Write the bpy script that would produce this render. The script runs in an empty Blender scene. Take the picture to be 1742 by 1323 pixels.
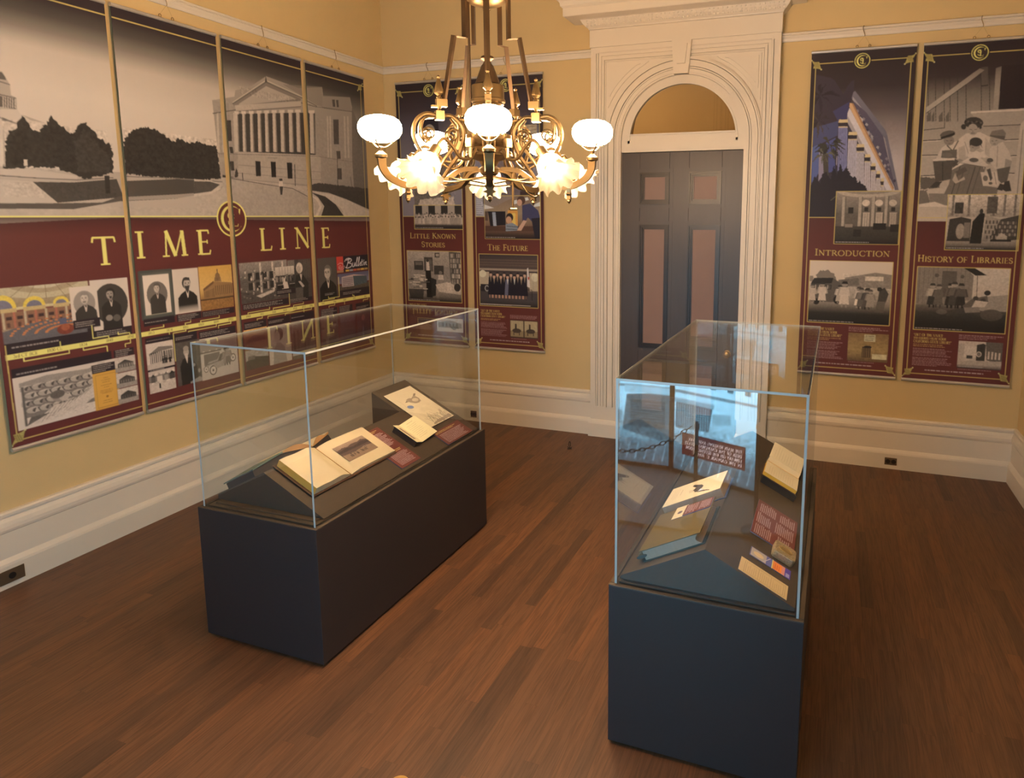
import bpy, bmesh, math, random
import numpy as np
from mathutils import Vector, Matrix

SC = bpy.context.scene
COL = SC.collection
PI = math.pi

# ---------------------------------------------------------------- camera, world, exposure
cam_data = bpy.data.cameras.new('camera')
cam = bpy.data.objects.new('camera', cam_data)
COL.objects.link(cam)
cam_data.sensor_fit = 'HORIZONTAL'
cam_data.sensor_width = 36.0
cam_data.lens = 36.0 * 1143.03 / 1742.0
cam_data.shift_x = -136.29 / 1742.0
cam_data.shift_y = -132.03 / 1742.0
cam_data.clip_start = 0.02
YAW, PITCH, ROLL = -0.3383, 0.14142, 0.00181
fwd = Vector((math.sin(YAW) * math.cos(PITCH), math.cos(YAW) * math.cos(PITCH), -math.sin(PITCH)))
rgt = Vector((math.cos(YAW), -math.sin(YAW), 0))
upv = rgt.cross(fwd)
r2 = rgt * math.cos(ROLL) + upv * math.sin(ROLL)
u2 = upv * math.cos(ROLL) - rgt * math.sin(ROLL)
M = Matrix((r2, u2, -fwd)).transposed().to_4x4()
M.translation = Vector((0, 0, 1.9))
cam.matrix_world = M
SC.camera = cam

world = bpy.data.worlds.new('world')
SC.world = world
world.use_nodes = True
world.node_tree.nodes['Background'].inputs[0].default_value = (0.05, 0.055, 0.06, 1)
world.node_tree.nodes['Background'].inputs[1].default_value = 0.2
vs = SC.view_settings
vs.view_transform = 'Standard'
vs.look = 'None'
vs.gamma = 1.0
vs.use_curve_mapping = False
vs.exposure = 0.0

# strengths of the room's own lamps (used by their builders below)
GLOBE_L = 238.0       # opal gas globes of the chandelier
BULB_L = 42.0         # bulbs inside the ruffled shades
LAMP_COL = (1.0, 0.655, 0.365)
PANEL_L = 16.5        # daylight behind the translucent photo panels
PANEL_COL = (0.36, 0.80, 0.95)

# room: left wall x = XL, back wall y = YB, right wall x = XR (metres)
XL, YB, XR, YF, ZC = -3.943, 5.410, 1.335, -1.6, 4.5

# ---------------------------------------------------------------- colour helpers
def lin(c):
    out = []
    for v in c[:3]:
        v = v / 255.0
        out.append(v / 12.92 if v <= 0.04045 else ((v + 0.055) / 1.055) ** 2.4)
    return tuple(out)

# ---------------------------------------------------------------- materials
MATS = {}
def mat(name, color, rough=0.6, metal=0.0, spec=0.5, vary=0.06, vscale=12.0, bump=0.0, bscale=200.0,
        coat=0.0, stretch=(1, 1, 1), emit=None, estr=0.0):
    """Principled material whose colour wanders a little with object-space noise."""
    if name in MATS:
        return MATS[name]
    m = bpy.data.materials.new(name)
    m.use_nodes = True
    nt = m.node_tree
    b = nt.nodes['Principled BSDF']
    b.inputs['Roughness'].default_value = rough
    b.inputs['Metallic'].default_value = metal
    b.inputs['Specular IOR Level'].default_value = spec
    b.inputs['Coat Weight'].default_value = coat
    tc = nt.nodes.new('ShaderNodeTexCoord')
    mp = nt.nodes.new('ShaderNodeMapping')
    mp.inputs['Scale'].default_value = stretch
    nt.links.new(tc.outputs['Object'], mp.inputs['Vector'])
    nz = nt.nodes.new('ShaderNodeTexNoise')
    nz.inputs['Scale'].default_value = vscale
    nz.inputs['Detail'].default_value = 4.0
    nt.links.new(mp.outputs['Vector'], nz.inputs['Vector'])
    mix = nt.nodes.new('ShaderNodeMix')
    mix.data_type = 'RGBA'
    mix.inputs['A'].default_value = tuple(max(0, c * (1 - vary)) for c in color[:3]) + (1,)
    mix.inputs['B'].default_value = tuple(min(1, c * (1 + vary)) for c in color[:3]) + (1,)
    nt.links.new(nz.outputs['Fac'], mix.inputs['Factor'])
    nt.links.new(mix.outputs['Result'], b.inputs['Base Color'])
    if emit:
        b.inputs['Emission Color'].default_value = tuple(emit) + (1,)
        b.inputs['Emission Strength'].default_value = estr
    if bump:
        n2 = nt.nodes.new('ShaderNodeTexNoise')
        n2.inputs['Scale'].default_value = bscale
        n2.inputs['Detail'].default_value = 3.0
        nt.links.new(mp.outputs['Vector'], n2.inputs['Vector'])
        bp = nt.nodes.new('ShaderNodeBump')
        bp.inputs['Strength'].default_value = bump
        bp.inputs['Distance'].default_value = 0.002
        nt.links.new(n2.outputs['Fac'], bp.inputs['Height'])
        nt.links.new(bp.outputs['Normal'], b.inputs['Normal'])
    MATS[name] = m
    return m

def math_node(nt, op, a, b=None):
    n = nt.nodes.new('ShaderNodeMath')
    n.operation = op
    for i, v in enumerate((a, b)):
        if v is None:
            continue
        if isinstance(v, (int, float)):
            n.inputs[i].default_value = v
        else:
            nt.links.new(v, n.inputs[i])
    return n.outputs[0]

def glass_material(name, tint=(0.97, 0.985, 0.985), base=0.05):
    """Thin clear glass: see-through, with the angle-dependent mirror reflection of a glass surface."""
    m = bpy.data.materials.new(name)
    m.use_nodes = True
    nt = m.node_tree
    nt.nodes.clear()
    out = nt.nodes.new('ShaderNodeOutputMaterial')
    tr = nt.nodes.new('ShaderNodeBsdfTransparent')
    tr.inputs['Color'].default_value = tint + (1,)
    gl = nt.nodes.new('ShaderNodeBsdfGlossy')
    gl.inputs['Roughness'].default_value = 0.0
    geo = nt.nodes.new('ShaderNodeNewGeometry')
    dot = nt.nodes.new('ShaderNodeVectorMath')
    dot.operation = 'DOT_PRODUCT'
    nt.links.new(geo.outputs['Normal'], dot.inputs[0])
    nt.links.new(geo.outputs['Incoming'], dot.inputs[1])
    c = math_node(nt, 'ABSOLUTE', dot.outputs['Value'])
    inv = math_node(nt, 'SUBTRACT', 1.0, c)
    p5 = math_node(nt, 'POWER', inv, 5.0)
    f = math_node(nt, 'ADD', math_node(nt, 'MULTIPLY', p5, 1.0 - base), base)
    mx = nt.nodes.new('ShaderNodeMixShader')
    nt.links.new(f, mx.inputs[0])
    nt.links.new(tr.outputs[0], mx.inputs[1])
    nt.links.new(gl.outputs[0], mx.inputs[2])
    nt.links.new(mx.outputs[0], out.inputs['Surface'])
    MATS[name] = m
    return m

def emission_material(name, color, strength, vary=0.05, vscale=30.0):
    m = bpy.data.materials.new(name)
    m.use_nodes = True
    nt = m.node_tree
    nt.nodes.clear()
    out = nt.nodes.new('ShaderNodeOutputMaterial')
    em = nt.nodes.new('ShaderNodeEmission')
    tc = nt.nodes.new('ShaderNodeTexCoord')
    nz = nt.nodes.new('ShaderNodeTexNoise')
    nz.inputs['Scale'].default_value = vscale
    nt.links.new(tc.outputs['Object'], nz.inputs['Vector'])
    mr = nt.nodes.new('ShaderNodeMapRange')
    mr.inputs['To Min'].default_value = strength * (1 - vary)
    mr.inputs['To Max'].default_value = strength * (1 + vary)
    nt.links.new(nz.outputs['Fac'], mr.inputs['Value'])
    nt.links.new(mr.outputs[0], em.inputs['Strength'])
    em.inputs['Color'].default_value = tuple(color) + (1,)
    nt.links.new(em.outputs[0], out.inputs['Surface'])
    MATS[name] = m
    return m

def printed_material(name, rough=0.55, emit=0.0, tint=(1, 1, 1)):
    """Print: colours come from the mesh's own 'ink' colour attribute."""
    if name in MATS:
        return MATS[name]
    m = bpy.data.materials.new(name)
    m.use_nodes = True
    nt = m.node_tree
    at = nt.nodes.new('ShaderNodeAttribute')
    at.attribute_name = 'ink'
    b = nt.nodes['Principled BSDF']
    b.inputs['Roughness'].default_value = rough
    b.inputs['Specular IOR Level'].default_value = 0.3
    if emit:
        mx = nt.nodes.new('ShaderNodeMix')
        mx.data_type = 'RGBA'
        mx.blend_type = 'MULTIPLY'
        mx.inputs['Factor'].default_value = 1.0
        mx.inputs['B'].default_value = tuple(tint) + (1,)
        nt.links.new(at.outputs['Color'], mx.inputs['A'])
        b.inputs['Base Color'].default_value = (0.05, 0.05, 0.05, 1)
        nt.links.new(mx.outputs['Result'], b.inputs['Emission Color'])
        b.inputs['Emission Strength'].default_value = emit
    else:
        nt.links.new(at.outputs['Color'], b.inputs['Base Color'])
    MATS[name] = m
    return m

def floor_material():
    m = bpy.data.materials.new('oak_strip_floor')
    m.use_nodes = True
    nt = m.node_tree
    L = nt.links
    b = nt.nodes['Principled BSDF']
    tc = nt.nodes.new('ShaderNodeTexCoord')
    sp = nt.nodes.new('ShaderNodeSeparateXYZ')
    L.new(tc.outputs['Object'], sp.inputs[0])
    W = 0.058
    xs = math_node(nt, 'DIVIDE', sp.outputs['X'], W)
    row = math_node(nt, 'FLOOR', xs)
    wn = nt.nodes.new('ShaderNodeTexWhiteNoise')
    wn.noise_dimensions = '1D'
    L.new(row, wn.inputs['W'])
    ys = math_node(nt, 'ADD', math_node(nt, 'DIVIDE', sp.outputs['Y'], 0.85), math_node(nt, 'MULTIPLY', wn.outputs['Value'], 17.3))
    seg = math_node(nt, 'FLOOR', ys)
    cmb = nt.nodes.new('ShaderNodeCombineXYZ')
    L.new(row, cmb.inputs[0])
    L.new(seg, cmb.inputs[1])
    wn2 = nt.nodes.new('ShaderNodeTexWhiteNoise')
    wn2.noise_dimensions = '2D'
    L.new(cmb.outputs[0], wn2.inputs['Vector'])
    ramp = nt.nodes.new('ShaderNodeValToRGB')
    e = ramp.color_ramp.elements
    e[0].position, e[0].color = 0.0, (0.070, 0.036, 0.021, 1)
    e[1].position, e[1].color = 1.0, (0.155, 0.068, 0.031, 1)
    for p, c in ((0.12, (0.108, 0.052, 0.028, 1)), (0.45, (0.120, 0.057, 0.029, 1)), (0.82, (0.130, 0.060, 0.030, 1))):
        n = e.new(p)
        n.color = c
    L.new(wn2.outputs['Value'], ramp.inputs['Fac'])
    # open oak grain, stretched along the strips, different on every strip
    mp = nt.nodes.new('ShaderNodeMapping')
    mp.inputs['Scale'].default_value = (80.0, 4.0, 1.0)
    off = nt.nodes.new('ShaderNodeVectorMath')
    off.operation = 'ADD'
    sc = nt.nodes.new('ShaderNodeVectorMath')
    sc.operation = 'SCALE'
    sc.inputs['Scale'].default_value = 9.7
    L.new(wn2.outputs['Color'], sc.inputs[0])
    L.new(tc.outputs['Object'], off.inputs[0])
    L.new(sc.outputs[0], off.inputs[1])
    L.new(off.outputs[0], mp.inputs['Vector'])
    nz = nt.nodes.new('ShaderNodeTexNoise')
    nz.inputs['Scale'].default_value = 1.0
    nz.inputs['Detail'].default_value = 6.0
    nz.inputs['Distortion'].default_value = 1.3
    L.new(mp.outputs[0], nz.inputs['Vector'])
    gr = nt.nodes.new('ShaderNodeValToRGB')
    g = gr.color_ramp.elements
    g[0].position, g[0].color = 0.34, (0.58, 0.54, 0.52, 1)
    g[1].position, g[1].color = 0.60, (1.10, 1.08, 1.05, 1)
    L.new(nz.outputs['Fac'], gr.inputs['Fac'])
    mul = nt.nodes.new('ShaderNodeMix')
    mul.data_type = 'RGBA'
    mul.blend_type = 'MULTIPLY'
    mul.inputs['Factor'].default_value = 0.85
    L.new(ramp.outputs['Color'], mul.inputs['A'])
    L.new(gr.outputs['Color'], mul.inputs['B'])
    # fine joints between strips and at their ends
    fx = math_node(nt, 'FRACT', xs)
    edge = math_node(nt, 'MINIMUM', fx, math_node(nt, 'SUBTRACT', 1.0, fx))
    fy = math_node(nt, 'FRACT', ys)
    edgey = math_node(nt, 'MULTIPLY', math_node(nt, 'MINIMUM', fy, math_node(nt, 'SUBTRACT', 1.0, fy)), 0.85 / W)
    near = math_node(nt, 'LESS_THAN', math_node(nt, 'MINIMUM', edge, edgey), 0.014)
    jn = nt.nodes.new('ShaderNodeMix')
    jn.data_type = 'RGBA'
    L.new(math_node(nt, 'MULTIPLY', near, 0.30), jn.inputs['Factor'])
    L.new(mul.outputs['Result'], jn.inputs['A'])
    jn.inputs['B'].default_value = (0.035, 0.016, 0.009, 1)
    L.new(jn.outputs['Result'], b.inputs['Base Color'])
    b.inputs['Roughness'].default_value = 0.46
    b.inputs['Specular IOR Level'].default_value = 0.5
    bp = nt.nodes.new('ShaderNodeBump')
    bp.inputs['Strength'].default_value = 0.10
    bp.inputs['Distance'].default_value = 0.001
    L.new(nz.outputs['Fac'], bp.inputs['Height'])
    L.new(bp.outputs['Normal'], b.inputs['Normal'])
    MATS['floor'] = m
    return m

# ---------------------------------------------------------------- mesh builder
class MB:
    def __init__(self):
        self.v, self.f, self.m, self.s = [], [], [], []

    def add(self, verts, faces, mi=0, smooth=False):
        o = len(self.v)
        self.v += [tuple(p) for p in verts]
        for fc in faces:
            self.f.append([i + o for i in fc])
            self.m.append(mi)
            self.s.append(smooth)
        return self

    def box(self, x0, x1, y0, y1, z0, z1, mi=0):
        vs_ = [(x, y, z) for x in (x0, x1) for y in (y0, y1) for z in (z0, z1)]
        return self.add(vs_, [(0, 1, 3, 2), (4, 6, 7, 5), (0, 4, 5, 1), (2, 3, 7, 6), (0, 2, 6, 4), (1, 5, 7, 3)], mi)

    def hexa(self, bottom, top, mi=0):
        """Eight-cornered block: four bottom corners and the four above them, same order."""
        return self.add(list(bottom) + list(top),
                        [(3, 2, 1, 0), (4, 5, 6, 7), (0, 1, 5, 4), (1, 2, 6, 5), (2, 3, 7, 6), (3, 0, 4, 7)], mi)

    def slab(self, quad, n, mi=0):
        """Sheet: four corners given a thickness along n."""
        n = Vector(n)
        q = [Vector(p) for p in quad]
        return self.hexa([p - n for p in q], q, mi)

    def prism(self, poly, a0, a1, axis='y', mi=0):
        """2D outline (u, v) pushed between a0 and a1 along an axis."""
        def P(u, v, a):
            return {'y': (u, a, v), 'x': (a, u, v), 'z': (u, v, a)}[axis]
        n = len(poly)
        vs_ = [P(u, v, a0) for u, v in poly] + [P(u, v, a1) for u, v in poly]
        fs = [tuple(range(n)), tuple(range(2 * n - 1, n - 1, -1))]
        fs += [(i, (i + 1) % n + 0, (i + 1) % n + n, i + n) for i in range(n)]
        return self.add(vs_, fs, mi)

    def loft_rect(self, prof, x0, x1, yb, y_of, mi=0, smooth=False):
        """Mitred moulding on three sides: prof = [(d, z)], rectangle grown sideways by d, front at y_of(d)."""
        vs_, fs = [], []
        for d, z in prof:
            vs_ += [(x0 - d, yb, z), (x0 - d, y_of(d), z), (x1 + d, y_of(d), z), (x1 + d, yb, z)]
        for i in range(len(prof) - 1):
            a, b = i * 4, i * 4 + 4
            fs += [(a + j, a + j + 1, b + j + 1, b + j) for j in range(3)]
        k = (len(prof) - 1) * 4
        fs += [(0, 3, 2, 1), (k, k + 1, k + 2, k + 3), (0, k, k + 3, 3)]
        return self.add(vs_, fs, mi, smooth)

    def extrude_profile(self, prof, p0, p1, inward, mi=0, m0=0.0, m1=0.0, smooth=False):
        """prof [(depth, z)] carried from p0 to p1 (xy), depth measured along 'inward'; m0/m1 mitre the ends per unit depth."""
        p0, p1, nrm = Vector(p0), Vector(p1), Vector(inward)
        t = (p1 - p0).normalized()
        n = len(prof)
        vs_ = []
        for p, mt in ((p0, m0), (p1, -m1)):
            for d, z in prof:
                q = p + nrm * d + t * (d * mt)
                vs_.append((q.x, q.y, z))
        fs = [(i, i + 1, n + i + 1, n + i) for i in range(n - 1)]
        fs += [(n - 1, 0, n, 2 * n - 1), tuple(range(n - 1, -1, -1)), tuple(range(n, 2 * n))]
        return self.add(vs_, fs, mi, smooth)

    def lathe(self, prof, n=32, c=(0, 0), mi=0, smooth=True, ruffle=None):
        """prof [(r, z)] spun about a vertical axis at c."""
        vs_, fs = [], []
        for k, (r, z) in enumerate(prof):
            for i in range(n):
                a = 2 * PI * i / n
                rr, zz = r, z
                if ruffle:
                    rr, zz = ruffle(k, a, r, z)
                vs_.append((c[0] + rr * math.cos(a), c[1] + rr * math.sin(a), zz))
        for k in range(len(prof) - 1):
            for i in range(n):
                j = (i + 1) % n
                fs.append((k * n + i, k * n + j, (k + 1) * n + j, (k + 1) * n + i))
        if prof[0][0] > 1e-6:
            fs.append(tuple(range(n - 1, -1, -1)))
        if prof[-1][0] > 1e-6:
            fs.append(tuple((len(prof) - 1) * n + i for i in range(n)))
        return self.add(vs_, fs, mi, smooth)

    def sphere(self, c, r, n=20, sz=1.0, mi=0):
        k = n // 2
        prof = [(max(1e-5, r * math.sin(PI * i / k)), c[2] - sz * r * math.cos(PI * i / k)) for i in range(k + 1)]
        return self.lathe(prof, n, (c[0], c[1]), mi)

    def tube(self, pts, r, n=10, mi=0, square=False, closed=False, flat=1.0, up=None):
        """Round (or square) bar following pts; r is a radius or one radius per point."""
        pts = [Vector(p) for p in pts]
        k = len(pts)
        rs = r if isinstance(r, (list, tuple)) else [r] * k
        m = 4 if square else n
        vs_, fs = [], []
        prev = Vector(up) if up else None
        for i, p in enumerate(pts):
            a = pts[i - 1] if i > 0 else (pts[-1] if closed else p)
            b = pts[(i + 1) % k] if (i < k - 1 or closed) else p
            t = (b - a).normalized()
            if prev is None:
                prev = Vector((0, 0, 1)) if abs(t.z) < 0.9 else Vector((1, 0, 0))
            side = t.cross(prev)
            if side.length < 1e-5:
                side = t.orthogonal()
            side.normalize()
            nrm = side.cross(t).normalized()
            prev = nrm
            # keep the width of a square bar through a bend
            st = 1.0
            if 0 < i < k - 1:
                d1, d2 = (p - pts[i - 1]).normalized(), (pts[i + 1] - p).normalized()
                st = min(1.8, 1.0 / max(0.35, math.cos(0.5 * d1.angle(d2)))) if square else 1.0
            for j in range(m):
                ang = 2 * PI * (j + (0.5 if square else 0)) / m
                q = p + (side * math.cos(ang) * flat + nrm * math.sin(ang) * st) * rs[i] * (1.414 if square else 1)
                vs_.append(tuple(q))
        seg = k if closed else k - 1
        for i in range(seg):
            for j in range(m):
                a, b = i * m, ((i + 1) % k) * m
                fs.append((a + j, a + (j + 1) % m, b + (j + 1) % m, b + j))
        if not closed:
            fs += [tuple(range(m - 1, -1, -1)), tuple((k - 1) * m + j for j in range(m))]
        return self.add(vs_, fs, mi, not square)

    def xf(self, mtx, start=0):
        for i in range(start, len(self.v)):
            self.v[i] = tuple(mtx @ Vector(self.v[i]))
        return self

    def build(self, name, mats, parent=None, bevel=0.0, sharp=35):
        me = bpy.data.meshes.new(name)
        me.from_pydata(self.v, [], self.f)
        for mt in (mats if isinstance(mats, (list, tuple)) else [mats]):
            me.materials.append(mt)
        bm = bmesh.new()
        bm.from_mesh(me)
        bmesh.ops.recalc_face_normals(bm, faces=bm.faces)
        bm.to_mesh(me)
        bm.free()
        me.polygons.foreach_set('material_index', self.m)
        me.polygons.foreach_set('use_smooth', self.s)
        if any(self.s):
            me.set_sharp_from_angle(angle=math.radians(sharp))
        me.update()
        o = bpy.data.objects.new(name, me)
        COL.objects.link(o)
        if parent:
            o.parent = parent
        if bevel:
            bv = o.modifiers.new('bevel', 'BEVEL')
            bv.width = bevel
            bv.segments = 2
            bv.limit_method = 'ANGLE'
        return o

def spline(pts, n=8):
    """Catmull-Rom curve through pts."""
    P = [Vector(p) for p in pts]
    P = [P[0] * 2 - P[1]] + P + [P[-1] * 2 - P[-2]]
    out = []
    for i in range(1, len(P) - 2):
        for k in range(n):
            t = k / n
            a, b, c, d = P[i - 1], P[i], P[i + 1], P[i + 2]
            out.append(0.5 * ((2 * b) + (c - a) * t + (2 * a - 5 * b + 4 * c - d) * t * t + (3 * b - a - 3 * c + d) * t ** 3))
    out.append(P[-2])
    return out

def thing(name, label, cat, loc=(0, 0, 0), rotz=0.0, group=None):
    o = bpy.data.objects.new(name, None)
    COL.objects.link(o)
    o.empty_display_size = 0.1
    o.location = loc
    o.rotation_euler = (0, 0, rotz)
    o['label'] = label
    o['category'] = cat
    if group:
        o['group'] = group
    return o

def tag(o, label, cat, group=None):
    o['label'] = label
    o['category'] = cat
    if group:
        o['group'] = group
    return o

def struct(o):
    o['kind'] = 'structure'
    return o

def at(o, loc, rotz=0.0):
    o.location = loc
    o.rotation_euler = (0, 0, rotz)
    return o
# ================================================================ ROOM SHELL
wall_m = mat('ochre_wall_paint', (0.62, 0.475, 0.25), rough=0.75, vary=0.04, vscale=3.0, bump=0.25, bscale=350)
white_m = mat('cream_trim_paint', (0.72, 0.66, 0.58), rough=0.42, vary=0.02, vscale=4.0)
ceil_m = mat('ceiling_paint', (0.80, 0.74, 0.64), rough=0.8, vary=0.03, vscale=2.0)
fl_m = floor_material()

DX, DR, DZ = -1.145, 0.49, 2.498     # door arch: centre x, opening radius, spring height
struct(MB().box(XL - 0.1, XR + 0.1, YF - 0.1, YB + 0.1, -0.1, 0).build('floor', fl_m))
struct(MB().box(XL - 0.1, XR + 0.1, YF - 0.1, YB + 0.1, ZC, ZC + 0.1).build('ceiling', ceil_m))
struct(MB().box(XL - 0.1, XL, YF - 0.1, YB + 0.1, 0, ZC).build('wall_left', wall_m))
struct(MB().box(XR, XR + 0.1, YF - 0.1, YB + 0.1, 0, ZC).build('wall_right', wall_m))
struct(MB().box(XL, XR, YF - 0.1, YF, 0, ZC).build('wall_front', wall_m))

def arc(cx, cz, r, a0, a1, n):
    return [(cx + r * math.cos(a0 + (a1 - a0) * i / n), cz + r * math.sin(a0 + (a1 - a0) * i / n)) for i in range(n + 1)]

def arch_wall(mb, x0, x1, z0, ztop, cx, r, zs, y0, y1, mi=0, n=32):
    """Slab x0..x1, z0..ztop with a round-headed opening of half-width r."""
    mb.box(x0, cx - r, y0, y1, z0, zs, mi)
    mb.box(cx + r, x1, y0, y1, z0, zs, mi)
    a = arc(cx, zs, r, PI, 0, n)
    mb.prism([(x0, zs)] + a[:n // 2 + 1] + [(cx, ztop), (x0, ztop)], y0, y1, mi=mi)
    mb.prism([(cx, ztop)] + a[n // 2:] + [(x1, zs), (x1, ztop)], y0, y1, mi=mi)
    return mb

def arch_band(mb, cx, zs, ra, rb, z0, y0, y1, mi=0, n=40):
    """Moulding band between radii ra < rb round the arch and straight down to z0."""
    o = [(cx - rb, z0)] + arc(cx, zs, rb, PI, 0, n) + [(cx + rb, z0)]
    i = [(cx - ra, z0)] + arc(cx, zs, ra, PI, 0, n) + [(cx + ra, z0)]
    for k in range(len(o) - 1):
        mb.prism([o[k], o[k + 1], i[k + 1], i[k]], y0, y1, mi=mi)
    return mb

wb = MB()
arch_wall(wb, XL, XR, 0, ZC, DX, DR + 0.002, DZ, YB, YB + 0.12)
wb.box(DX - 0.50, DX + 0.50, YB + 0.10, YB + 0.119, 2.35, 2.545)
struct(wb.build('wall_back', wall_m))

# hallway glimpsed through the fanlight
hall_m = mat('hall_paint', (0.60, 0.44, 0.22), rough=0.8, vary=0.05, vscale=2.0)
hb = MB()
hb.box(-3.0, 0.8, 7.6, 7.7, 0, 4.2).box(-3.1, -3.0, YB + 0.12, 7.7, 0, 4.2).box(0.8, 0.9, YB + 0.12, 7.7, 0, 4.2)
hb.box(-3.1, 0.9, YB + 0.12, 7.7, 4.2, 4.3).box(-3.1, 0.9, YB + 0.12, 7.7, -0.1, 0.0)
arch_band(hb, -1.7, 2.1, 1.25, 1.5, 0.0, 7.3, 7.6)
arch_band(hb, -1.0, 2.6, 0.9, 1.05, 0.0, 6.3, 6.6)
struct(hb.build('wall_hall', hall_m))
hl = bpy.data.lights.new('hall_lamp', 'POINT')
hl.energy = 26
hl.color = (1.0, 0.66, 0.36)
hl.shadow_soft_size = 0.15
hlo = bpy.data.objects.new('hall_lamp', hl)
hlo.location = (-2.3, 6.6, 3.3)
COL.objects.link(hlo)

# ---------------------------------------------------------------- baseboards and picture rails
BASE = [(0, 0), (0.05, 0), (0.05, 0.116), (0.046, 0.128), (0.036, 0.143), (0.031, 0.150), (0.031, 0.282), (0.036, 0.287),
        (0.040, 0.300), (0.040, 0.318), (0.034, 0.338), (0.026, 0.352), (0.021, 0.356), (0.021, 0.361), (0.029, 0.365),
        (0.030, 0.380), (0.022, 0.389), (0, 0.389)]
RAIL = [(0, 3.177), (0.010, 3.177), (0.014, 3.184), (0.017, 3.196), (0.026, 3.207), (0.030, 3.215), (0.022, 3.221),
        (0.031, 3.226), (0.031, 3.235), (0.022, 3.240), (0, 3.240)]
CX0, CX1 = -1.892, -0.408            # door surround, outer sides
def run(prof, name, p0, p1, inward, m0=0, m1=0):
    struct(MB().extrude_profile(prof, p0, p1, inward, m0=m0, m1=m1).build(name, white_m))
run(BASE, 'baseboard_left', (XL, YF, 0), (XL, YB, 0), (1, 0, 0), 0, 1)
run(BASE, 'baseboard_right', (XR, YF, 0), (XR, YB, 0), (-1, 0, 0), 0, 1)
run(BASE, 'baseboard_back', (XL, YB, 0), (CX0, YB, 0), (0, -1, 0), 1, 0)
run(BASE, 'baseboard_back.001', (CX1, YB, 0), (XR, YB, 0), (0, -1, 0), 0, 1)
run(RAIL, 'trim_1', (XL, YF, 0), (XL, YB, 0), (1, 0, 0), 0, 1)
run(RAIL, 'trim_2', (XR, YF, 0), (XR, YB, 0), (-1, 0, 0), 0, 1)
run(RAIL, 'trim_3', (XL, YB, 0), (CX0, YB, 0), (0, -1, 0), 1, 0)
run(RAIL, 'trim_4', (CX1, YB, 0), (XR, YB, 0), (0, -1, 0), 0, 1)

# ---------------------------------------------------------------- door surround (trim_5)
tr = MB()
ZT = 3.236
arch_wall(tr, CX0, CX1, 0.27, ZT, DX, DR, DZ, 5.350, YB)
def nframe(mb, ox, oz, w, y0, y1, z0=0.27):
    """Mitred strip running up, across and down, inset by ox / oz from the surround's outline."""
    a, b, t = CX0 + ox, CX1 - ox, ZT - oz
    mb.prism([(a, z0), (a + w, z0), (a + w, t - w), (a, t)], y0, y1)
    mb.prism([(b, z0), (b, t), (b - w, t - w), (b - w, z0)], y0, y1)
    mb.prism([(a, t), (a + w, t - w), (b - w, t - w), (b, t)], y0, y1)
nframe(tr, 0.0, 0.0, 0.046, 5.336, 5.351)
nframe(tr, 0.052, 0.030, 0.012, 5.330, 5.351)
nframe(tr, 0.066, 0.046, 0.022, 5.340, 5.351)
nframe(tr, 0.094, 0.080, 0.020, 5.334, 5.351)
nframe(tr, 0.119, 0.108, 0.007, 5.342, 5.351)
for ra, rb, yf in ((0.490, 0.502, 5.338), (0.502, 0.530, 5.330), (0.534, 0.545, 5.336), (0.549, 0.594, 5.328), (0.598, 0.612, 5.320), (0.612, 0.622, 5.330)):
    arch_band(tr, DX, DZ, ra, rb, 0.27, yf, 5.352)
# spandrels: raised triangular panels beside the arch
for s in (-1, 1):
    cxs = DX + s * 0.601
    pts = [(DX + s * 0.655 * math.cos(math.radians(a)), DZ + 0.655 * math.sin(math.radians(a))) for a in range(24, 69, 3)]
    pts = [(cxs, pts[0][1])] + pts[1:-1] + [(pts[-1][0], 3.104), (cxs, 3.104)]
    tr.prism(pts, 5.341, 5.352)
    ins = [(DX + s * 0.685 * math.cos(math.radians(a)), DZ + 0.685 * math.sin(math.radians(a))) for a in range(31, 63, 3)]
    ins = [(cxs - s * 0.018, ins[0][1])] + ins[1:-1] + [(ins[-1][0], 3.088), (cxs - s * 0.018, 3.088)]
    tr.prism(ins, 5.335, 5.342)
# keystone with raised face
tr.prism([(DX - 0.077, 3.232), (DX + 0.077, 3.232), (DX + 0.058, 2.985), (DX - 0.058, 2.985)], 5.306, 5.35)
tr.prism([(DX - 0.047, 3.205), (DX + 0.047, 3.205), (DX + 0.032, 3.060), (DX - 0.032, 3.060)], 5.294, 5.308)
tr.prism([(DX - 0.064, 3.050), (DX + 0.064, 3.050), (DX + 0.056, 2.985), (DX - 0.056, 2.985)], 5.296, 5.33)
# frieze, enriched bed mould, cornice
tr.box(CX0 - 0.006, CX1 + 0.006, 5.324, YB, ZT, 3.372)
yo = lambda d: 5.324 - d
tr.loft_rect([(0.0, 3.368), (0.012, 3.372), (0.014, 3.380), (0.030, 3.392), (0.052, 3.416), (0.062, 3.436), (0.070, 3.440)],
             CX0, CX1, YB, yo)
tr.loft_rect([(0.070, 3.440), (0.165, 3.444), (0.170, 3.448), (0.170, 3.505), (0.178, 3.512), (0.186, 3.520), (0.190, 3.545),
              (0.205, 3.566), (0.228, 3.584), (0.240, 3.590), (0.250, 3.592), (0.250, 3.618), (0.240, 3.624)], CX0, CX1, YB, yo)
rnd = random.Random(5)
nl = 46
for i in range(nl):                       # leaf ornament along the bed mould
    x = CX0 - 0.03 + (CX1 - CX0 + 0.06) * (i + 0.5) / nl
    d = 0.042
    for dz, rr in ((0.018, 0.011), (0.034, 0.009), (0.048, 0.007)):
        s0 = len(tr.v)
        tr.sphere((0, 0, 0), 1.0, 8)
        tr.xf(Matrix.Translation((x + rnd.uniform(-0.003, 0.003), yo(0.02 + dz * 0.75), 3.380 + dz)) @ Matrix.Diagonal((rr * 1.2, 0.007, rr, 1)), s0)
struct(tr.build('trim_5', white_m, sharp=30))
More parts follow.
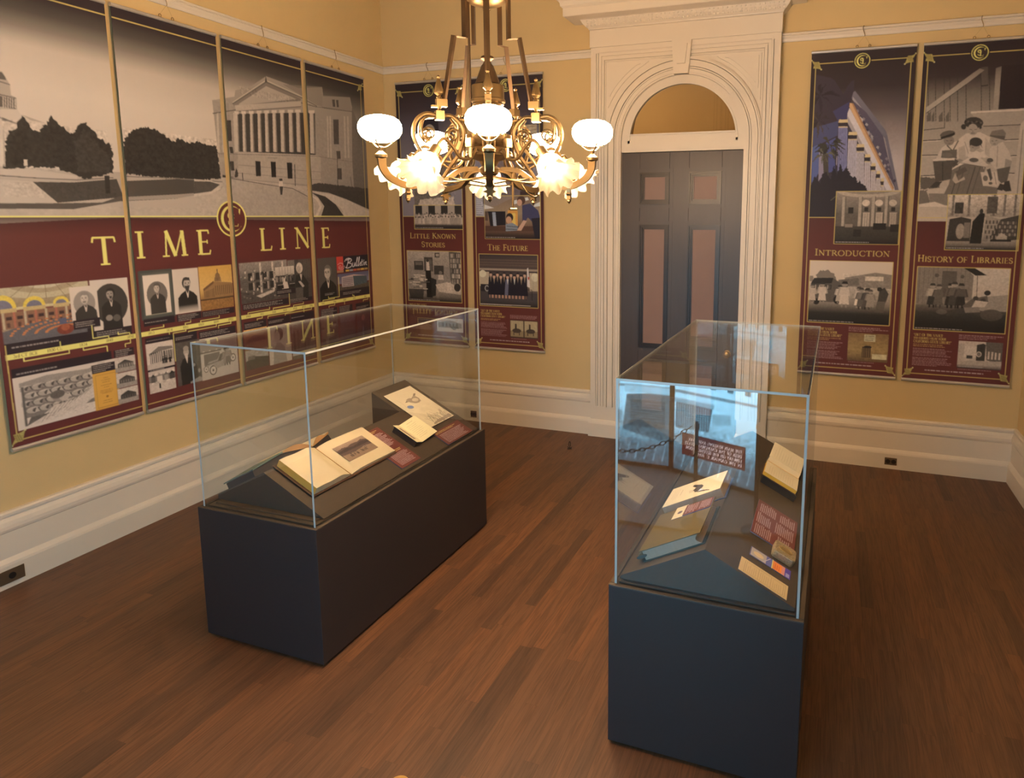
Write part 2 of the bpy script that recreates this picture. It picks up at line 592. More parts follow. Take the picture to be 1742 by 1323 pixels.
# plinth blocks at the feet of the surround
pb = MB()
PB = [(0.018, 0.0), (0.018, 0.116), (0.014, 0.130), (0.004, 0.148), (0.0, 0.152), (0.0, 0.27)]
for a, b in ((CX0 - 0.012, DX - DR), (DX + DR, CX1 + 0.012)):
    pb.loft_rect(PB, a + 0.014, b - 0.014, YB, lambda d: 5.338 - d)
struct(pb.build('trim_6', white_m))

# ---------------------------------------------------------------- fanlight (window_1)
wf = MB()
arch_band(wf, DX, DZ, 0.430, 0.490, DZ - 0.02, 5.372, 5.43)
arch_band(wf, DX, DZ, 0.424, 0.440, DZ - 0.02, 5.366, 5.38)
wf.box(DX - 0.4295, DX + 0.4295, 5.3725, 5.43, 2.4995, 2.548)
wf.box(DX - 0.420, DX + 0.420, 5.3645, 5.40, 2.540, 2.552)
wf.box(DX - 0.49, DX + 0.49, 5.366, 5.44, 2.408, 2.500)
win = struct(wf.build('window_1', white_m))
clear_m = glass_material('window_glass')
MB().prism([(DX - 0.43, 2.54)] + [p for p in arc(DX, DZ, 0.43, PI - 0.09, 0.09, 32)] + [(DX + 0.43, 2.54)], 5.395, 5.400).build('pane', clear_m, win)

# ---------------------------------------------------------------- door (door_1)
door = bpy.data.objects.new('door_1', None)
COL.objects.link(door)
struct(door)
door.location = (0, 5.41, 0)
stile_m = mat('dark_door_paint', (0.062, 0.052, 0.055), rough=0.40, vary=0.10, vscale=5, stretch=(6, 1, 0.6), bump=0.15, bscale=90)
dpan_m = mat('door_panel_veneer', (0.235, 0.150, 0.130), rough=0.50, vary=0.06, vscale=8)
dmould_m = mat('door_moulding_paint', (0.026, 0.018, 0.017), rough=0.35, vary=0.08)
hinge_m = mat('blackened_hinge', (0.05, 0.038, 0.03), rough=0.4, metal=0.7)
brass_m = mat('aged_brass', (0.60, 0.38, 0.15), rough=0.30, metal=1.0, vary=0.10, vscale=25)
x0, x1 = -1.640, -0.660
PX_ = [(-1.482, -1.236), (-1.078, -0.820)]
PZ_ = [(1.992, 2.246), (0.805, 1.828), (0.23, 0.62)]
leaf = MB()
for a, b in ((x0, PX_[0][0]), (PX_[0][1], PX_[1][0]), (PX_[1][1], x1)):
    leaf.box(a, b, -0.030, 0.012, 0.008, 2.404)
for a, b in PX_:
    for z0, z1 in ((PZ_[0][1], 2.404), (PZ_[1][1], PZ_[0][0]), (PZ_[2][1], PZ_[1][0]), (0.008, PZ_[2][0])):
        leaf.box(a, b, -0.030, 0.012, z0, z1)
leaf.build('leaf', stile_m, door, bevel=0.002)
for a, b in PX_:
    for z0, z1 in PZ_:
        mo = MB()
        for k, (w0, w1, yf) in enumerate(((-0.030, 0.0, -0.032), (0.0, 0.012, -0.042), (0.012, 0.026, -0.034), (0.026, 0.038, -0.026))):
            oa, ob, oz0, oz1 = a + w0, b - w0, z0 + w0, z1 - w0
            ia, ib, iz0, iz1 = a + w1, b - w1, z0 + w1, z1 - w1
            for q in ([(oa, oz0), (ob, oz0), (ib, iz0), (ia, iz0)], [(ob, oz0), (ob, oz1), (ib, iz1), (ib, iz0)],
                      [(ob, oz1), (oa, oz1), (ia, iz1), (ib, iz1)], [(oa, oz1), (oa, oz0), (ia, iz0), (ia, iz1)]):
                mo.prism(q, yf, -0.012 if k else -0.029, mi=1 if k == 0 else 0)
        mo.build('panel_moulding', [dmould_m, stile_m], door)
        MB().box(a + 0.02, b - 0.02, -0.020, 0.004, z0 + 0.02, z1 - 0.02).build('panel', dpan_m, door, bevel=0.003)
for z0, z1 in ((2.132, 2.294), (1.494, 1.654), (0.859, 1.024)):
    hg = MB().box(x0 - 0.016, x0 - 0.002, -0.036, -0.008, z0, z1)
    hg.tube([(x0 - 0.006, -0.038, z0 - 0.008), (x0 - 0.006, -0.038, z1 + 0.008)], 0.007)
    hg.sphere((x0 - 0.006, -0.038, z1 + 0.012), 0.008, 10).sphere((x0 - 0.006, -0.038, z0 - 0.012), 0.008, 10)
    hg.build('hinge', hinge_m, door)
kb = MB()
kb.lathe([(0.030, 0.0), (0.028, 0.006), (0.012, 0.010), (0.010, 0.030), (0.022, 0.040), (0.028, 0.052), (0.024, 0.064), (0.010, 0.070), (1e-5, 0.071)], 20)
kb.xf(Matrix.Translation((-0.735, -0.030, 0.80)) @ Matrix.Rotation(PI / 2, 4, 'X'))
kb.build('door_knob', brass_m, door)
struct(MB().box(x0 - 0.004, x1 + 0.004, YB + 0.012, YB + 0.05, 0.0, 2.41).build('trim_7', stile_m))
# ================================================================ DISPLAY CASES
plinth_m = mat('charcoal_plinth_laminate', (0.022, 0.0185, 0.021), rough=0.52, vary=0.08, vscale=300)
deck_m = mat('dark_brown_deck_cloth', (0.060, 0.045, 0.032), rough=0.55, vary=0.08, vscale=120)
groove_m = mat('black_gap', (0.006, 0.005, 0.005), rough=0.8)
case_glass = glass_material('case_glass')
edge_m = mat('ground_glass_edge', (0.40, 0.44, 0.45), rough=0.3, vary=0.02)
black_cloth = mat('black_stand_cloth', (0.016, 0.013, 0.015), rough=0.7, vary=0.1, vscale=150)
paper_m = mat('cream_paper', (0.62, 0.53, 0.38), rough=0.7, vary=0.04, vscale=14)
PW, PL, PH, GT, INS = 0.656, 1.414, 0.619, 1.358, 0.017
CASES = {'left': ((-2.254, 2.792, 0.0), -0.0105), 'right': ((-0.340, 2.800, 0.0), -0.009)}

def display_case(side, label):
    loc, rz = CASES[side]
    root = thing('display_case', label, 'display case', loc, rz, 'glass display cases')
    hw, hl = PW / 2, PL / 2
    MB().box(-hw, hw, -hl, hl, 0.014, PH - 0.004).build('plinth', plinth_m, root, bevel=0.0015)
    MB().box(-hw + 0.02, hw - 0.02, -hl + 0.02, hl - 0.02, 0.0, 0.014).build('recessed_base', groove_m, root)
    dk = MB()
    e = INS
    g = e + 0.012           # rebate that takes the glass, then the raised inner deck
    for a, b, c, d in ((-hw, hw, -hl, -hl + e - 0.001), (-hw, hw, hl - e + 0.001, hl), (-hw, -hw + e - 0.001, -hl + e, hl - e), (hw - e + 0.001, hw, -hl + e, hl - e)):
        dk.box(a, b, c, d, PH - 0.004, PH)
    dk.box(-hw + g, hw - g, -hl + g, hl - g, PH - 0.004, PH + 0.002)
    dk.box(-hw + g + 0.022, hw - g - 0.022, -hl + g + 0.022, hl - g - 0.022, PH + 0.002, PH + 0.008)
    dk.build('deck', deck_m, root, bevel=0.001)
    x, y, t = hw - e, hl - e, 0.008
    zb, zt = PH - 0.003, GT
    for nm, bx in (('glass_pane', (-x + 0.0085, x - 0.0085, -y, -y + t, zb, zt - t - 0.0005)), ('glass_pane', (-x + 0.0085, x - 0.0085, y - t, y, zb, zt - t - 0.0005)),
                   ('glass_pane', (-x, -x + t, -y + 0.0005, y - 0.0005, zb, zt - t - 0.0005)), ('glass_pane', (x - t, x, -y + 0.0005, y - 0.0005, zb, zt - t - 0.0005)),
                   ('glass_top', (-x + 0.0005, x - 0.0005, -y + 0.0005, y - 0.0005, zt - t, zt))):
        MB().box(*bx).build(nm, case_glass, root)
    w = 0.004
    ed = []
    for sx in (-1, 1):
        for sy in (-1, 1):
            ed.append((sx * x - (t if sx > 0 else 0), sx * x + (0 if sx > 0 else t), sy * y - (0.0006 if sy > 0 else 0.0004), sy * y + (0.0004 if sy > 0 else 0.0006), zb, zt - t))
    for sy in (-1, 1):
        ed.append((-x, x, sy * y - (0.0006 if sy > 0 else 0.0004), sy * y + (0.0004 if sy > 0 else 0.0006), zt - t, zt))
    for sx in (-1, 1):
        ed.append((sx * x - (0.0006 if sx > 0 else 0.0004), sx * x + (0.0004 if sx > 0 else 0.0006), -y, y, zt - t, zt))
    for b in ed:
        MB().box(*b).build('glass_edge', edge_m, root)
    return root
case_l = display_case('left', 'glass-topped display case by the wall of four timeline banners, holding the open photo album')
case_r = display_case('right', 'glass-topped display case in front of the door, mirroring the blue backlit photo panels')

def in_case(side, p):
    """Point given from a case's deck centre (x across, y along, z above the plinth top) in the room."""
    (cx, cy, _), a = CASES[side]
    return Vector((cx + math.cos(a) * p[0] - math.sin(a) * p[1], cy + math.sin(a) * p[0] + math.cos(a) * p[1], PH + p[2]))
# ================================================================ CHANDELIER (five gas globes up, five ruffled shades down)
gold_m = mat('satin_gilt_brass', (0.15, 0.102, 0.048), rough=0.36, metal=0.9, vary=0.10, vscale=18)
bronze_m = mat('brushed_bronze', (0.11, 0.072, 0.043), rough=0.42, metal=0.9, vary=0.10, vscale=22, stretch=(1, 1, 12))
opal_m = emission_material('opal_globe', LAMP_COL, GLOBE_L, vary=0.04)
shade_m = bpy.data.materials.new('frosted_ruffled_glass')
shade_m.use_nodes = True
nt = shade_m.node_tree
nt.nodes.clear()
so_ = nt.nodes.new('ShaderNodeOutputMaterial')
mx_ = nt.nodes.new('ShaderNodeMixShader')
tl_ = nt.nodes.new('ShaderNodeBsdfTranslucent')
df_ = nt.nodes.new('ShaderNodeBsdfDiffuse')
wv_ = nt.nodes.new('ShaderNodeTexNoise')
wv_.inputs['Scale'].default_value = 70
rp_ = nt.nodes.new('ShaderNodeValToRGB')
rp_.color_ramp.elements[0].color = (0.80, 0.72, 0.55, 1)
rp_.color_ramp.elements[1].color = (0.97, 0.93, 0.84, 1)
nt.links.new(wv_.outputs['Fac'], rp_.inputs['Fac'])
for n_ in (tl_, df_):
    nt.links.new(rp_.outputs['Color'], n_.inputs['Color'])
mx_.inputs[0].default_value = 0.35
nt.links.new(tl_.outputs[0], mx_.inputs[1])
nt.links.new(df_.outputs[0], mx_.inputs[2])
nt.links.new(mx_.outputs[0], so_.inputs['Surface'])
bulb_m = emission_material('lit_bulb_glass', LAMP_COL, BULB_L, vary=0.02)
HX, HY, HZ = -1.300, 2.452, 1.95
F0 = math.atan2(-HY, -HX)             # the first arm points at the visitor's side of the room
chand = thing('chandelier', 'gilt brass chandelier with five lit opal globes and five ruffled glass shades', 'chandelier', (HX, HY, HZ))
def Z(z):
    return z - HZ
def pol(a, pts):
    """(radius, height[, sideways]) profile points turned to azimuth a."""
    c, s = math.cos(a), math.sin(a)
    return [(p[0] * c - (p[2] if len(p) > 2 else 0) * s, p[0] * s + (p[2] if len(p) > 2 else 0) * c, Z(p[1])) for p in pts]
def spun(proto, n, step=2 * PI / 5):
    """Copies of a part (and its sub-parts) round the axis."""
    for k in range(1, n):
        c = proto.copy()
        COL.objects.link(c)
        c.parent = proto.parent
        c.rotation_euler = (0, 0, step * k)
        for ch in list(proto.children):
            d = ch.copy()
            COL.objects.link(d)
            d.parent = c

# ceiling rose, upper ball, stem, bell and drum
st = MB()
st.lathe([(0.012, Z(2.44)), (0.012, Z(2.72))], 12)
st.lathe([(0.016, Z(2.93)), (0.016, Z(ZC - 0.1))], 14)
st.build('stem', bronze_m, chand)
ca = MB()
ca.lathe([(0.15, Z(ZC)), (0.15, Z(ZC - 0.02)), (0.11, Z(ZC - 0.05)), (0.05, Z(ZC - 0.08)), (0.02, Z(ZC - 0.11))], 32)
ca.build('ceiling_rose', gold_m, chand)
ball = MB()
ball.lathe([(0.006, Z(2.685)), (0.018, Z(2.690)), (0.012, Z(2.698)), (0.03, Z(2.703)), (0.070, Z(2.715)), (0.097, Z(2.742)), (0.108, Z(2.775)),
            (0.104, Z(2.81)), (0.08, Z(2.845)), (0.045, Z(2.87)), (0.03, Z(2.89)), (0.016, Z(2.93))], 32)
ball.build('upper_ball', gold_m, chand)
bell = MB()
bell.lathe([(0.013, Z(2.52)), (0.024, Z(2.515)), (0.026, Z(2.506)), (0.013, Z(2.497)), (0.018, Z(2.487)), (0.024, Z(2.48)),
            (0.047, Z(2.418)), (0.050, Z(2.411))], 32)
bell.build('bell_cone', bronze_m, chand)
drum = MB()
drum.lathe([(0.050, Z(2.411)), (0.063, Z(2.405)), (0.064, Z(2.355)), (0.068, Z(2.350)), (0.068, Z(2.342)), (0.060, Z(2.338)), (0.062, Z(2.332)),
            (0.052, Z(2.322)), (0.038, Z(2.305)), (0.030, Z(2.292)), (0.024, Z(2.27)), (0.030, Z(2.255)), (0.022, Z(2.24))], 40)
drum.build('upper_drum', gold_m, chand)
hub = MB()
hub.lathe([(0.022, Z(2.24)), (0.024, Z(2.225)), (0.070, Z(2.222)), (0.092, Z(2.214)), (0.094, Z(2.185)), (0.098, Z(2.180)), (0.094, Z(2.174)),
           (0.062, Z(2.168)), (0.050, Z(2.150)), (0.090, Z(2.142)), (0.094, Z(2.134)), (0.070, Z(2.124)), (0.040, Z(2.114)), (0.030, Z(2.095)),
           (0.040, Z(2.085)), (0.036, Z(2.066)), (0.018, Z(2.050)), (0.014, Z(2.035)), (0.022, Z(2.020)), (0.012, Z(2.002)), (1e-5, Z(1.990))], 40)
hub.build('hub', gold_m, chand)

# arm: square tapering bar sweeping out and up to a globe
R_G = 0.418
arm = MB()
path = spline(pol(F0, [(0.05, 2.085), (0.12, 2.075), (0.19, 2.030), (0.26, 2.016), (0.325, 2.012), (0.385, 2.038), (0.412, 2.074), (R_G, 2.112)]), 6)
n_ = len(path)
arm.tube(path, [0.008 + 0.006 * i / (n_ - 1) for i in range(n_)], square=True, up=(0, 0, 1))
gx, gy = pol(F0, [(R_G, 0)])[0][:2]
arm.lathe([(0.014, Z(2.108)), (0.022, Z(2.114)), (0.023, Z(2.124)), (0.014, Z(2.132)), (0.006, Z(2.138)), (0.010, Z(2.150)), (0.004, Z(2.154))], 20, (gx, gy))
arm_o = arm.build('arm', gold_m, chand)
gal = MB()                                     # wire gallery that holds the globe
gal.tube([(gx + 0.043 * math.cos(a), gy + 0.043 * math.sin(a), Z(2.171)) for a in [2 * PI * i / 28 for i in range(28)]], 0.0025, 6, closed=True)
for i in range(3):
    a = F0 + 2 * PI * (i + 0.5) / 3
    gal.tube(spline([(gx, gy, Z(2.150)), (gx + 0.02 * math.cos(a), gy + 0.02 * math.sin(a), Z(2.152)), (gx + 0.046 * math.cos(a), gy + 0.046 * math.sin(a), Z(2.171)),
                     (gx + 0.049 * math.cos(a), gy + 0.049 * math.sin(a), Z(2.182))], 5), 0.0028, 6)
gal.build('globe_gallery', gold_m, arm_o)
fin = MB()                                     # square block and faceted spear finial on the bracket
bx, by = pol(F0, [(0.195, 0)])[0][:2]
s0 = len(fin.v)
fin.box(-0.016, 0.016, -0.016, 0.016, Z(2.262), Z(2.296)).box(-0.012, 0.030, -0.012, 0.012, Z(2.312), Z(2.340)).box(-0.030, 0.008, -0.008, 0.008, Z(2.308), Z(2.316))
fin.lathe([(0.008, Z(2.296)), (0.006, Z(2.304)), (0.010, Z(2.312))], 12)
fin.lathe([(0.006, Z(2.338)), (0.012, Z(2.346)), (0.007, Z(2.352)), (0.018, Z(2.362)), (0.019, Z(2.368)), (0.007, Z(2.412)), (0.004, Z(2.416)), (0.008, Z(2.422)), (1e-5, Z(2.430))], 8, smooth=False)
fin.xf(Matrix.Translation((bx, by, 0)) @ Matrix.Rotation(F0 + PI, 4, 'Z'), s0)
fin.build('finial', gold_m, arm_o)
scr = MB()                                     # hooped bracket: two bows and their curls
scr.tube(spline(pol(F0, [(0.195, 2.276), (0.245, 2.284), (0.285, 2.255), (0.296, 2.200), (0.270, 2.140), (0.232, 2.088), (0.205, 2.040)]), 7), 0.0075, 8)
scr.tube(spline(pol(F0, [(0.195, 2.276), (0.150, 2.280), (0.112, 2.250), (0.102, 2.200), (0.122, 2.140), (0.160, 2.085), (0.190, 2.040)]), 7), 0.0075, 8)
def spiral(cr, cz, r0, turns, start, side, sgn):
    pts = []
    for i in range(int(26 * turns) + 1):
        t = i / 26
        r = r0 * (1 - 0.72 * t / turns)
        a = start + sgn * 2 * PI * t
        pts.append((cr + r * math.cos(a), cz + r * math.sin(a), side))
    return pts
for sd in (-0.013, 0.013):
    scr.tube(spline(pol(F0, [(0.215, 2.272, sd), (0.258, 2.262, sd * 1.6), (0.270, 2.215, sd * 2), (0.246, 2.180, sd * 2), (0.232, 2.196, sd * 2)]), 6), 0.0045, 6)
    scr.tube(pol(F0, spiral(0.243, 2.206, 0.026, 1.3, 0.2, sd * 2.2, 1)), 0.0038, 6)
    scr.tube(pol(F0, spiral(0.150, 2.205, 0.026, 1.3, PI, sd * 2.0, -1)), 0.0038, 6)
    scr.tube(spline(pol(F0, [(0.150, 2.272, sd), (0.128, 2.238, sd * 1.6), (0.140, 2.170, sd * 1.6), (0.185, 2.110, sd * 1.2), (0.215, 2.060, sd)]), 6), 0.0045, 6)
scr.tube(spline(pol(F0, [(0.100, 2.150), (0.112, 2.105), (0.150, 2.080), (0.196, 2.105), (0.220, 2.150), (0.200, 2.175)]), 6), 0.0055, 8)
scr.tube(pol(F0, spiral(0.345, 2.045, 0.020, 1.2, -1.8, 0, 1)), 0.0035, 6)
scr.build('scroll_bracket', gold_m, arm_o)
star = MB()                                    # star drop under the bend
sx_, sy_ = pol(F0, [(0.325, 0)])[0][:2]
st_poly = []
for i in range(12):
    r = 0.024 if i % 2 == 0 else 0.012
    st_poly.append((r * math.cos(i * PI / 6), r * math.sin(i * PI / 6)))
s0 = len(star.v)
star.prism(st_poly, -0.007, 0.007, axis='x')
star.xf(Matrix.Translation((sx_, sy_, Z(1.984))) @ Matrix.Rotation(F0, 4, 'Z'), s0)
star.tube([(sx_, sy_, Z(2.010)), (sx_, sy_, Z(2.000))], 0.004, 8)
star.lathe([(0.006, Z(1.966)), (0.009, Z(1.957)), (0.004, Z(1.950)), (1e-5, Z(1.945))], 8, (sx_, sy_))
star.build('star_drop', gold_m, arm_o)
spun(arm_o, 5)

# bent square suspension rods
rod = MB()
rod.tube(pol(F0, [(0.088, ZC - 0.03), (0.088, 2.575), (0.131, 2.578), (0.176, 2.330)]), 0.0065, square=True, up=(0.3, 0.7, 0.2))
spun(rod.build('suspension_rod', bronze_m, chand), 5)

gl_ = MB()
gl_.lathe([(0.034, Z(2.170)), (0.050, Z(2.175)), (0.067, Z(2.187)), (0.077, Z(2.204)), (0.0790, Z(2.220)), (0.077, Z(2.234)), (0.068, Z(2.249)), (0.052, Z(2.259)), (0.030, Z(2.265)), (1e-5, Z(2.267))], 36, (gx, gy))
spun(gl_.build('globe', opal_m, chand), 5)

# downward lights, half a step round
A2 = F0 + PI / 5
tilt = math.radians(42)
sr, sz_ = 0.318, 2.136
Mx = Matrix.Translation(Vector(pol(A2, [(sr, sz_)])[0])) @ Matrix.Rotation(A2, 4, 'Z') @ Matrix.Rotation(-tilt, 4, 'Y')
sk = MB()
sk.tube(spline(pol(A2, [(0.085, 2.155), (0.120, 2.118), (0.180, 2.115), (0.230, 2.155), (0.270, 2.176), (0.300, 2.160), (sr, sz_)]), 6), 0.0065, 8)
s0 = len(sk.v)
sk.lathe([(0.010, 0.012), (0.020, 0.006), (0.022, -0.030), (0.030, -0.036), (0.030, -0.046)], 16)
sk.xf(Mx, s0)
s0 = len(sk.v)
sk.box(-0.013, 0.013, -0.013, 0.013, -0.015, 0.018)
sk.xf(Matrix.Translation(Vector(pol(A2, [(0.120, 2.175)])[0])) @ Matrix.Rotation(A2, 4, 'Z'), s0)
sk.tube(pol(A2, [(0.120, 2.118), (0.120, 2.165)]), 0.006, 8)
spun(sk.build('lamp_socket', gold_m, chand), 5)
shd = MB()
def ruffle(k, a, r, z):
    w = max(0.0, (k - 4) / 5.0)
    return r * (1 + 0.10 * w * math.sin(11 * a)) + 0.004 * w * math.sin(22 * a), z + 0.012 * w * math.cos(11 * a)
shd.lathe([(0.026, -0.040), (0.036, -0.050), (0.049, -0.066), (0.054, -0.084), (0.050, -0.102), (0.052, -0.112), (0.062, -0.124), (0.074, -0.134), (0.084, -0.142), (0.091, -0.148),
           (0.088, -0.146), (0.070, -0.128), (0.049, -0.108), (0.046, -0.09)], 88, ruffle=lambda k, a, r, z: ruffle(min(k, 18 - k), a, r, z))
shd.xf(Mx @ Matrix.Diagonal((0.94, 0.94, 0.94, 1)))
so = shd.build('ruffled_shade', shade_m, chand)
bl = MB()
bl.sphere((0, 0, -0.085), 0.030, 16, 1.25)
bl.xf(Mx)
bl.build('bulb', bulb_m, so)
spun(so, 5)

# thin hoops and gas keys round the underside
hp = MB()
N = 60
for rr, zz, wv in ((0.228, 2.030, 0.006), (0.165, 2.040, 0.006)):
    hp.tube([(rr * math.cos(2 * PI * i / N), rr * math.sin(2 * PI * i / N), Z(zz + wv * math.cos(5 * (2 * PI * i / N - F0)))) for i in range(N)], 0.0032, 6, closed=True)
hp.build('hoop', gold_m, chand)
key = MB()
key.tube(pol(F0 + PI / 5, [(0.150, 2.06), (0.150, 1.925)]), 0.004, 6)
key.tube(pol(F0 + PI / 5, [(0.150, 1.925, -0.016), (0.150, 1.925, 0.016)]), 0.005, 6)
key.tube(spline(pol(F0 + PI / 5, [(0.165, 2.02, 0.03), (0.17, 1.985, 0.06), (0.16, 1.975, 0.11), (0.15, 2.01, 0.15)]), 6), 0.003, 6)
key.build('gas_key', gold_m, chand)
cd = MB()
cd.tube([(-0.062, -0.03, Z(ZC - 0.03)), (-0.062, -0.03, Z(2.18))], 0.005, 8)
cd.build('gas_pipe', bronze_m, chand)
# ================================================================ PRINTED GRAPHICS (flat prints, painted into each print's own mesh)
def ink(c):
    """Ink colour from the colour it shows in the room's warm light."""
    w = (0.776, 0.545, 0.365)
    return np.array([min(0.88, 0.85 * v / k) for v, k in zip(lin(c), w)])
def sep(v, k=0.0):
    """Black-and-white photo tone 0..255 as it shows in the warm light."""
    return (v, v * (0.828 - k), v * (0.680 - 2 * k))
MAROON, DARK, GOLD, YEL = (94, 42, 35), (50, 34, 32), (200, 160, 84), (222, 190, 98)

def arcp(cx, cy, rx, ry, a0, a1, n=14):
    return [(cx + rx * math.cos(math.radians(a0 + (a1 - a0) * i / n)), cy + ry * math.sin(math.radians(a0 + (a1 - a0) * i / n))) for i in range(n + 1)]

GL = {}
def _glyphs():
    g = GL
    def G(ch, w, st, sf):
        g[ch] = (w, st, sf)
    # strokes: (polyline, thick factor or None for stress by direction); serifs: (x, y, length)
    G('I', .34, [([(.17, 0), (.17, 1)], 1)], [(.17, 0, .3), (.17, 1, .3)])
    G('T', .80, [([(.4, 0), (.4, 1)], 1), ([(.02, .97), (.78, .97)], .4), ([(.03, .98), (.0, .80)], .4), ([(.77, .98), (.80, .80)], .4)], [(.4, 0, .34)])
    G('L', .66, [([(.15, 0), (.15, 1)], 1), ([(.15, .025), (.62, .025)], .4), ([(.60, .0), (.66, .2)], .4)], [(.15, 1, .3), (.1, 0, .2)])
    G('E', .64, [([(.15, 0), (.15, 1)], 1), ([(.15, .025), (.58, .025)], .4), ([(.15, .975), (.56, .975)], .4), ([(.15, .52), (.48, .52)], .4),
                 ([(.57, .0), (.62, .18)], .4), ([(.55, 1), (.57, .84)], .4), ([(.48, .44), (.48, .60)], .4)], [(.1, 0, .2), (.1, 1, .2)])
    G('F', .60, [([(.15, 0), (.15, 1)], 1), ([(.15, .975), (.56, .975)], .4), ([(.15, .50), (.48, .50)], .4), ([(.55, 1), (.57, .82)], .4), ([(.48, .42), (.48, .58)], .4)], [(.15, 0, .3), (.1, 1, .2)])
    G('H', .86, [([(.15, 0), (.15, 1)], 1), ([(.71, 0), (.71, 1)], 1), ([(.15, .52), (.71, .52)], .4)], [(.15, 0, .3), (.15, 1, .3), (.71, 0, .3), (.71, 1, .3)])
    G('N', .88, [([(.14, 0), (.14, 1)], .45), ([(.12, .98), (.76, .02)], 1), ([(.74, 0), (.74, 1)], .45)], [(.14, 0, .28), (.1, 1, .2), (.74, 1, .28)])
    G('M', 1.06, [([(.14, 0), (.19, 1)], .45), ([(.19, 1), (.53, .02)], 1), ([(.53, .02), (.86, 1)], .45), ([(.86, 1), (.92, 0)], 1)], [(.14, 0, .28), (.92, 0, .28)])
    G('A', .84, [([(.08, 0), (.42, 1)], .45), ([(.42, 1), (.76, 0)], 1), ([(.2, .34), (.62, .34)], .4)], [(.08, 0, .26), (.76, 0, .28)])
    G('V', .84, [([(.08, 1), (.42, 0)], 1), ([(.42, 0), (.76, 1)], .45)], [(.08, 1, .28), (.76, 1, .26)])
    G('W', 1.22, [([(.08, 1), (.36, 0)], 1), ([(.36, 0), (.61, .95)], .45), ([(.61, .95), (.86, 0)], 1), ([(.86, 0), (1.14, 1)], .45)], [(.08, 1, .28), (1.14, 1, .26)])
    G('Y', .80, [([(.06, 1), (.40, .48)], 1), ([(.40, .48), (.74, 1)], .45), ([(.40, 0), (.40, .5)], 1)], [(.06, 1, .26), (.74, 1, .26), (.40, 0, .32)])
    G('K', .82, [([(.15, 0), (.15, 1)], 1), ([(.16, .5), (.66, 1)], .45), ([(.30, .60), (.76, 0)], 1)], [(.15, 0, .3), (.15, 1, .3), (.66, 1, .24), (.78, 0, .2)])
    G('X', .8, [([(.08, 1), (.72, 0)], 1), ([(.08, 0), (.72, 1)], .45)], [(.08, 0, .26), (.72, 0, .26), (.08, 1, .26), (.72, 1, .26)])
    G('O', .96, [(arcp(.48, .5, .42, .5, 0, 360, 28), None)], [])
    G('Q', .96, [(arcp(.48, .5, .42, .5, 0, 360, 28), None), ([(.5, .1), (.9, -.2)], .7)], [])
    G('C', .84, [(arcp(.50, .5, .43, .5, 50, 310, 22), None), ([(.78, .88), (.80, .70)], .4), ([(.78, .12), (.80, .26)], .3)], [])
    G('G', .90, [(arcp(.50, .5, .43, .5, 50, 320, 22), None), ([(.78, .88), (.80, .70)], .4), ([(.80, .1), (.80, .42)], .9)], [(.78, .43, .26)])
    G('S', .62, [(arcp(.31, .74, .22, .245, 30, 260, 14) + arcp(.31, .25, .24, .25, 80, -150, 14), None), ([(.51, .88), (.53, .72)], .4), ([(.09, .14), (.07, .3)], .4)], [])
    G('D', .92, [([(.15, 0), (.15, 1)], 1), ([(.15, .02)] + arcp(.38, .5, .46, .48, -90, 90, 18) + [(.15, .98)], None)], [(.1, 0, .2), (.1, 1, .2)])
    G('R', .80, [([(.15, 0), (.15, 1)], 1), ([(.15, .98)] + arcp(.32, .74, .28, .24, 90, -90, 12) + [(.15, .5)], None), ([(.36, .5), (.76, 0)], 1)], [(.15, 0, .3), (.1, 1, .2), (.78, 0, .2)])
    G('P', .70, [([(.15, 0), (.15, 1)], 1), ([(.15, .98)] + arcp(.32, .73, .30, .25, 90, -90, 12) + [(.15, .48)], None)], [(.15, 0, .3), (.1, 1, .2)])
    G('B', .74, [([(.15, 0), (.15, 1)], 1), ([(.15, .98)] + arcp(.32, .75, .24, .23, 90, -90, 10) + [(.15, .52)], None), ([(.15, .52)] + arcp(.33, .27, .31, .25, 90, -90, 12) + [(.15, .02)], None)], [(.1, 0, .2), (.1, 1, .2)])
    G('U', .86, [([(.15, 1), (.15, .35)] + arcp(.43, .30, .28, .28, 180, 270, 8), 1), (arcp(.43, .30, .28, .28, 270, 360, 8) + [(.71, .35), (.71, 1)], .5)], [(.15, 1, .3), (.71, 1, .28)])
    G('Z', .7, [([(.05, .97), (.62, .97)], .4), ([(.6, .97), (.06, .03)], 1), ([(.05, .03), (.64, .03)], .4)], [])
    # figures
    G('0', .62, [(arcp(.31, .5, .25, .5, 0, 360, 20), None)], [])
    G('1', .44, [([(.24, 0), (.24, 1)], 1), ([(.08, .84), (.24, 1)], .5)], [(.24, 0, .28)])
    G('2', .60, [(arcp(.29, .72, .22, .27, 160, -30, 10) + [(.06, .03)], .7), ([(.05, .04), (.55, .04)], .6)], [])
    G('3', .58, [(arcp(.26, .76, .22, .23, 150, -80, 10), .7), (arcp(.26, .27, .25, .27, 80, -150, 10), .7)], [])
    G('4', .62, [([(.42, 0), (.42, 1)], 1), ([(.42, 1), (.05, .3), (.58, .3)], .5)], [])
    G('5', .58, [([(.5, .97), (.14, .97), (.12, .58)], .6), (arcp(.26, .32, .26, .31, 110, -150, 12), .7)], [])
    G('6', .60, [(arcp(.30, .31, .23, .30, 0, 360, 16), .75), ([(.08, .36), (.14, .7), (.44, 1)], .7)], [])
    G('7', .56, [([(.05, .96), (.52, .96), (.2, 0)], .7)], [])
    G('8', .60, [(arcp(.30, .75, .20, .24, 0, 360, 14), .7), (arcp(.30, .27, .24, .27, 0, 360, 14), .7)], [])
    G('9', .60, [(arcp(.30, .69, .23, .30, 0, 360, 16), .75), ([(.52, .64), (.46, .3), (.16, 0)], .7)], [])
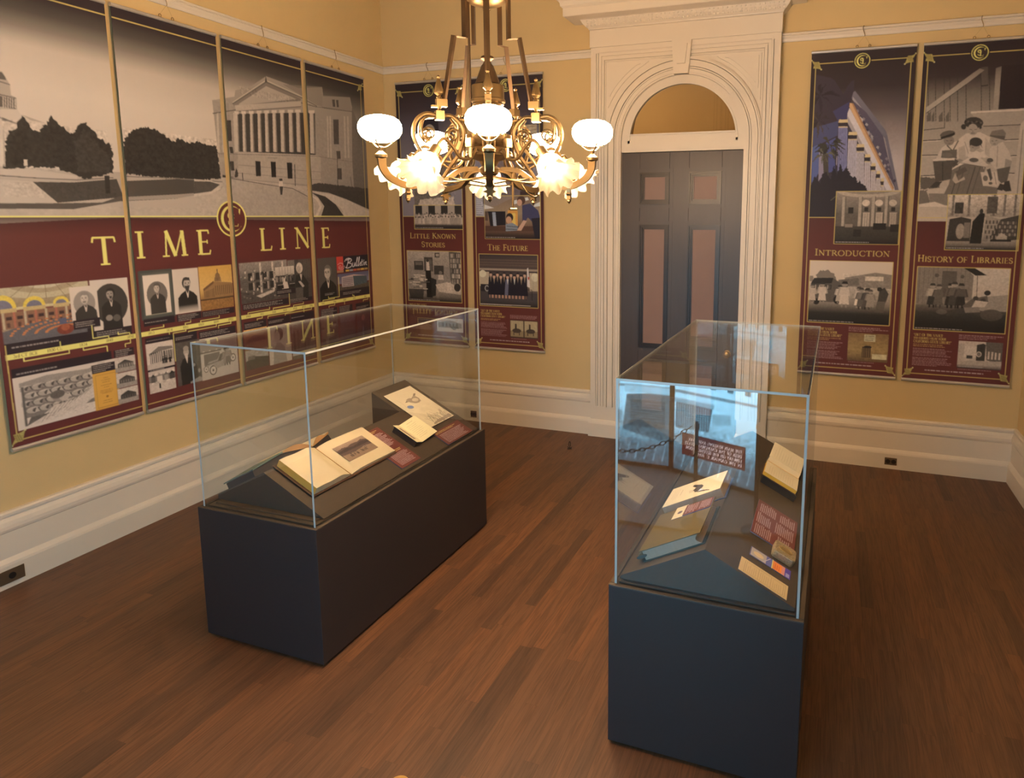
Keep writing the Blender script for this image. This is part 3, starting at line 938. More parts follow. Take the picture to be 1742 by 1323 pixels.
    G('.', .26, [([(.1, .05), (.16, .05)], 1)], [])
    G(',', .26, [([(.14, .08), (.08, -.14)], .8)], [])
    G(':', .28, [([(.1, .05), (.16, .05)], 1), ([(.1, .6), (.16, .6)], 1)], [])
    G('"', .36, [([(.1, 1), (.1, .78)], .7), ([(.24, 1), (.24, .78)], .7)], [])
    G('-', .4, [([(.05, .4), (.35, .4)], .6)], [])
    G('d', .56, [([(.46, 0), (.46, 1.05)], .9), (arcp(.25, .30, .2, .30, 0, 360, 14), .8)], [])
    G('r', .42, [([(.12, 0), (.12, .62)], .9), ([(.12, .4), (.2, .58), (.38, .6)], .7)], [])
_glyphs()

class Canvas:
    """Ink picture of w x h millimetres, painted oversampled and read out per mesh vertex."""
    def __init__(self, w, h, ppm=0.64, bg=MAROON):
        self.w, self.h, self.k = w, h, ppm
        self.W, self.H = int(round(w * ppm / 2)) * 2, int(round(h * ppm / 2)) * 2
        self.kx, self.ky = self.W / w, self.H / h
        self.a = np.zeros((self.H, self.W, 3), np.float32)
        self.a[:] = ink(bg)
        self.ox = self.oy = 0.0
        self.sx = self.sy = 1.0
        self.clip = None
    def frame(self, x0, y0, x1, y1):
        """Same canvas in unit coordinates of a rectangle, clipped to it."""
        f = Canvas.__new__(Canvas)
        f.__dict__.update(self.__dict__)
        f.ox, f.oy = self.X(x0), self.Y(y0)
        f.sx, f.sy = self.sx * (x1 - x0), self.sy * (y1 - y0)
        a, b = sorted((f.ox, f.ox + f.sx))
        c, d = sorted((f.oy, f.oy + f.sy))
        f.clip = (a, c, b, d)
        f.asp = f.sx / f.sy
        return f
    def X(self, x): return self.ox + x * self.sx
    def Y(self, y): return self.oy + y * self.sy
    def box_(self, x0, y0, x1, y1):
        if self.clip:
            x0, y0, x1, y1 = max(x0, self.clip[0]), max(y0, self.clip[1]), min(x1, self.clip[2]), min(y1, self.clip[3])
        i0, i1 = max(0, int(math.floor(x0 * self.kx))), min(self.W, int(math.ceil(x1 * self.kx)))
        j0, j1 = max(0, int(math.floor(y0 * self.ky))), min(self.H, int(math.ceil(y1 * self.ky)))
        return i0, i1, j0, j1
    def _fill(self, P, c, alpha=1.0):
        P = np.asarray(P, float)
        i0, i1, j0, j1 = self.box_(P[:, 0].min(), P[:, 1].min(), P[:, 0].max(), P[:, 1].max())
        if i1 <= i0 or j1 <= j0:
            return
        xs = (np.arange(i0, i1) + 0.5) / self.kx
        ys = (np.arange(j0, j1) + 0.5) / self.ky
        if self.clip:
            xm = (xs >= self.clip[0]) & (xs <= self.clip[2])
            ym = (ys >= self.clip[1]) & (ys <= self.clip[3])
        m = np.zeros((j1 - j0, i1 - i0), bool)
        q = np.roll(P, -1, 0)
        for (x0, y0), (x1, y1) in zip(P, q):
            if y0 == y1:
                continue
            r = np.nonzero((ys >= min(y0, y1)) & (ys < max(y0, y1)))[0]
            if not len(r):
                continue
            xc = x0 + (ys[r] - y0) * (x1 - x0) / (y1 - y0)
            m[r] ^= xs[None, :] > xc[:, None]
        if self.clip:
            m &= ym[:, None] & xm[None, :]
        sub = self.a[j0:j1, i0:i1]
        if alpha >= 1:
            sub[m] = c
        else:
            sub[m] = sub[m] * (1 - alpha) + np.asarray(c) * alpha
    def poly(self, pts, c, alpha=1.0):
        self._fill([(self.X(x), self.Y(y)) for x, y in pts], ink(c), alpha)
        return self
    def rect(self, x0, y0, x1, y1, c, alpha=1.0):
        return self.poly([(x0, y0), (x1, y0), (x1, y1), (x0, y1)], c, alpha)
    def ell(self, cx, cy, rx, ry, c, alpha=1.0, rot=0.0, n=26):
        r = math.radians(rot)
        pts = []
        for i in range(n):
            u, v = rx * self.sx * math.cos(2 * PI * i / n), ry * self.sy * math.sin(2 * PI * i / n)
            pts.append((self.X(cx) + u * math.cos(r) - v * math.sin(r), self.Y(cy) + u * math.sin(r) + v * math.cos(r)))
        self._fill(pts, ink(c), alpha)
        return self
    def line(self, pts, w, c, alpha=1.0):
        """Polyline w millimetres wide."""
        Q = [np.array((self.X(x), self.Y(y))) for x, y in pts]
        col = ink(c)
        for a, b in zip(Q[:-1], Q[1:]):
            d = b - a
            L = np.hypot(*d)
            if L < 1e-9:
                continue
            n = np.array((-d[1], d[0])) / L * w / 2
            e = d / L * w * 0.25
            self._fill([a + n - e, b + n + e, b - n + e, a - n - e], col, alpha)
        return self
    def frame_line(self, x0, y0, x1, y1, w, c):
        return self.line([(x0, y0), (x1, y0), (x1, y1), (x0, y1), (x0, y0)], w, c)
    def grad(self, x0, y0, x1, y1, stops, horiz=False):
        """Blend of tones down (or across) a rectangle: the photo's own sky or vignette."""
        i0, i1, j0, j1 = self.box_(self.X(x0), self.Y(y0), self.X(x1), self.Y(y1))
        if i1 <= i0 or j1 <= j0:
            return self
        if horiz:
            t = ((np.arange(i0, i1) + 0.5) / self.kx - self.X(x0)) / (self.X(x1) - self.X(x0))
        else:
            t = ((np.arange(j0, j1) + 0.5) / self.ky - self.Y(y0)) / (self.Y(y1) - self.Y(y0))
        ts = [s[0] for s in stops]
        cs = np.array([ink(s[1]) for s in stops])
        col = np.stack([np.interp(t, ts, cs[:, k]) for k in range(3)], -1)
        self.a[j0:j1, i0:i1] = col[None, :, :] if horiz else col[:, None, :]
        return self
    def fade(self, x0, y0, x1, y1, c, a0, a1, horiz=False):
        i0, i1, j0, j1 = self.box_(self.X(x0), self.Y(y0), self.X(x1), self.Y(y1))
        if i1 <= i0 or j1 <= j0:
            return self
        n = (i1 - i0) if horiz else (j1 - j0)
        al = np.linspace(a0, a1, n)
        al = al[None, :, None] if horiz else al[:, None, None]
        s = self.a[j0:j1, i0:i1]
        self.a[j0:j1, i0:i1] = s * (1 - al) + ink(c) * al
        return self
    def mottle(self, x0, y0, x1, y1, amp, cell, seed=0):
        """Irregular tone (photo texture): cell in millimetres."""
        i0, i1, j0, j1 = self.box_(self.X(x0), self.Y(y0), self.X(x1), self.Y(y1))
        if i1 <= i0 or j1 <= j0:
            return self
        rs = np.random.RandomState(seed)
        n = np.zeros((j1 - j0, i1 - i0))
        for o, w in ((1.0, 0.6), (0.45, 0.4)):
            cx = max(1.2, cell * o * self.kx)
            gw, gh = int((i1 - i0) / cx) + 3, int((j1 - j0) / cx) + 3
            g = rs.uniform(-1, 1, (gh, gw))
            yy, xx = np.arange(j1 - j0) / cx, np.arange(i1 - i0) / cx
            y_, x_ = yy.astype(int), xx.astype(int)
            fy, fx = (yy - y_)[:, None], (xx - x_)[None, :]
            fy, fx = fy * fy * (3 - 2 * fy), fx * fx * (3 - 2 * fx)
            g00, g01 = g[y_][:, x_], g[y_][:, x_ + 1]
            g10, g11 = g[y_ + 1][:, x_], g[y_ + 1][:, x_ + 1]
            n += w * ((g00 * (1 - fx) + g01 * fx) * (1 - fy) + (g10 * (1 - fx) + g11 * fx) * fy)
        self.a[j0:j1, i0:i1] = np.clip(self.a[j0:j1, i0:i1] * (1 + amp * n[:, :, None]), 0, 0.9)
        return self
    def rough(self, pts, c, amp, seed, alpha=1.0, step=6.0):
        """Filled outline with a ragged, leafy edge (amp, step in millimetres)."""
        rs = random.Random(seed)
        Q = [(self.X(x), self.Y(y)) for x, y in pts]
        out = []
        for (x0, y0), (x1, y1) in zip(Q, Q[1:] + Q[:1]):
            L = math.hypot(x1 - x0, y1 - y0)
            n = max(1, int(L / step))
            for i in range(n):
                t = i / n
                out.append((x0 + (x1 - x0) * t + rs.uniform(-amp, amp), y0 + (y1 - y0) * t + rs.uniform(-amp, amp)))
        self._fill(out, ink(c), alpha)
        return self
    def text(self, s, x, y, cap, c, weight=0.125, track=0.10, fit=None, small=None):
        """Roman lettering; y is the baseline, cap the capital height. small = size of the small capitals."""
        col = ink(c)
        def width(k):
            tot = 0
            for ch in s:
                sz = k * (small if (small and ch.islower()) else 1)
                g = GL.get(ch.upper() if small else ch, GL.get(ch.upper()))
                tot += sz * ((g[0] if g else 0.36) + track)
            return tot - track * k
        sx = 1.0
        if fit:
            sx = fit / width(cap)
        cx = x
        for ch in s:
            sz = cap * (small if (small and ch.islower()) else 1)
            g = GL.get(ch.upper() if small else ch, GL.get(ch.upper()))
            if g:
                tk, tn = weight * sz * (1.12 if sz < cap else 1), weight * sz * 0.42
                for pts, fac in g[1]:
                    Q = [np.array((self.X(cx + px * sz * sx), self.Y(y - py * sz))) for px, py in pts]
                    for a, b in zip(Q[:-1], Q[1:]):
                        d = b - a
                        L = float(np.hypot(*d))
                        if L < 1e-9:
                            continue
                        w = (tn + (tk - tn) * abs(d[1]) / L) if fac is None else max(tn, tk * fac)
                        n = np.array((-d[1], d[0])) / L * w / 2
                        e = d / L * w * (0.18 if fac is None else 0.0)
                        self._fill([a + n - e, b + n + e, b - n + e, a - n - e], col)
                for px, py, ln in g[2]:
                    w = max(tn * 0.9, 0.03 * sz)
                    X0, Y0 = cx + px * sz * sx, y - py * sz + (w / 2 if py > 0.5 else -w / 2)
                    h = ln * sz * sx / 2
                    self._fill([(self.X(X0 - h), self.Y(Y0 - w / 2)), (self.X(X0 + h), self.Y(Y0 - w / 2)), (self.X(X0 + h), self.Y(Y0 + w / 2)), (self.X(X0 - h), self.Y(Y0 + w / 2))], col)
            cx += sz * sx * ((g[0] if g else 0.36) + track)
        return self
    def dashes(self, x0, y0, x1, y1, n, c, seed=0, h=0.42, ragged=0.25, alpha=0.85):
        """Body copy too small to read: word-length strokes on n lines."""
        rs = random.Random(seed)
        ln = (y1 - y0) / n
        for i in range(n):
            x, end = x0, x1 - (x1 - x0) * rs.uniform(0, ragged) * (1.6 if i == n - 1 else 1)
            yy = y0 + (i + 0.5) * ln
            while x < end:
                w = min((x1 - x0) * rs.uniform(0.025, 0.085), end - x)
                self.rect(x, yy - ln * h / 2, x + w, yy + ln * h / 2, c, alpha * rs.uniform(0.75, 1))
                x += w + (x1 - x0) * 0.014
        return self
    def grid(self):
        a = self.a.reshape(self.H // 2, 2, self.W // 2, 2, 3).mean((1, 3))
        return a

def print_mesh(name, cv, w, h, material, parent=None, thick=0.0012, back=(60, 52, 46), curve=None):
    """Sheet w x h metres, front facing -Y, lower edge at z = 0, centred on x; inks from the canvas."""
    a = cv.grid()
    H, W = a.shape[:2]
    xs = np.linspace(-w / 2, w / 2, W + 1)
    zs = np.linspace(h, 0, H + 1)
    X, Zg = np.meshgrid(xs, zs)
    Yg = np.zeros_like(X)
    front = np.stack([X, Yg, Zg], -1).reshape(-1, 3)
    e = np.array([(-w / 2, 0, h), (w / 2, 0, h), (w / 2, 0, 0), (-w / 2, 0, 0)], float)
    b = e + np.array((0, thick, 0))
    V = np.concatenate([front, e, b])
    idx = np.arange((H + 1) * (W + 1)).reshape(H + 1, W + 1)
    F = np.stack([idx[:-1, :-1], idx[1:, :-1], idx[1:, 1:], idx[:-1, 1:]], -1).reshape(-1, 4)
    n0 = len(front)
    sides = np.array([(n0 + 4, n0 + 5, n0 + 6, n0 + 7), (n0, n0 + 1, n0 + 5, n0 + 4), (n0 + 1, n0 + 2, n0 + 6, n0 + 5), (n0 + 2, n0 + 3, n0 + 7, n0 + 6), (n0 + 3, n0, n0 + 4, n0 + 7)])
    F = np.concatenate([F, sides])
    if curve is not None:
        V = curve(V)
    me = bpy.data.meshes.new(name)
    me.vertices.add(len(V))
    me.vertices.foreach_set('co', V.astype(np.float32).ravel())
    me.loops.add(F.size)
    me.loops.foreach_set('vertex_index', F.astype(np.int32).ravel())
    me.polygons.add(len(F))
    me.polygons.foreach_set('loop_start', np.arange(0, F.size, 4, dtype=np.int32))
    me.polygons.foreach_set('loop_total', np.full(len(F), 4, np.int32))
    me.update(calc_edges=True)
    ap = np.pad(a, ((0, 1), (0, 1), (0, 0)), mode='edge')
    ap2 = np.pad(a, ((1, 1), (1, 1), (0, 0)), mode='edge')
    corner = (ap2[:-1, :-1] + ap2[1:, :-1] + ap2[:-1, 1:] + ap2[1:, 1:]) / 4
    colr = np.ones((len(V), 4), np.float32)
    colr[:n0, :3] = corner.reshape(-1, 3)
    colr[n0:, :3] = ink(back)
    at_ = me.color_attributes.new('ink', 'FLOAT_COLOR', 'POINT')
    at_.data.foreach_set('color', colr.ravel())
    me.materials.append(material)
    me.validate()
    o = bpy.data.objects.new(name, me)
    COL.objects.link(o)
    if parent:
        o.parent = parent
    return o
MURAL = [('p',sep(168),[(2275,480),(2299,476),(2312,499),(2328,536),(2327,585),(2350,595),(2348,653),(2362,674),(2472,703),(2473,736),(2355,706),(2254,686)],1),('p',sep(196),[(2255,672),(2280,660),(2348,653),(2362,674),(2405,699),(2472,703),(2596,719),(2591,768),(2281,805),(2242,810)],1),('p',sep(95),[(2274,485),(2298,480),(2310,500),(2314,515),(2271,516)],1),('p',sep(92),[(2263,597),(2345,600),(2342,652),(2258,650)],1),('p',sep(188),[(2290,597),(2294,597),(2289,656),(2284,654)],1),('p',sep(188),[(2300,597),(2304,597),(2299,654),(2295,653)],1),('p',sep(188),[(2311,597),(2315,597),(2310,652),(2305,651)],1),('p',sep(188),[(2321,597),(2325,597),(2320,651),(2316,649)],1),('p',sep(188),[(2331,597),(2335,597),(2331,649),(2326,648)],1),('p',sep(188),[(2342,597),(2346,597),(2341,647),(2337,646)],1),('p',sep(120),[(2271,521),(2328,532),(2330,538),(2270,529)],1),('p',sep(110),[(2264,586),(2350,595),(2349,600),(2263,593)],1),('p',sep(150),[(2253,695),(2345,721),(2340,728),(2252,703)],1),('p',sep(110),[(2276,700),(2329,717),(2274,718)],1),('p',sep(176),[(2201,942),(2802,935),(2802,1197),(2172,1226)],1),('p',sep(172),[(2795,935),(3563,917),(5209,933),(5185,1234),(2767,1198)],1),('r',sep(52),[(2258,954),(2280,814),(2304,767),(2331,746),(2347,707),(2370,672),(2388,701),(2409,744),(2442,749),(2472,708),(2502,666),(2527,681),(2563,724),(2607,747),(2624,716),(2676,665),(2701,705),(2750,754),(2802,783),(2815,781),(2806,942),(2662,985),(2607,964),(2501,934),(2398,933)],9,9),('r',sep(48),[(2295,822),(2361,723),(2385,811),(2366,922),(2283,939)],8,8),('r',sep(62),[(2607,785),(2672,709),(2740,800),(2797,834),(2786,936),(2609,950)],8,8),('m',2275,707,2793,949,0.35,14),('p',sep(190),[(2234,956),(2363,945),(2473,955),(2607,969),(2605,984),(2452,990),(2232,983)],1),('l',sep(100),[(2231,987),(2409,991),(2604,991),(2804,968)],5),('p',sep(72),[(2381,1011),(2584,1005),(2824,974),(2855,1078),(2491,1117)],1),('p',sep(186),[(2230,1005),(2381,1011),(2491,1117),(2218,1124)],1),('p',sep(84),[(2218,1124),(2500,1119),(2727,1111),(2834,1073),(3206,1056),(3203,1078),(2831,1102),(2569,1150),(2215,1151)],1),('p',sep(50),[(2755,959),(2784,957),(2779,1058),(2752,1059)],1),('m',2244,1017,2813,1092,0.25,10),('p',sep(200),[(2351,901),(2368,899),(2366,931),(2350,933)],1),('l',sep(175),[(2276,762),(2262,940)],7),('r',sep(50),[(2887,752),(2928,700),(2967,671),(3039,657),(3106,669),(3166,704),(3216,731),(3241,692),(3273,710),(3322,722),(3381,708),(3425,715),(3460,722),(3526,722),(3542,938),(3334,955),(3124,953),(2874,943)],7,8),('m',2891,681,3524,931,0.4,14),('p',sep(74),[(2866,984),(3206,955),(3423,957),(3530,970),(3528,994),(3425,1030),(3196,1052),(2856,1077)],1),('p',sep(150),[(2856,1077),(3196,1052),(3425,1030),(3528,994),(3557,981),(3525,1018),(3193,1078),(2854,1097)],1),('l',sep(120),[(2869,957),(3206,952),(3550,957)],6),('p',sep(150),[(3517,425),(3700,373),(3712,329),(3852,276),(3994,183),(4309,211),(4572,160),(4576,229),(4905,185),(4931,294),(5110,597),(5105,961),(4345,955),(3540,928)],1),('p',sep(112),[(4922,265),(5110,597),(5105,961),(4901,936),(4895,722)],1),('p',sep(122),[(4150,212),(4572,157),(4563,316),(4499,311),(4341,266)],0.7),('p',sep(128),[(4567,224),(4905,185),(4918,303),(4563,316)],0.55),('p',sep(122),[(3681,423),(3991,217),(4330,288),(4319,310),(3694,439)],1),('p',sep(166),[(3733,416),(3988,253),(4283,298),(3732,426)],1),('m',3744,294,4298,344,0.35,12),('l',sep(96),[(3681,423),(3990,225),(4343,281),(4498,318)],7),('l',sep(190),[(3682,415),(3991,212),(4344,270)],5),('p',sep(80),[(3979,227),(3991,179),(4002,223)],1),('l',sep(88),[(3515,511),(3692,464),(4327,318),(4497,325),(4930,301)],6),('p',sep(172),[(3695,431),(4328,305),(4325,343),(3706,465)],1),('l',sep(100),[(3698,474),(4325,348)],5),('p',sep(64),[(3719,484),(4474,371),(4455,703),(3702,745)],1),('p',sep(184),[(3697,481),(3721,478),(3711,744),(3682,744)],1),('p',sep(128),[(3714,479),(3721,478),(3711,744),(3701,745)],1),('p',sep(196),[(3691,472),(3728,467),(3726,487),(3689,492)],1),('p',sep(184),[(3757,471),(3783,468),(3773,739),(3741,739)],1),('p',sep(128),[(3775,469),(3783,468),(3773,739),(3762,740)],1),('p',sep(196),[(3750,462),(3790,457),(3788,477),(3749,482)],1),('p',sep(184),[(3824,460),(3852,456),(3842,733),(3808,734)],1),('p',sep(128),[(3844,457),(3852,456),(3842,733),(3831,734)],1),('p',sep(196),[(3817,451),(3859,446),(3857,466),(3815,471)],1),('p',sep(184),[(3893,449),(3923,445),(3913,727),(3877,728)],1),('p',sep(128),[(3914,446),(3923,445),(3913,727),(3902,728)],1),('p',sep(196),[(3886,440),(3930,434),(3928,454),(3884,460)],1),('p',sep(184),[(3960,438),(3992,434),(3983,722),(3945,722)],1),('p',sep(128),[(3984,435),(3992,434),(3983,722),(3971,723)],1),('p',sep(196),[(3953,429),(4000,422),(3998,443),(3951,449)],1),('p',sep(184),[(4033,426),(4067,422),(4058,715),(4017,716)],1),('p',sep(128),[(4058,423),(4067,422),(4058,715),(4046,716)],1),('p',sep(196),[(4025,417),(4074,410),(4073,431),(4024,438)],1),('p',sep(184),[(4109,414),(4145,409),(4137,709),(4093,710)],1),('p',sep(128),[(4137,410),(4145,409),(4137,709),(4124,710)],1),('p',sep(196),[(4101,405),(4153,397),(4151,419),(4100,426)],1),('p',sep(184),[(4193,400),(4232,395),(4223,702),(4177,703)],1),('p',sep(128),[(4223,396),(4232,395),(4223,702),(4211,703)],1),('p',sep(196),[(4185,391),(4240,383),(4238,405),(4183,412)],1),('p',sep(184),[(4270,388),(4311,382),(4303,695),(4255,696)],1),('p',sep(128),[(4302,383),(4311,382),(4303,695),(4290,696)],1),('p',sep(196),[(4262,378),(4319,370),(4318,392),(4260,400)],1),('p',sep(184),[(4415,374),(4461,367),(4453,693),(4399,694)],1),('p',sep(128),[(4451,369),(4461,367),(4453,693),(4439,694)],1),('p',sep(196),[(4406,364),(4470,355),(4468,378),(4404,386)],1),('p',sep(165),[(3695,743),(4465,703),(4514,719),(4495,943),(3685,927)],1),('l',sep(118),[(3524,772),(4464,712),(4942,726)],4),('l',sep(125),[(3694,834),(4504,835)],3),('l',sep(125),[(3689,890),(4499,899)],3),('p',sep(44),[(3843,796),(3890,795),(3886,901),(3842,903)],1),('p',sep(44),[(3986,789),(4034,788),(4029,901),(3985,903)],1),('p',sep(44),[(4143,784),(4197,783),(4192,903),(4144,905)],1),('p',sep(150),[(3959,758),(4051,755),(4050,766),(3958,769)],1),('p',sep(58),[(3617,541),(3657,536),(3653,676),(3615,680)],1),('p',sep(58),[(3626,717),(3655,715),(3660,758),(3633,760)],1),('p',sep(58),[(3622,814),(3655,812),(3657,875),(3628,877)],1),('p',sep(180),[(3544,508),(3559,499),(3548,760),(3528,762)],1),('p',sep(180),[(3582,496),(3602,494),(3591,757),(3571,758)],1),('p',sep(180),[(3680,483),(3700,480),(3690,748),(3669,750)],1),('p',sep(76),[(4682,398),(4747,389),(4737,592),(4675,598)],1),('p',sep(76),[(4699,650),(4748,646),(4749,711),(4705,714)],1),('p',sep(76),[(4700,791),(4754,788),(4752,881),(4704,883)],1),('p',sep(76),[(4680,239),(4713,234),(4714,292),(4686,296)],1),('p',sep(76),[(4728,235),(4756,230),(4758,288),(4734,292)],1),('p',sep(172),[(4605,381),(4624,379),(4610,712),(4591,714)],1),('p',sep(172),[(4637,377),(4656,375),(4642,710),(4623,711)],1),('p',sep(172),[(4812,354),(4832,352),(4820,697),(4799,698)],1),('p',sep(172),[(4853,349),(4874,346),(4861,694),(4840,695)],1),('l',sep(110),[(4559,317),(4930,301),(5110,597)],4),('p',sep(150),[(4497,325),(4579,321),(4556,716),(4465,703)],0.8),('m',3535,400,5060,917,0.12,16),('r',sep(58),[(3670,854),(3689,890),(3678,921),(3653,922)],3,5),('p',sep(52),[(3556,909),(3656,922),(3554,927)],1),('p',sep(66),[(4345,955),(5106,953),(5092,1129),(4800,1046),(4584,998),(4361,985)],1),('r',sep(70),[(4345,952),(4466,922),(4676,929),(5094,945),(5105,969),(4342,980)],5,6),('p',sep(190),[(4381,985),(4626,1012),(4844,1060),(5091,1145),(5084,1225),(4764,1198),(4726,1122),(4580,1049)],1),('p',sep(60),[(4380,999),(4540,1028),(4662,1093),(4764,1198),(4473,1203),(4522,1108),(4457,1037)],1),('p',sep(196),[(4368,1018),(4456,1044),(4495,1109),(4432,1202),(4402,1202),(4467,1109),(4434,1059)],1),('p',sep(150),[(3618,936),(3948,966),(4261,989),(4375,1053),(4359,1124),(4245,1184),(3601,1188)],0.45),('l',sep(95),[(3619,930),(3949,960),(4189,978),(4338,1032)],6),('p',sep(186),[(3334,949),(3456,953),(3536,970),(3533,1006),(3447,1042),(3322,1064)],1),('p',sep(80),[(3333,963),(3449,959),(3529,976),(3456,1024),(3324,1044)],1),('l',sep(60),[(4223,792),(4216,956)],7),('l',sep(60),[(4707,712),(4695,965)],7),('l',sep(60),[(3722,888),(3723,941)],7),('p',sep(60),[(4058,909),(4089,908),(4091,968),(4078,1028),(4061,1029),(4056,969)],1),('p',sep(196),[(4053,927),(4091,925),(4091,965),(4049,967)],1),('l',sep(50),[(4861,853),(4877,952)],4),('m',2232,1135,5190,1180,0.1,20),('m',3335,939,5190,1180,0.14,16)]
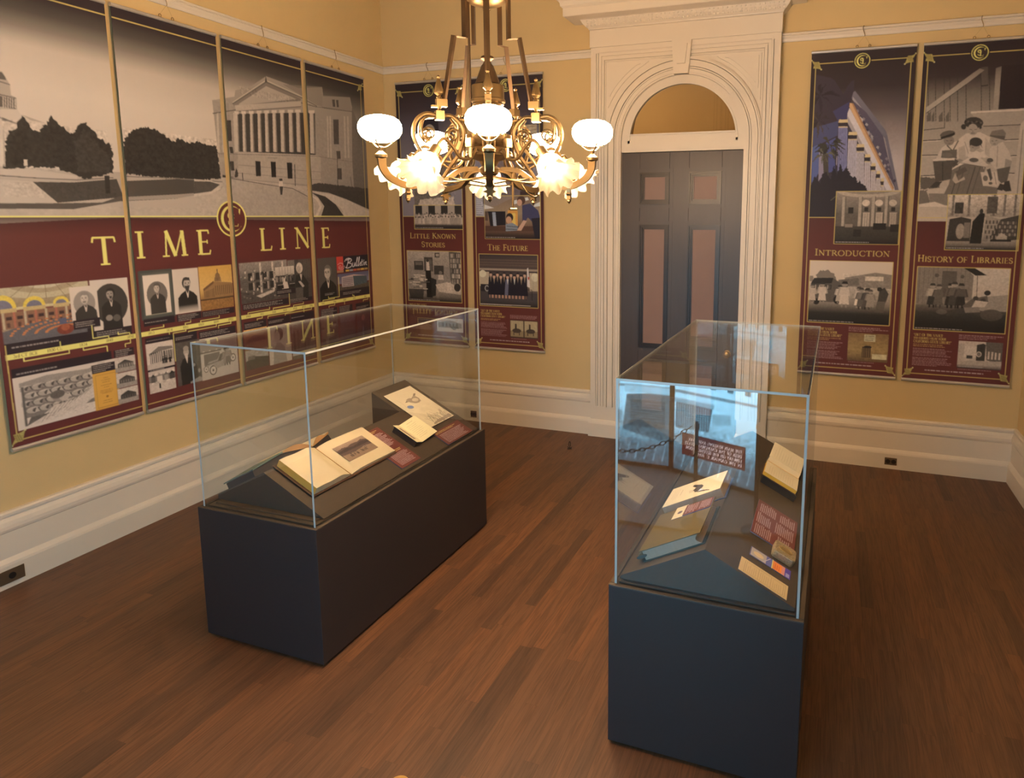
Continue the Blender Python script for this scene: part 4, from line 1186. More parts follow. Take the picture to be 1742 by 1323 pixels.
ART_TEMPLE = [('p',(58,44,48),[(24,150),(141,182),(167,200),(231,304),(252,255),(281,215),(301,208),(302,283),(290,349),(275,475),(205,524),(250,1090),(21,1092),(29,518)],1),('p',(70,66,88),[(22,535),(202,490),(274,458),(267,534),(209,592),(39,675)],1),('p',(62,54,78),[(165,420),(275,357),(271,475),(212,507)],1),('p',(84,86,120),[(30,675),(84,650),(92,851),(39,949)],1),('p',(140,118,122),[(82,693),(127,677),(127,869),(88,922)],1),('p',(76,74,110),[(129,642),(194,609),(201,852),(152,861)],1),('p',(150,126,126),[(206,800),(210,541),(213,533),(227,835)],1),('p',(64,52,58),[(205,532),(276,492),(413,717),(545,994),(219,995)],1),('p',(108,92,92),[(299,291),(310,283),(529,568),(543,602),(642,994),(616,994),(529,626),(289,332)],1),('p',(150,130,124),[(298,324),(516,609),(528,635),(295,343)],1),('p',(84,70,76),[(299,350),(393,437),(516,609),(608,941),(624,994),(477,718),(366,504)],1),('r',(64,52,60),[(379,529),(390,516),(401,526),(396,543)],1.5,4),('r',(128,106,102),[(342,460),(352,447),(363,458),(359,475)],1.5,4),('r',(128,106,102),[(550,814),(560,801),(571,811),(567,828)],1.5,4),('r',(64,52,60),[(390,535),(400,522),(411,533),(407,549)],1.5,4),('r',(128,106,102),[(558,910),(568,896),(579,906),(575,923)],1.5,4),('r',(128,106,102),[(527,819),(538,805),(549,815),(544,832)],1.5,4),('r',(64,52,60),[(345,465),(356,452),(367,462),(362,479)],1.5,4),('r',(128,106,102),[(367,483),(378,470),(389,480),(384,497)],1.5,4),('r',(128,106,102),[(322,425),(333,412),(344,423),(339,439)],1.5,4),('r',(128,106,102),[(554,849),(564,835),(575,846),(570,863)],1.5,4),('r',(160,136,124),[(430,626),(441,613),(452,623),(447,640)],1.5,4),('r',(178,150,134),[(344,479),(354,465),(366,476),(361,493)],1.5,4),('r',(160,136,124),[(501,785),(511,772),(522,782),(518,799)],1.5,4),('r',(128,106,102),[(428,633),(438,620),(449,630),(445,647)],1.5,4),('r',(64,52,60),[(370,511),(381,498),(392,509),(387,525)],1.5,4),('r',(64,52,60),[(549,860),(559,846),(571,857),(566,874)],1.5,4),('r',(160,136,124),[(399,574),(410,561),(421,572),(416,588)],1.5,4),('r',(160,136,124),[(405,582),(416,568),(427,579),(422,596)],1.5,4),('r',(128,106,102),[(412,621),(422,608),(434,618),(429,635)],1.5,4),('r',(128,106,102),[(537,770),(548,757),(559,767),(554,784)],1.5,4),('r',(160,136,124),[(403,587),(413,573),(425,584),(420,601)],1.5,4),('r',(64,52,60),[(396,561),(406,548),(417,558),(413,575)],1.5,4),('r',(160,136,124),[(389,524),(400,511),(411,522),(406,538)],1.5,4),('r',(128,106,102),[(419,594),(429,581),(440,591),(436,608)],1.5,4),('r',(64,52,60),[(598,928),(608,914),(619,924),(614,941)],1.5,4),('r',(160,136,124),[(429,610),(439,596),(450,607),(446,624)],1.5,4),('r',(160,136,124),[(528,820),(538,806),(549,816),(545,833)],1.5,4),('r',(160,136,124),[(472,687),(482,674),(493,684),(489,701)],1.5,4),('r',(178,150,134),[(355,489),(365,476),(377,486),(372,503)],1.5,4),('r',(178,150,134),[(489,736),(499,722),(510,733),(505,749)],1.5,4),('p',(196,142,96),[(279,366),(304,371),(609,975),(605,994),(589,994),(277,391)],1),('p',(160,108,72),[(292,370),(304,371),(609,975),(605,988)],1),('p',(202,174,158),[(268,433),(279,399),(597,994),(545,994),(267,500)],1),('p',(160,136,126),[(267,475),(270,458),(561,994),(545,994),(267,500)],1),('p',(206,178,156),[(328,596),(342,622),(545,994),(537,994)],1),('p',(122,110,132),[(209,532),(272,534),(283,862),(220,861)],1),('l',(87,79,95),[(222,538),(233,861)],2.5),('l',(87,79,95),[(235,538),(246,861)],2.5),('l',(87,79,95),[(248,539),(258,861)],2.5),('l',(87,79,95),[(260,539),(271,862)],2.5),('p',(54,42,42),[(204,502),(274,504),(272,534),(209,532)],1),('p',(206,166,114),[(212,480),(270,482),(274,504),(207,502)],1),('p',(196,160,120),[(209,529),(272,531),(273,540),(210,538)],1),('p',(178,154,148),[(281,624),(340,626),(349,932),(286,931)],1),('l',(128,110,106),[(293,630),(299,931)],2.5),('l',(128,110,106),[(305,630),(311,932)],2.5),('l',(128,110,106),[(317,630),(324,932)],2.5),('l',(128,110,106),[(329,631),(336,932)],2.5),('p',(54,42,42),[(276,593),(341,595),(340,626),(281,624)],1),('p',(206,166,114),[(284,571),(338,573),(341,595),(279,594)],1),('p',(196,160,120),[(281,621),(340,622),(341,631),(281,629)],1),('p',(182,156,146),[(343,713),(393,714),(410,994),(353,994)],1),('l',(131,112,105),[(354,718),(365,994)],2.5),('l',(131,112,105),[(364,719),(376,994)],2.5),('l',(131,112,105),[(374,719),(387,994)],2.5),('l',(131,112,105),[(384,719),(399,994)],2.5),('p',(54,42,42),[(338,682),(394,683),(393,714),(343,713)],1),('p',(206,166,114),[(346,660),(391,661),(394,683),(341,682)],1),('p',(196,160,120),[(343,710),(393,711),(394,719),(344,718)],1),('p',(186,158,146),[(402,787),(439,787),(452,994),(410,994)],1),('l',(133,113,105),[(415,792),(424,994)],2.5),('l',(133,113,105),[(427,792),(438,994)],2.5),('p',(54,42,42),[(396,756),(440,757),(439,787),(402,787)],1),('p',(206,166,114),[(404,734),(437,734),(440,757),(400,756)],1),('p',(196,160,120),[(402,783),(439,784),(439,793),(402,792)],1),('p',(188,160,146),[(448,852),(478,852),(489,994),(454,994)],1),('l',(135,115,105),[(459,857),(466,994)],2.5),('l',(135,115,105),[(469,857),(477,994)],2.5),('p',(54,42,42),[(443,821),(479,821),(478,852),(448,852)],1),('p',(206,166,114),[(451,799),(476,799),(479,821),(446,821)],1),('p',(196,160,120),[(448,848),(478,849),(478,857),(449,857)],1),('p',(190,162,146),[(487,908),(512,908),(520,994),(489,994)],1),('l',(136,116,105),[(496,913),(499,994)],2.5),('l',(136,116,105),[(504,913),(510,994)],2.5),('p',(54,42,42),[(481,877),(513,877),(512,908),(487,908)],1),('p',(206,166,114),[(489,855),(509,855),(513,877),(485,877)],1),('p',(196,160,120),[(487,904),(511,905),(512,913),(487,913)],1),('p',(190,162,146),[(520,960),(539,960),(544,994),(519,994)],1),('l',(136,116,105),[(527,965),(527,994)],2.5),('l',(136,116,105),[(533,965),(535,994)],2.5),('p',(54,42,42),[(514,929),(540,929),(539,960),(520,960)],1),('p',(206,166,114),[(522,906),(537,906),(540,929),(517,929)],1),('p',(196,160,120),[(519,956),(539,956),(540,965),(520,965)],1),('r',(50,38,42),[(75,305),(156,268),(221,322),(151,297)],4,6),('r',(50,38,42),[(75,305),(123,321),(181,403),(140,351)],4,6),('r',(44,34,36),[(75,305),(76,216),(58,228),(50,244)],4,6),('r',(50,38,42),[(75,305),(62,342),(82,437),(93,372)],4,6),('r',(44,34,36),[(75,305),(27,257),(-21,288),(15,285)],4,6),('r',(58,46,48),[(75,305),(29,227),(-22,249),(9,255)],4,6),('r',(44,34,36),[(75,305),(144,268),(197,315),(137,297)],4,6),('r',(50,38,42),[(75,305),(-9,281),(-74,343),(-8,310)],4,6),('r',(44,34,36),[(75,305),(11,342),(-17,449),(35,372)],4,6),('r',(50,38,42),[(75,305),(-4,317),(-52,406),(11,347)],4,6),('r',(50,38,42),[(75,305),(20,262),(-31,299),(11,290)],4,6),('r',(58,46,48),[(75,305),(91,336),(131,426),(118,367)],4,6),('r',(58,46,48),[(75,305),(-12,277),(-80,338),(-12,306)],4,6),('r',(44,34,36),[(75,305),(-3,253),(-72,297),(-12,281)],4,6),('r',(44,34,36),[(75,305),(105,219),(110,234),(80,246)],4,6),('r',(44,34,36),[(75,305),(100,228),(100,243),(74,256)],4,6),('r',(46,36,36),[(69,485),(90,419),(93,431),(72,439)],4,6),('r',(54,42,42),[(69,485),(79,433),(72,445),(60,453)],4,6),('r',(70,54,48),[(69,485),(49,430),(20,444),(33,450)],4,6),('r',(46,36,36),[(69,485),(24,505),(4,578),(40,527)],4,6),('r',(46,36,36),[(69,485),(25,471),(-8,511),(27,492)],4,6),('r',(54,42,42),[(69,485),(115,446),(146,473),(105,466)],4,6),('r',(70,54,48),[(69,485),(80,514),(108,591),(100,536)],4,6),('r',(70,54,48),[(69,485),(56,522),(67,606),(78,543)],4,6),('r',(54,42,42),[(69,485),(105,494),(148,555),(117,515)],4,6),('r',(46,36,36),[(69,485),(32,502),(18,568),(48,524)],4,6),('r',(54,42,42),[(69,485),(27,481),(2,528),(35,502)],4,6),('r',(54,42,42),[(69,485),(58,419),(35,430),(40,439)],4,6),('p',(70,58,48),[(110,738),(148,729),(158,887),(124,887)],1),('r',(56,48,38),[(156,660),(103,654),(68,706),(110,676)],4,6),('r',(66,56,42),[(156,660),(170,694),(204,780),(192,717)],4,6),('r',(56,48,38),[(156,660),(91,641),(42,692),(92,664)],4,6),('r',(46,40,36),[(156,660),(116,695),(105,785),(136,718)],4,6),('r',(46,40,36),[(156,660),(202,657),(248,711),(208,679)],4,6),('r',(66,56,42),[(156,660),(217,625),(265,664),(211,647)],4,6),('r',(56,48,38),[(156,660),(174,681),(209,752),(194,704)],4,6),('r',(46,40,36),[(156,660),(191,688),(239,771),(209,711)],4,6),('r',(46,40,36),[(156,660),(205,666),(257,731),(215,689)],4,6),('r',(56,48,38),[(156,660),(207,606),(241,632),(194,628)],4,6),('r',(66,56,42),[(156,660),(134,594),(103,608),(116,616)],4,6),('r',(56,48,38),[(156,660),(205,609),(237,634),(193,631)],4,6),('r',(56,48,38),[(156,660),(110,671),(88,736),(125,694)],4,6),('r',(66,56,42),[(156,660),(168,700),(200,793),(190,723)],4,6),('r',(66,56,42),[(156,660),(200,661),(246,718),(208,683)],4,6),('r',(46,40,36),[(156,660),(179,678),(216,747),(197,701)],4,6),('r',(46,40,36),[(156,660),(196,621),(221,647),(185,644)],4,6),('r',(56,48,38),[(156,660),(214,646),(266,699),(216,669)],4,6),('r',(56,48,38),[(118,729),(75,726),(46,772),(81,744)],4,6),('r',(78,66,50),[(118,729),(70,728),(37,778),(76,745)],4,6),('r',(96,84,64),[(118,729),(129,751),(154,815),(145,769)],4,6),('r',(56,48,38),[(118,729),(94,692),(68,711),(84,710)],4,6),('r',(96,84,64),[(118,729),(100,745),(102,800),(117,763)],4,6),('r',(56,48,38),[(118,729),(93,684),(64,701),(81,701)],4,6),('r',(96,84,64),[(118,729),(162,706),(197,740),(159,724)],4,6),('r',(96,84,64),[(118,729),(96,681),(69,696),(84,698)],4,6),('r',(78,66,50),[(118,729),(145,727),(176,769),(153,745)],4,6),('r',(56,48,38),[(118,729),(83,689),(48,710),(74,706)],4,6),('r',(96,84,64),[(118,729),(71,731),(40,783),(78,748)],4,6),('r',(78,66,50),[(118,729),(115,750),(131,811),(133,768)],4,6),('r',(41,33,36),[(35,957),(60,878),(98,940),(111,878),(139,852),(172,914),(190,809),(216,879),(235,800),(259,853),(277,814),(320,897),(340,888),(364,940),(370,914),(393,945),(419,966),(433,994),(440,1088),(21,1092)],5,7),('l',(92,78,52),[(182,1064),(221,1030)],6)]
ART_STEPS = [('l',sep(58),[(33,162),(59,516)],4),('l',sep(58),[(80,157),(106,519)],4),('l',sep(58),[(134,157),(160,522)],4),('l',sep(58),[(170,160),(197,524)],4),('l',sep(58),[(217,160),(244,527)],4),('l',sep(58),[(277,266),(296,530)],4),('l',sep(58),[(362,173),(390,535)],4),('l',sep(58),[(413,181),(440,538)],4),('p',sep(96),[(362,173),(403,172),(411,294),(373,297)],1),('l',sep(40),[(373,297),(411,294)],6),('p',sep(166),[(38,424),(322,203),(355,180),(383,193),(278,279),(41,459)],1),('l',sep(52),[(41,462),(278,281)],4),('p',sep(96),[(46,481),(71,448),(76,517),(49,520)],1),('p',sep(96),[(78,483),(93,449),(98,519),(81,522)],1),('p',sep(96),[(123,486),(145,453),(151,522),(126,525)],1),('p',sep(96),[(167,488),(185,455),(191,524),(170,527)],1),('p',sep(150),[(451,185),(484,175),(490,458),(455,460)],1),('p',(44,31,30),[(484,171),(626,171),(650,460),(486,457)],1),('p',sep(196),[(320,464),(650,458),(651,474),(321,476)],1),('p',sep(160),[(321,477),(651,476),(636,562),(406,563)],1),('l',sep(64),[(406,567),(633,564)],5),('p',sep(150),[(33,567),(160,522),(165,565),(34,577)],1),('l',sep(66),[(34,577),(166,567)],5),('l',sep(60),[(162,505),(164,570)],4),('l',sep(62),[(35,650),(149,647)],6),('l',sep(200),[(36,657),(149,654)],5),('l',sep(62),[(540,662),(626,661)],6),('l',sep(200),[(541,669),(627,668)],5),('l',sep(62),[(33,752),(133,752)],6),('l',sep(200),[(34,759),(133,759)],5),('l',sep(62),[(583,770),(620,768)],6),('l',sep(200),[(583,776),(621,774)],5),('l',sep(62),[(36,895),(124,892)],6),('l',sep(200),[(36,902),(124,899)],5),('l',sep(62),[(562,884),(615,888)],6),('l',sep(200),[(563,890),(616,894)],5),('p',sep(184),[(626,565),(655,518),(699,1035),(614,1034)],1),('l',sep(120),[(643,599),(643,1034)],4),('r',sep(96),[(30,903),(117,910),(168,937),(163,981),(41,987)],6,8),('r',sep(110),[(25,995),(83,996),(107,1093),(30,1092)],6,8),('p',sep(186),[(77,1001),(203,974),(223,1027),(221,1103),(104,1058)],1),('p',sep(128),[(93,1018),(215,1021),(221,1103),(107,1093)],1),('p',sep(206),[(41,1094),(138,1078),(230,1114),(38,1112)],1),('p',sep(112),[(236,835),(278,815),(420,833),(446,910),(439,969),(525,984),(521,1032),(191,1026),(218,956)],1),('l',sep(80),[(280,837),(239,1025)],7),('l',sep(94),[(311,838),(271,1026)],7),('l',sep(108),[(343,839),(303,1027)],7),('l',sep(80),[(374,840),(335,1027)],7),('l',sep(94),[(405,841),(366,1028)],7),('l',sep(108),[(436,842),(397,1028)],7),('p',sep(196),[(260,647),(301,611),(386,604),(451,641),(471,742),(462,783),(399,764),(329,761),(270,793),(256,716)],1),('p',sep(174),[(256,707),(300,692),(315,786),(272,793)],1),('p',sep(178),[(420,638),(463,699),(466,784),(429,757)],1),('l',sep(140),[(297,666),(328,753)],4),('l',sep(150),[(430,672),(429,748)],3),('p',sep(64),[(403,543),(398,559),(383,572),(360,578),(333,577),(309,568),(291,553),(284,536),(288,519),(304,507),(327,501),(354,502),(378,511),(395,526)],1),('p',sep(60),[(299,566),(298,574),(294,580),(288,583),(281,583),(274,579),(269,572),(267,564),(268,556),(272,550),(278,546),(285,547),(292,551),(296,558)],1),('p',sep(158),[(373,587),(371,604),(364,617),(352,624),(338,623),(325,615),(315,601),(310,583),(312,567),(320,553),(332,547),(346,547),(359,556),(368,570)],1),('p',sep(60),[(290,572),(294,530),(347,508),(393,544),(395,578),(385,586),(370,555),(335,545),(308,556)],1),('p',sep(46),[(300,530),(299,533),(297,535),(295,536),(292,536),(289,534),(286,532),(286,529),(286,527),(288,525),(291,524),(294,524),(297,525),(299,528)],1),('p',sep(72),[(309,538),(308,540),(307,542),(304,543),(301,543),(298,542),(296,539),(295,537),(295,534),(297,532),(300,531),(303,531),(306,533),(308,535)],1),('p',sep(98),[(317,531),(317,534),(315,536),(312,537),(309,537),(306,535),(304,533),(303,530),(303,528),(305,526),(308,525),(311,525),(314,526),(316,529)],1),('p',sep(46),[(326,538),(326,541),(324,543),(321,544),(318,544),(315,543),(313,540),(312,538),(313,535),(314,533),(317,532),(320,532),(323,534),(325,536)],1),('p',sep(72),[(334,532),(334,535),(332,537),(329,538),(326,537),(323,536),(321,534),(320,531),(321,529),(322,527),(325,526),(328,526),(331,527),(333,530)],1),('p',sep(98),[(343,539),(343,542),(341,544),(338,545),(335,545),(332,543),(330,541),(329,539),(330,536),(332,534),(334,533),(338,533),(340,535),(343,537)],1),('p',sep(46),[(351,533),(351,536),(349,538),(347,539),(343,538),(340,537),(338,535),(337,532),(338,530),(340,528),(342,527),(346,527),(348,528),(351,531)],1),('p',sep(72),[(361,540),(360,543),(358,545),(356,546),(353,546),(350,544),(347,542),(347,540),(347,537),(349,535),(352,534),(355,534),(358,536),(360,538)],1),('p',sep(98),[(369,534),(368,537),(366,539),(364,540),(361,539),(358,538),(356,536),(355,533),(355,531),(357,529),(360,528),(363,528),(366,529),(368,532)],1),('p',sep(46),[(378,541),(377,544),(376,546),(373,547),(370,547),(367,545),(365,543),(364,541),(364,538),(366,536),(369,535),(372,535),(375,537),(377,539)],1),('p',sep(72),[(386,535),(385,538),(384,540),(381,541),(378,540),(375,539),(373,537),(372,534),(372,532),(374,530),(377,529),(380,529),(383,530),(385,532)],1),('p',sep(98),[(395,542),(394,545),(393,547),(390,548),(387,548),(384,546),(382,544),(381,542),(381,539),(383,537),(386,536),(389,536),(392,538),(394,540)],1),('l',sep(60),[(320,582),(335,586)],3),('l',sep(60),[(352,587),(366,585)],3),('l',sep(74),[(332,610),(357,611)],4),('p',sep(128),[(340,587),(338,602),(347,603)],1),('p',sep(204),[(327,736),(420,729),(435,778),(323,774)],1),('p',sep(152),[(394,703),(392,715),(384,725),(371,730),(356,729),(343,723),(333,713),(328,700),(331,688),(339,678),(352,673),(366,674),(380,680),(390,690)],1),('p',sep(62),[(407,671),(404,684),(394,694),(378,700),(360,699),(343,692),(331,681),(326,668),(329,654),(339,644),(355,639),(373,640),(390,647),(402,658)],1),('p',sep(62),[(326,668),(391,662),(410,714),(393,688),(346,684),(330,697)],1),('l',sep(80),[(344,704),(354,708)],3),('p',sep(160),[(367,727),(365,732),(361,736),(354,738),(346,738),(339,735),(334,731),(332,726),(333,721),(338,717),(345,715),(352,715),(359,718),(364,722)],1),('p',sep(170),[(420,731),(395,713),(365,722),(397,743)],1),('p',sep(172),[(238,926),(253,879),(276,933),(310,905),(318,924),(259,952)],1),('p',sep(92),[(252,870),(311,838),(329,864),(277,897)],1),('p',sep(206),[(208,862),(319,782),(387,762),(400,777),(339,796),(226,859)],1),('p',sep(196),[(331,791),(400,777),(455,830),(429,841),(358,826),(277,807)],1),('p',sep(96),[(392,794),(390,800),(382,805),(370,808),(357,807),(345,804),(336,798),(333,791),(335,785),(343,780),(355,777),(368,778),(380,781),(389,787)],1),('p',sep(146),[(296,794),(294,799),(288,803),(278,805),(268,805),(258,802),(251,798),(248,793),(250,787),(257,784),(266,782),(277,782),(286,785),(293,789)],1),('p',sep(140),[(478,809),(477,815),(471,820),(463,822),(453,822),(444,819),(438,814),(435,808),(437,802),(443,797),(451,795),(461,796),(469,798),(476,803)],1),('l',sep(70),[(210,864),(277,809),(436,842)],3),('p',sep(196),[(124,779),(156,703),(187,680),(259,658),(266,785),(159,781)],1),('p',sep(100),[(160,722),(253,717),(256,781),(156,772)],1),('l',sep(96),[(188,687),(223,723)],8),('l',sep(96),[(256,660),(230,719)],8),('p',sep(132),[(232,656),(230,671),(221,683),(208,689),(193,688),(179,681),(169,668),(164,653),(167,638),(175,627),(188,621),(203,621),(217,629),(227,641)],1),('p',sep(92),[(234,603),(232,614),(222,624),(204,633),(183,636),(162,635),(146,629),(139,620),(141,609),(152,598),(170,590),(191,586),(211,587),(227,593)],1),('p',sep(48),[(143,631),(231,601),(233,617),(149,646)],1),('l',sep(50),[(182,654),(194,658)],3),('l',sep(50),[(206,657),(219,654)],3),('l',sep(70),[(197,675),(211,674)],3),('p',sep(110),[(227,756),(224,762),(215,767),(202,770),(187,769),(173,766),(163,760),(160,753),(162,746),(171,741),(185,739),(200,740),(213,743),(223,749)],1),('p',sep(204),[(105,781),(243,775),(238,789),(108,795)],1),('p',sep(84),[(106,794),(236,790),(269,823),(232,839),(229,921),(177,933),(131,936)],1),('l',sep(56),[(169,803),(177,929)],5),('p',sep(66),[(96,977),(131,938),(177,936),(143,978)],1),('p',sep(80),[(235,822),(245,780),(269,798),(256,823)],1),('p',sep(190),[(451,724),(471,696),(530,675),(575,746),(595,805),(586,853),(499,859),(465,813)],1),('l',sep(140),[(501,701),(506,844)],4),('p',sep(150),[(554,787),(595,805),(586,853),(552,845)],1),('p',sep(158),[(506,669),(505,684),(498,695),(487,701),(474,700),(461,693),(452,681),(448,666),(450,652),(457,641),(468,635),(481,635),(493,642),(502,654)],1),('p',sep(118),[(447,629),(459,600),(524,591),(545,618),(536,662),(452,633)],1),('p',sep(92),[(446,626),(542,637),(538,664),(450,636)],1),('l',sep(56),[(462,665),(471,668)],3),('l',sep(56),[(485,666),(495,664)],3),('l',sep(80),[(473,687),(487,688)],3),('p',sep(96),[(507,857),(589,840),(576,939),(542,955),(520,929)],1),('p',sep(62),[(553,997),(560,945),(589,935),(607,1007),(573,1011)],1),('p',sep(66),[(518,996),(534,954),(558,963),(553,1006)],1),('p',sep(194),[(410,877),(510,873),(529,971),(432,971)],1),('p',sep(84),[(446,859),(468,851),(486,919),(475,940)],1),('p',sep(110),[(458,919),(457,928),(454,935),(448,938),(441,938),(434,934),(430,927),(427,918),(428,909),(432,902),(438,898),(445,899),(451,903),(456,910)],1),('p',sep(96),[(489,953),(488,958),(485,961),(480,963),(475,963),(469,961),(466,957),(464,953),(465,948),(468,945),(473,943),(478,943),(484,945),(487,949)],1),('l',sep(70),[(493,877),(512,962)],3),('p',sep(90),[(482,797),(481,803),(475,808),(468,811),(459,811),(450,808),(444,802),(442,795),(443,789),(448,784),(456,781),(465,781),(473,785),(479,790)],1)]

def traced(f, cmds, rect):
    """Flat shapes of a printed picture, clipped to its frame."""
    g = f.frame(0, 0, f.w, f.h)
    g.ox = g.oy = 0.0
    g.sx = g.sy = 1.0
    g.clip = rect
    for c in cmds:
        if c[0] == 'p':
            g.poly(c[2], c[1], c[3])
        elif c[0] == 'r':
            g.rough(c[2], c[1], c[3], len(c[2]) * 7 + c[2][0][0], step=c[4])
        elif c[0] == 'l':
            g.line(c[2], c[3], c[1])
# ================================================================ BANNERS
rail_m = mat('satin_aluminium_rail', (0.62, 0.60, 0.58), rough=0.35, metal=0.6, vary=0.03)
wire_m = mat('dull_brass_hook_wire', (0.30, 0.22, 0.12), rough=0.4, metal=0.8)
print_m = printed_material('banner_print', 0.5)

def emblem(f, cx, cy, r, bg=MAROON, c=YEL):
    """Gold ring round a large C holding a small S and L."""
    f.ell(cx, cy, r, r, c, n=48).ell(cx, cy, r * 0.915, r * 0.915, bg, n=48)
    o = [(cx + r * .73 * math.cos(math.radians(a)), cy - r * .73 * math.sin(math.radians(a))) for a in range(36, 326, 6)]
    i = [(cx + r * .11 + r * .66 * math.cos(math.radians(a)), cy - r * .655 * math.sin(math.radians(a))) for a in range(322, 40, -6)]
    f.poly(o + i, c)
    f.poly([(cx + r * .52, cy - r * .56), (cx + r * .62, cy - r * .54), (cx + r * .56, cy - r * .22), (cx + r * .50, cy - r * .36)], c)
    f.text('L', cx - r * .02, cy + r * .42, r * .66, c, weight=0.12)
    f.text('S', cx - r * .30, cy + r * .34, r * .70, c, weight=0.13)
    f.text('S', cx - r * .10, cy + r * .06, r * .44, c, weight=0.10)

def corner_knot(f, cx, cy, sx, sy, c=(168, 138, 72)):
    """Interlaced corner ornament with points along the diagonal."""
    r = 26
    f.poly([(cx - sx * 36, cy - sy * 36), (cx - sx * 14, cy - sy * 26), (cx + sx * 22, cy - sy * 22), (cx + sx * 16, cy), (cx + sx * 38, cy + sy * 38), (cx + sx * 16, cy + sy * 22), (cx - sx * 18, cy + sy * 20), (cx - sx * 26, cy - sy * 12)], c)
    for k in (-10, 0, 10):
        f.line([(cx - r * .8, cy + k - 6), (cx + r * .8, cy + k + 6)], 2, (96, 72, 40))
        f.line([(cx + k - 6, cy - r * .8), (cx + k + 6, cy + r * .8)], 2, (96, 72, 40))
    f.ell(cx - sx * 34, cy - sy * 34, 5, 5, (200, 170, 110)).ell(cx + sx * 34, cy + sy * 34, 5, 5, (200, 170, 110))

def bust(f, bg, skin, hair, suit, oval=None, mat_=None, beard=0, glasses=False, look=-1, cx=.5, hy=.32, s=1.0, shirt=200, crown=1.0):
    """Head-and-shoulders portrait in a unit frame."""
    f.rect(0, 0, 1, 1, sep(mat_ if mat_ else bg))
    if oval:
        f.ell(.5, .5, oval, oval * 0.94 * f.asp * 1.25 if f.asp < .9 else .46, sep(bg))
    A = f.asp
    hw, hh = .135 * s, .175 * s * A * 1.05
    f.poly([(cx - .36 * s, 1.02), (cx - .35 * s, hy + hh * 2.5), (cx - .22 * s, hy + hh * 1.75), (cx - .06 * s, hy + hh * 1.25), (cx + .08 * s, hy + hh * 1.25), (cx + .24 * s, hy + hh * 1.75), (cx + .36 * s, hy + hh * 2.5), (cx + .38 * s, 1.02)], sep(suit))
    f.poly([(cx - .05 * s, hy + hh * 1.2), (cx + .07 * s, hy + hh * 1.2), (cx + .03 * s, hy + hh * 2.5), (cx, hy + hh * 2.6)], sep(shirt))
    f.poly([(cx - .03 * s, hy + hh * 1.35), (cx + .05 * s, hy + hh * 1.35), (cx + .02 * s, hy + hh * 1.9)], sep(max(30, suit - 10)))
    f.rect(cx - .06 * s, hy + hh * .6, cx + .07 * s, hy + hh * 1.35, sep(skin * .82))
    f.ell(cx + look * -.015, hy - hh * .12, hw * 1.16, hh * 1.08, sep(hair))
    f.ell(cx + look * .012, hy + hh * .1, hw * .94, hh * .98, sep(skin))
    f.ell(cx + look * .05 * s, hy + hh * .12, hw * .5, hh * .72, sep(min(230, skin * 1.08)), .8)
    f.poly([(cx - hw * 1.1, hy - hh * .25), (cx - hw * .8, hy - hh * 1.1 * crown), (cx + hw * .8, hy - hh * 1.1 * crown), (cx + hw * 1.12, hy - hh * .1), (cx + hw * .8, hy - hh * .55), (cx - hw * .5, hy - hh * .62)], sep(hair))
    ex = look * .02 * s
    for k in (-1, 1):
        f.ell(cx + ex + k * hw * .42, hy, hw * .17, hh * .07, sep(45))
        f.line([(cx + ex + k * hw * .22, hy - hh * .16), (cx + ex + k * hw * .66, hy - hh * .15)], 2.2, sep(hair * .8 + 10))
    f.poly([(cx + ex, hy), (cx + ex + look * hw * .28, hy + hh * .34), (cx + ex - look * hw * .06, hy + hh * .36)], sep(skin * .78))
    f.line([(cx + ex - hw * .26, hy + hh * .58), (cx + ex + hw * .26, hy + hh * .58)], 2, sep(70))
    if beard:
        f.poly([(cx - hw * .75, hy + hh * .25), (cx - hw * .35, hy + hh * .42), (cx + hw * .35, hy + hh * .42), (cx + hw * .8, hy + hh * .25), (cx + hw * .55, hy + hh * 1.1), (cx + hw * .15, hy + hh * (1.1 + .5 * beard)), (cx - hw * .35, hy + hh * 1.1)], sep(beard * 40 if beard > 1.6 else hair))
    if glasses:
        for k in (-1, 1):
            f.frame_line(cx + ex + k * hw * .48 - hw * .34, hy - hh * .12, cx + ex + k * hw * .48 + hw * .34, hy + hh * .16, 2, sep(50))

def people(f, n, y0, h, seed, lo=50, hi=205, x0=0.04, x1=0.96, dress=.5):
    """Row of standing figures with feet at y0 + h."""
    rs = random.Random(seed)
    A = f.asp
    for i in range(n):
        x = x0 + (x1 - x0) * (i + .5) / n + rs.uniform(-.3, .3) / n
        hh = h * rs.uniform(.85, 1.05)
        w = hh / A * .17
        top = y0 + h - hh
        t = rs.uniform(lo, hi)
        b = t if rs.random() < dress else rs.uniform(lo, lo + 40)
        f.poly([(x - w, top + hh * .22), (x + w, top + hh * .22), (x + w * 1.15, top + hh * .55), (x - w * 1.15, top + hh * .55)], sep(t))
        f.poly([(x - w * .8, top + hh * .52), (x + w * .8, top + hh * .52), (x + w * 1.1, top + hh * .88), (x - w * 1.1, top + hh * .88)], sep(b))
        for k in (-1, 1):
            f.rect(x + k * w * .45 - w * .18, top + hh * .86, x + k * w * .45 + w * .18, top + hh, sep(b * .7))
            f.line([(x + k * w, top + hh * .26), (x + k * w * 1.35, top + hh * .52)], max(1.5, w * .35 * f.sx), sep(t * .85))
        f.ell(x, top + hh * .11, w * .62, hh * .10, sep(rs.uniform(120, 165)))
        f.poly([(x - w * .68, top + hh * .10), (x - w * .4, top), (x + w * .4, top), (x + w * .68, top + hh * .10)], sep(rs.uniform(40, 80)))

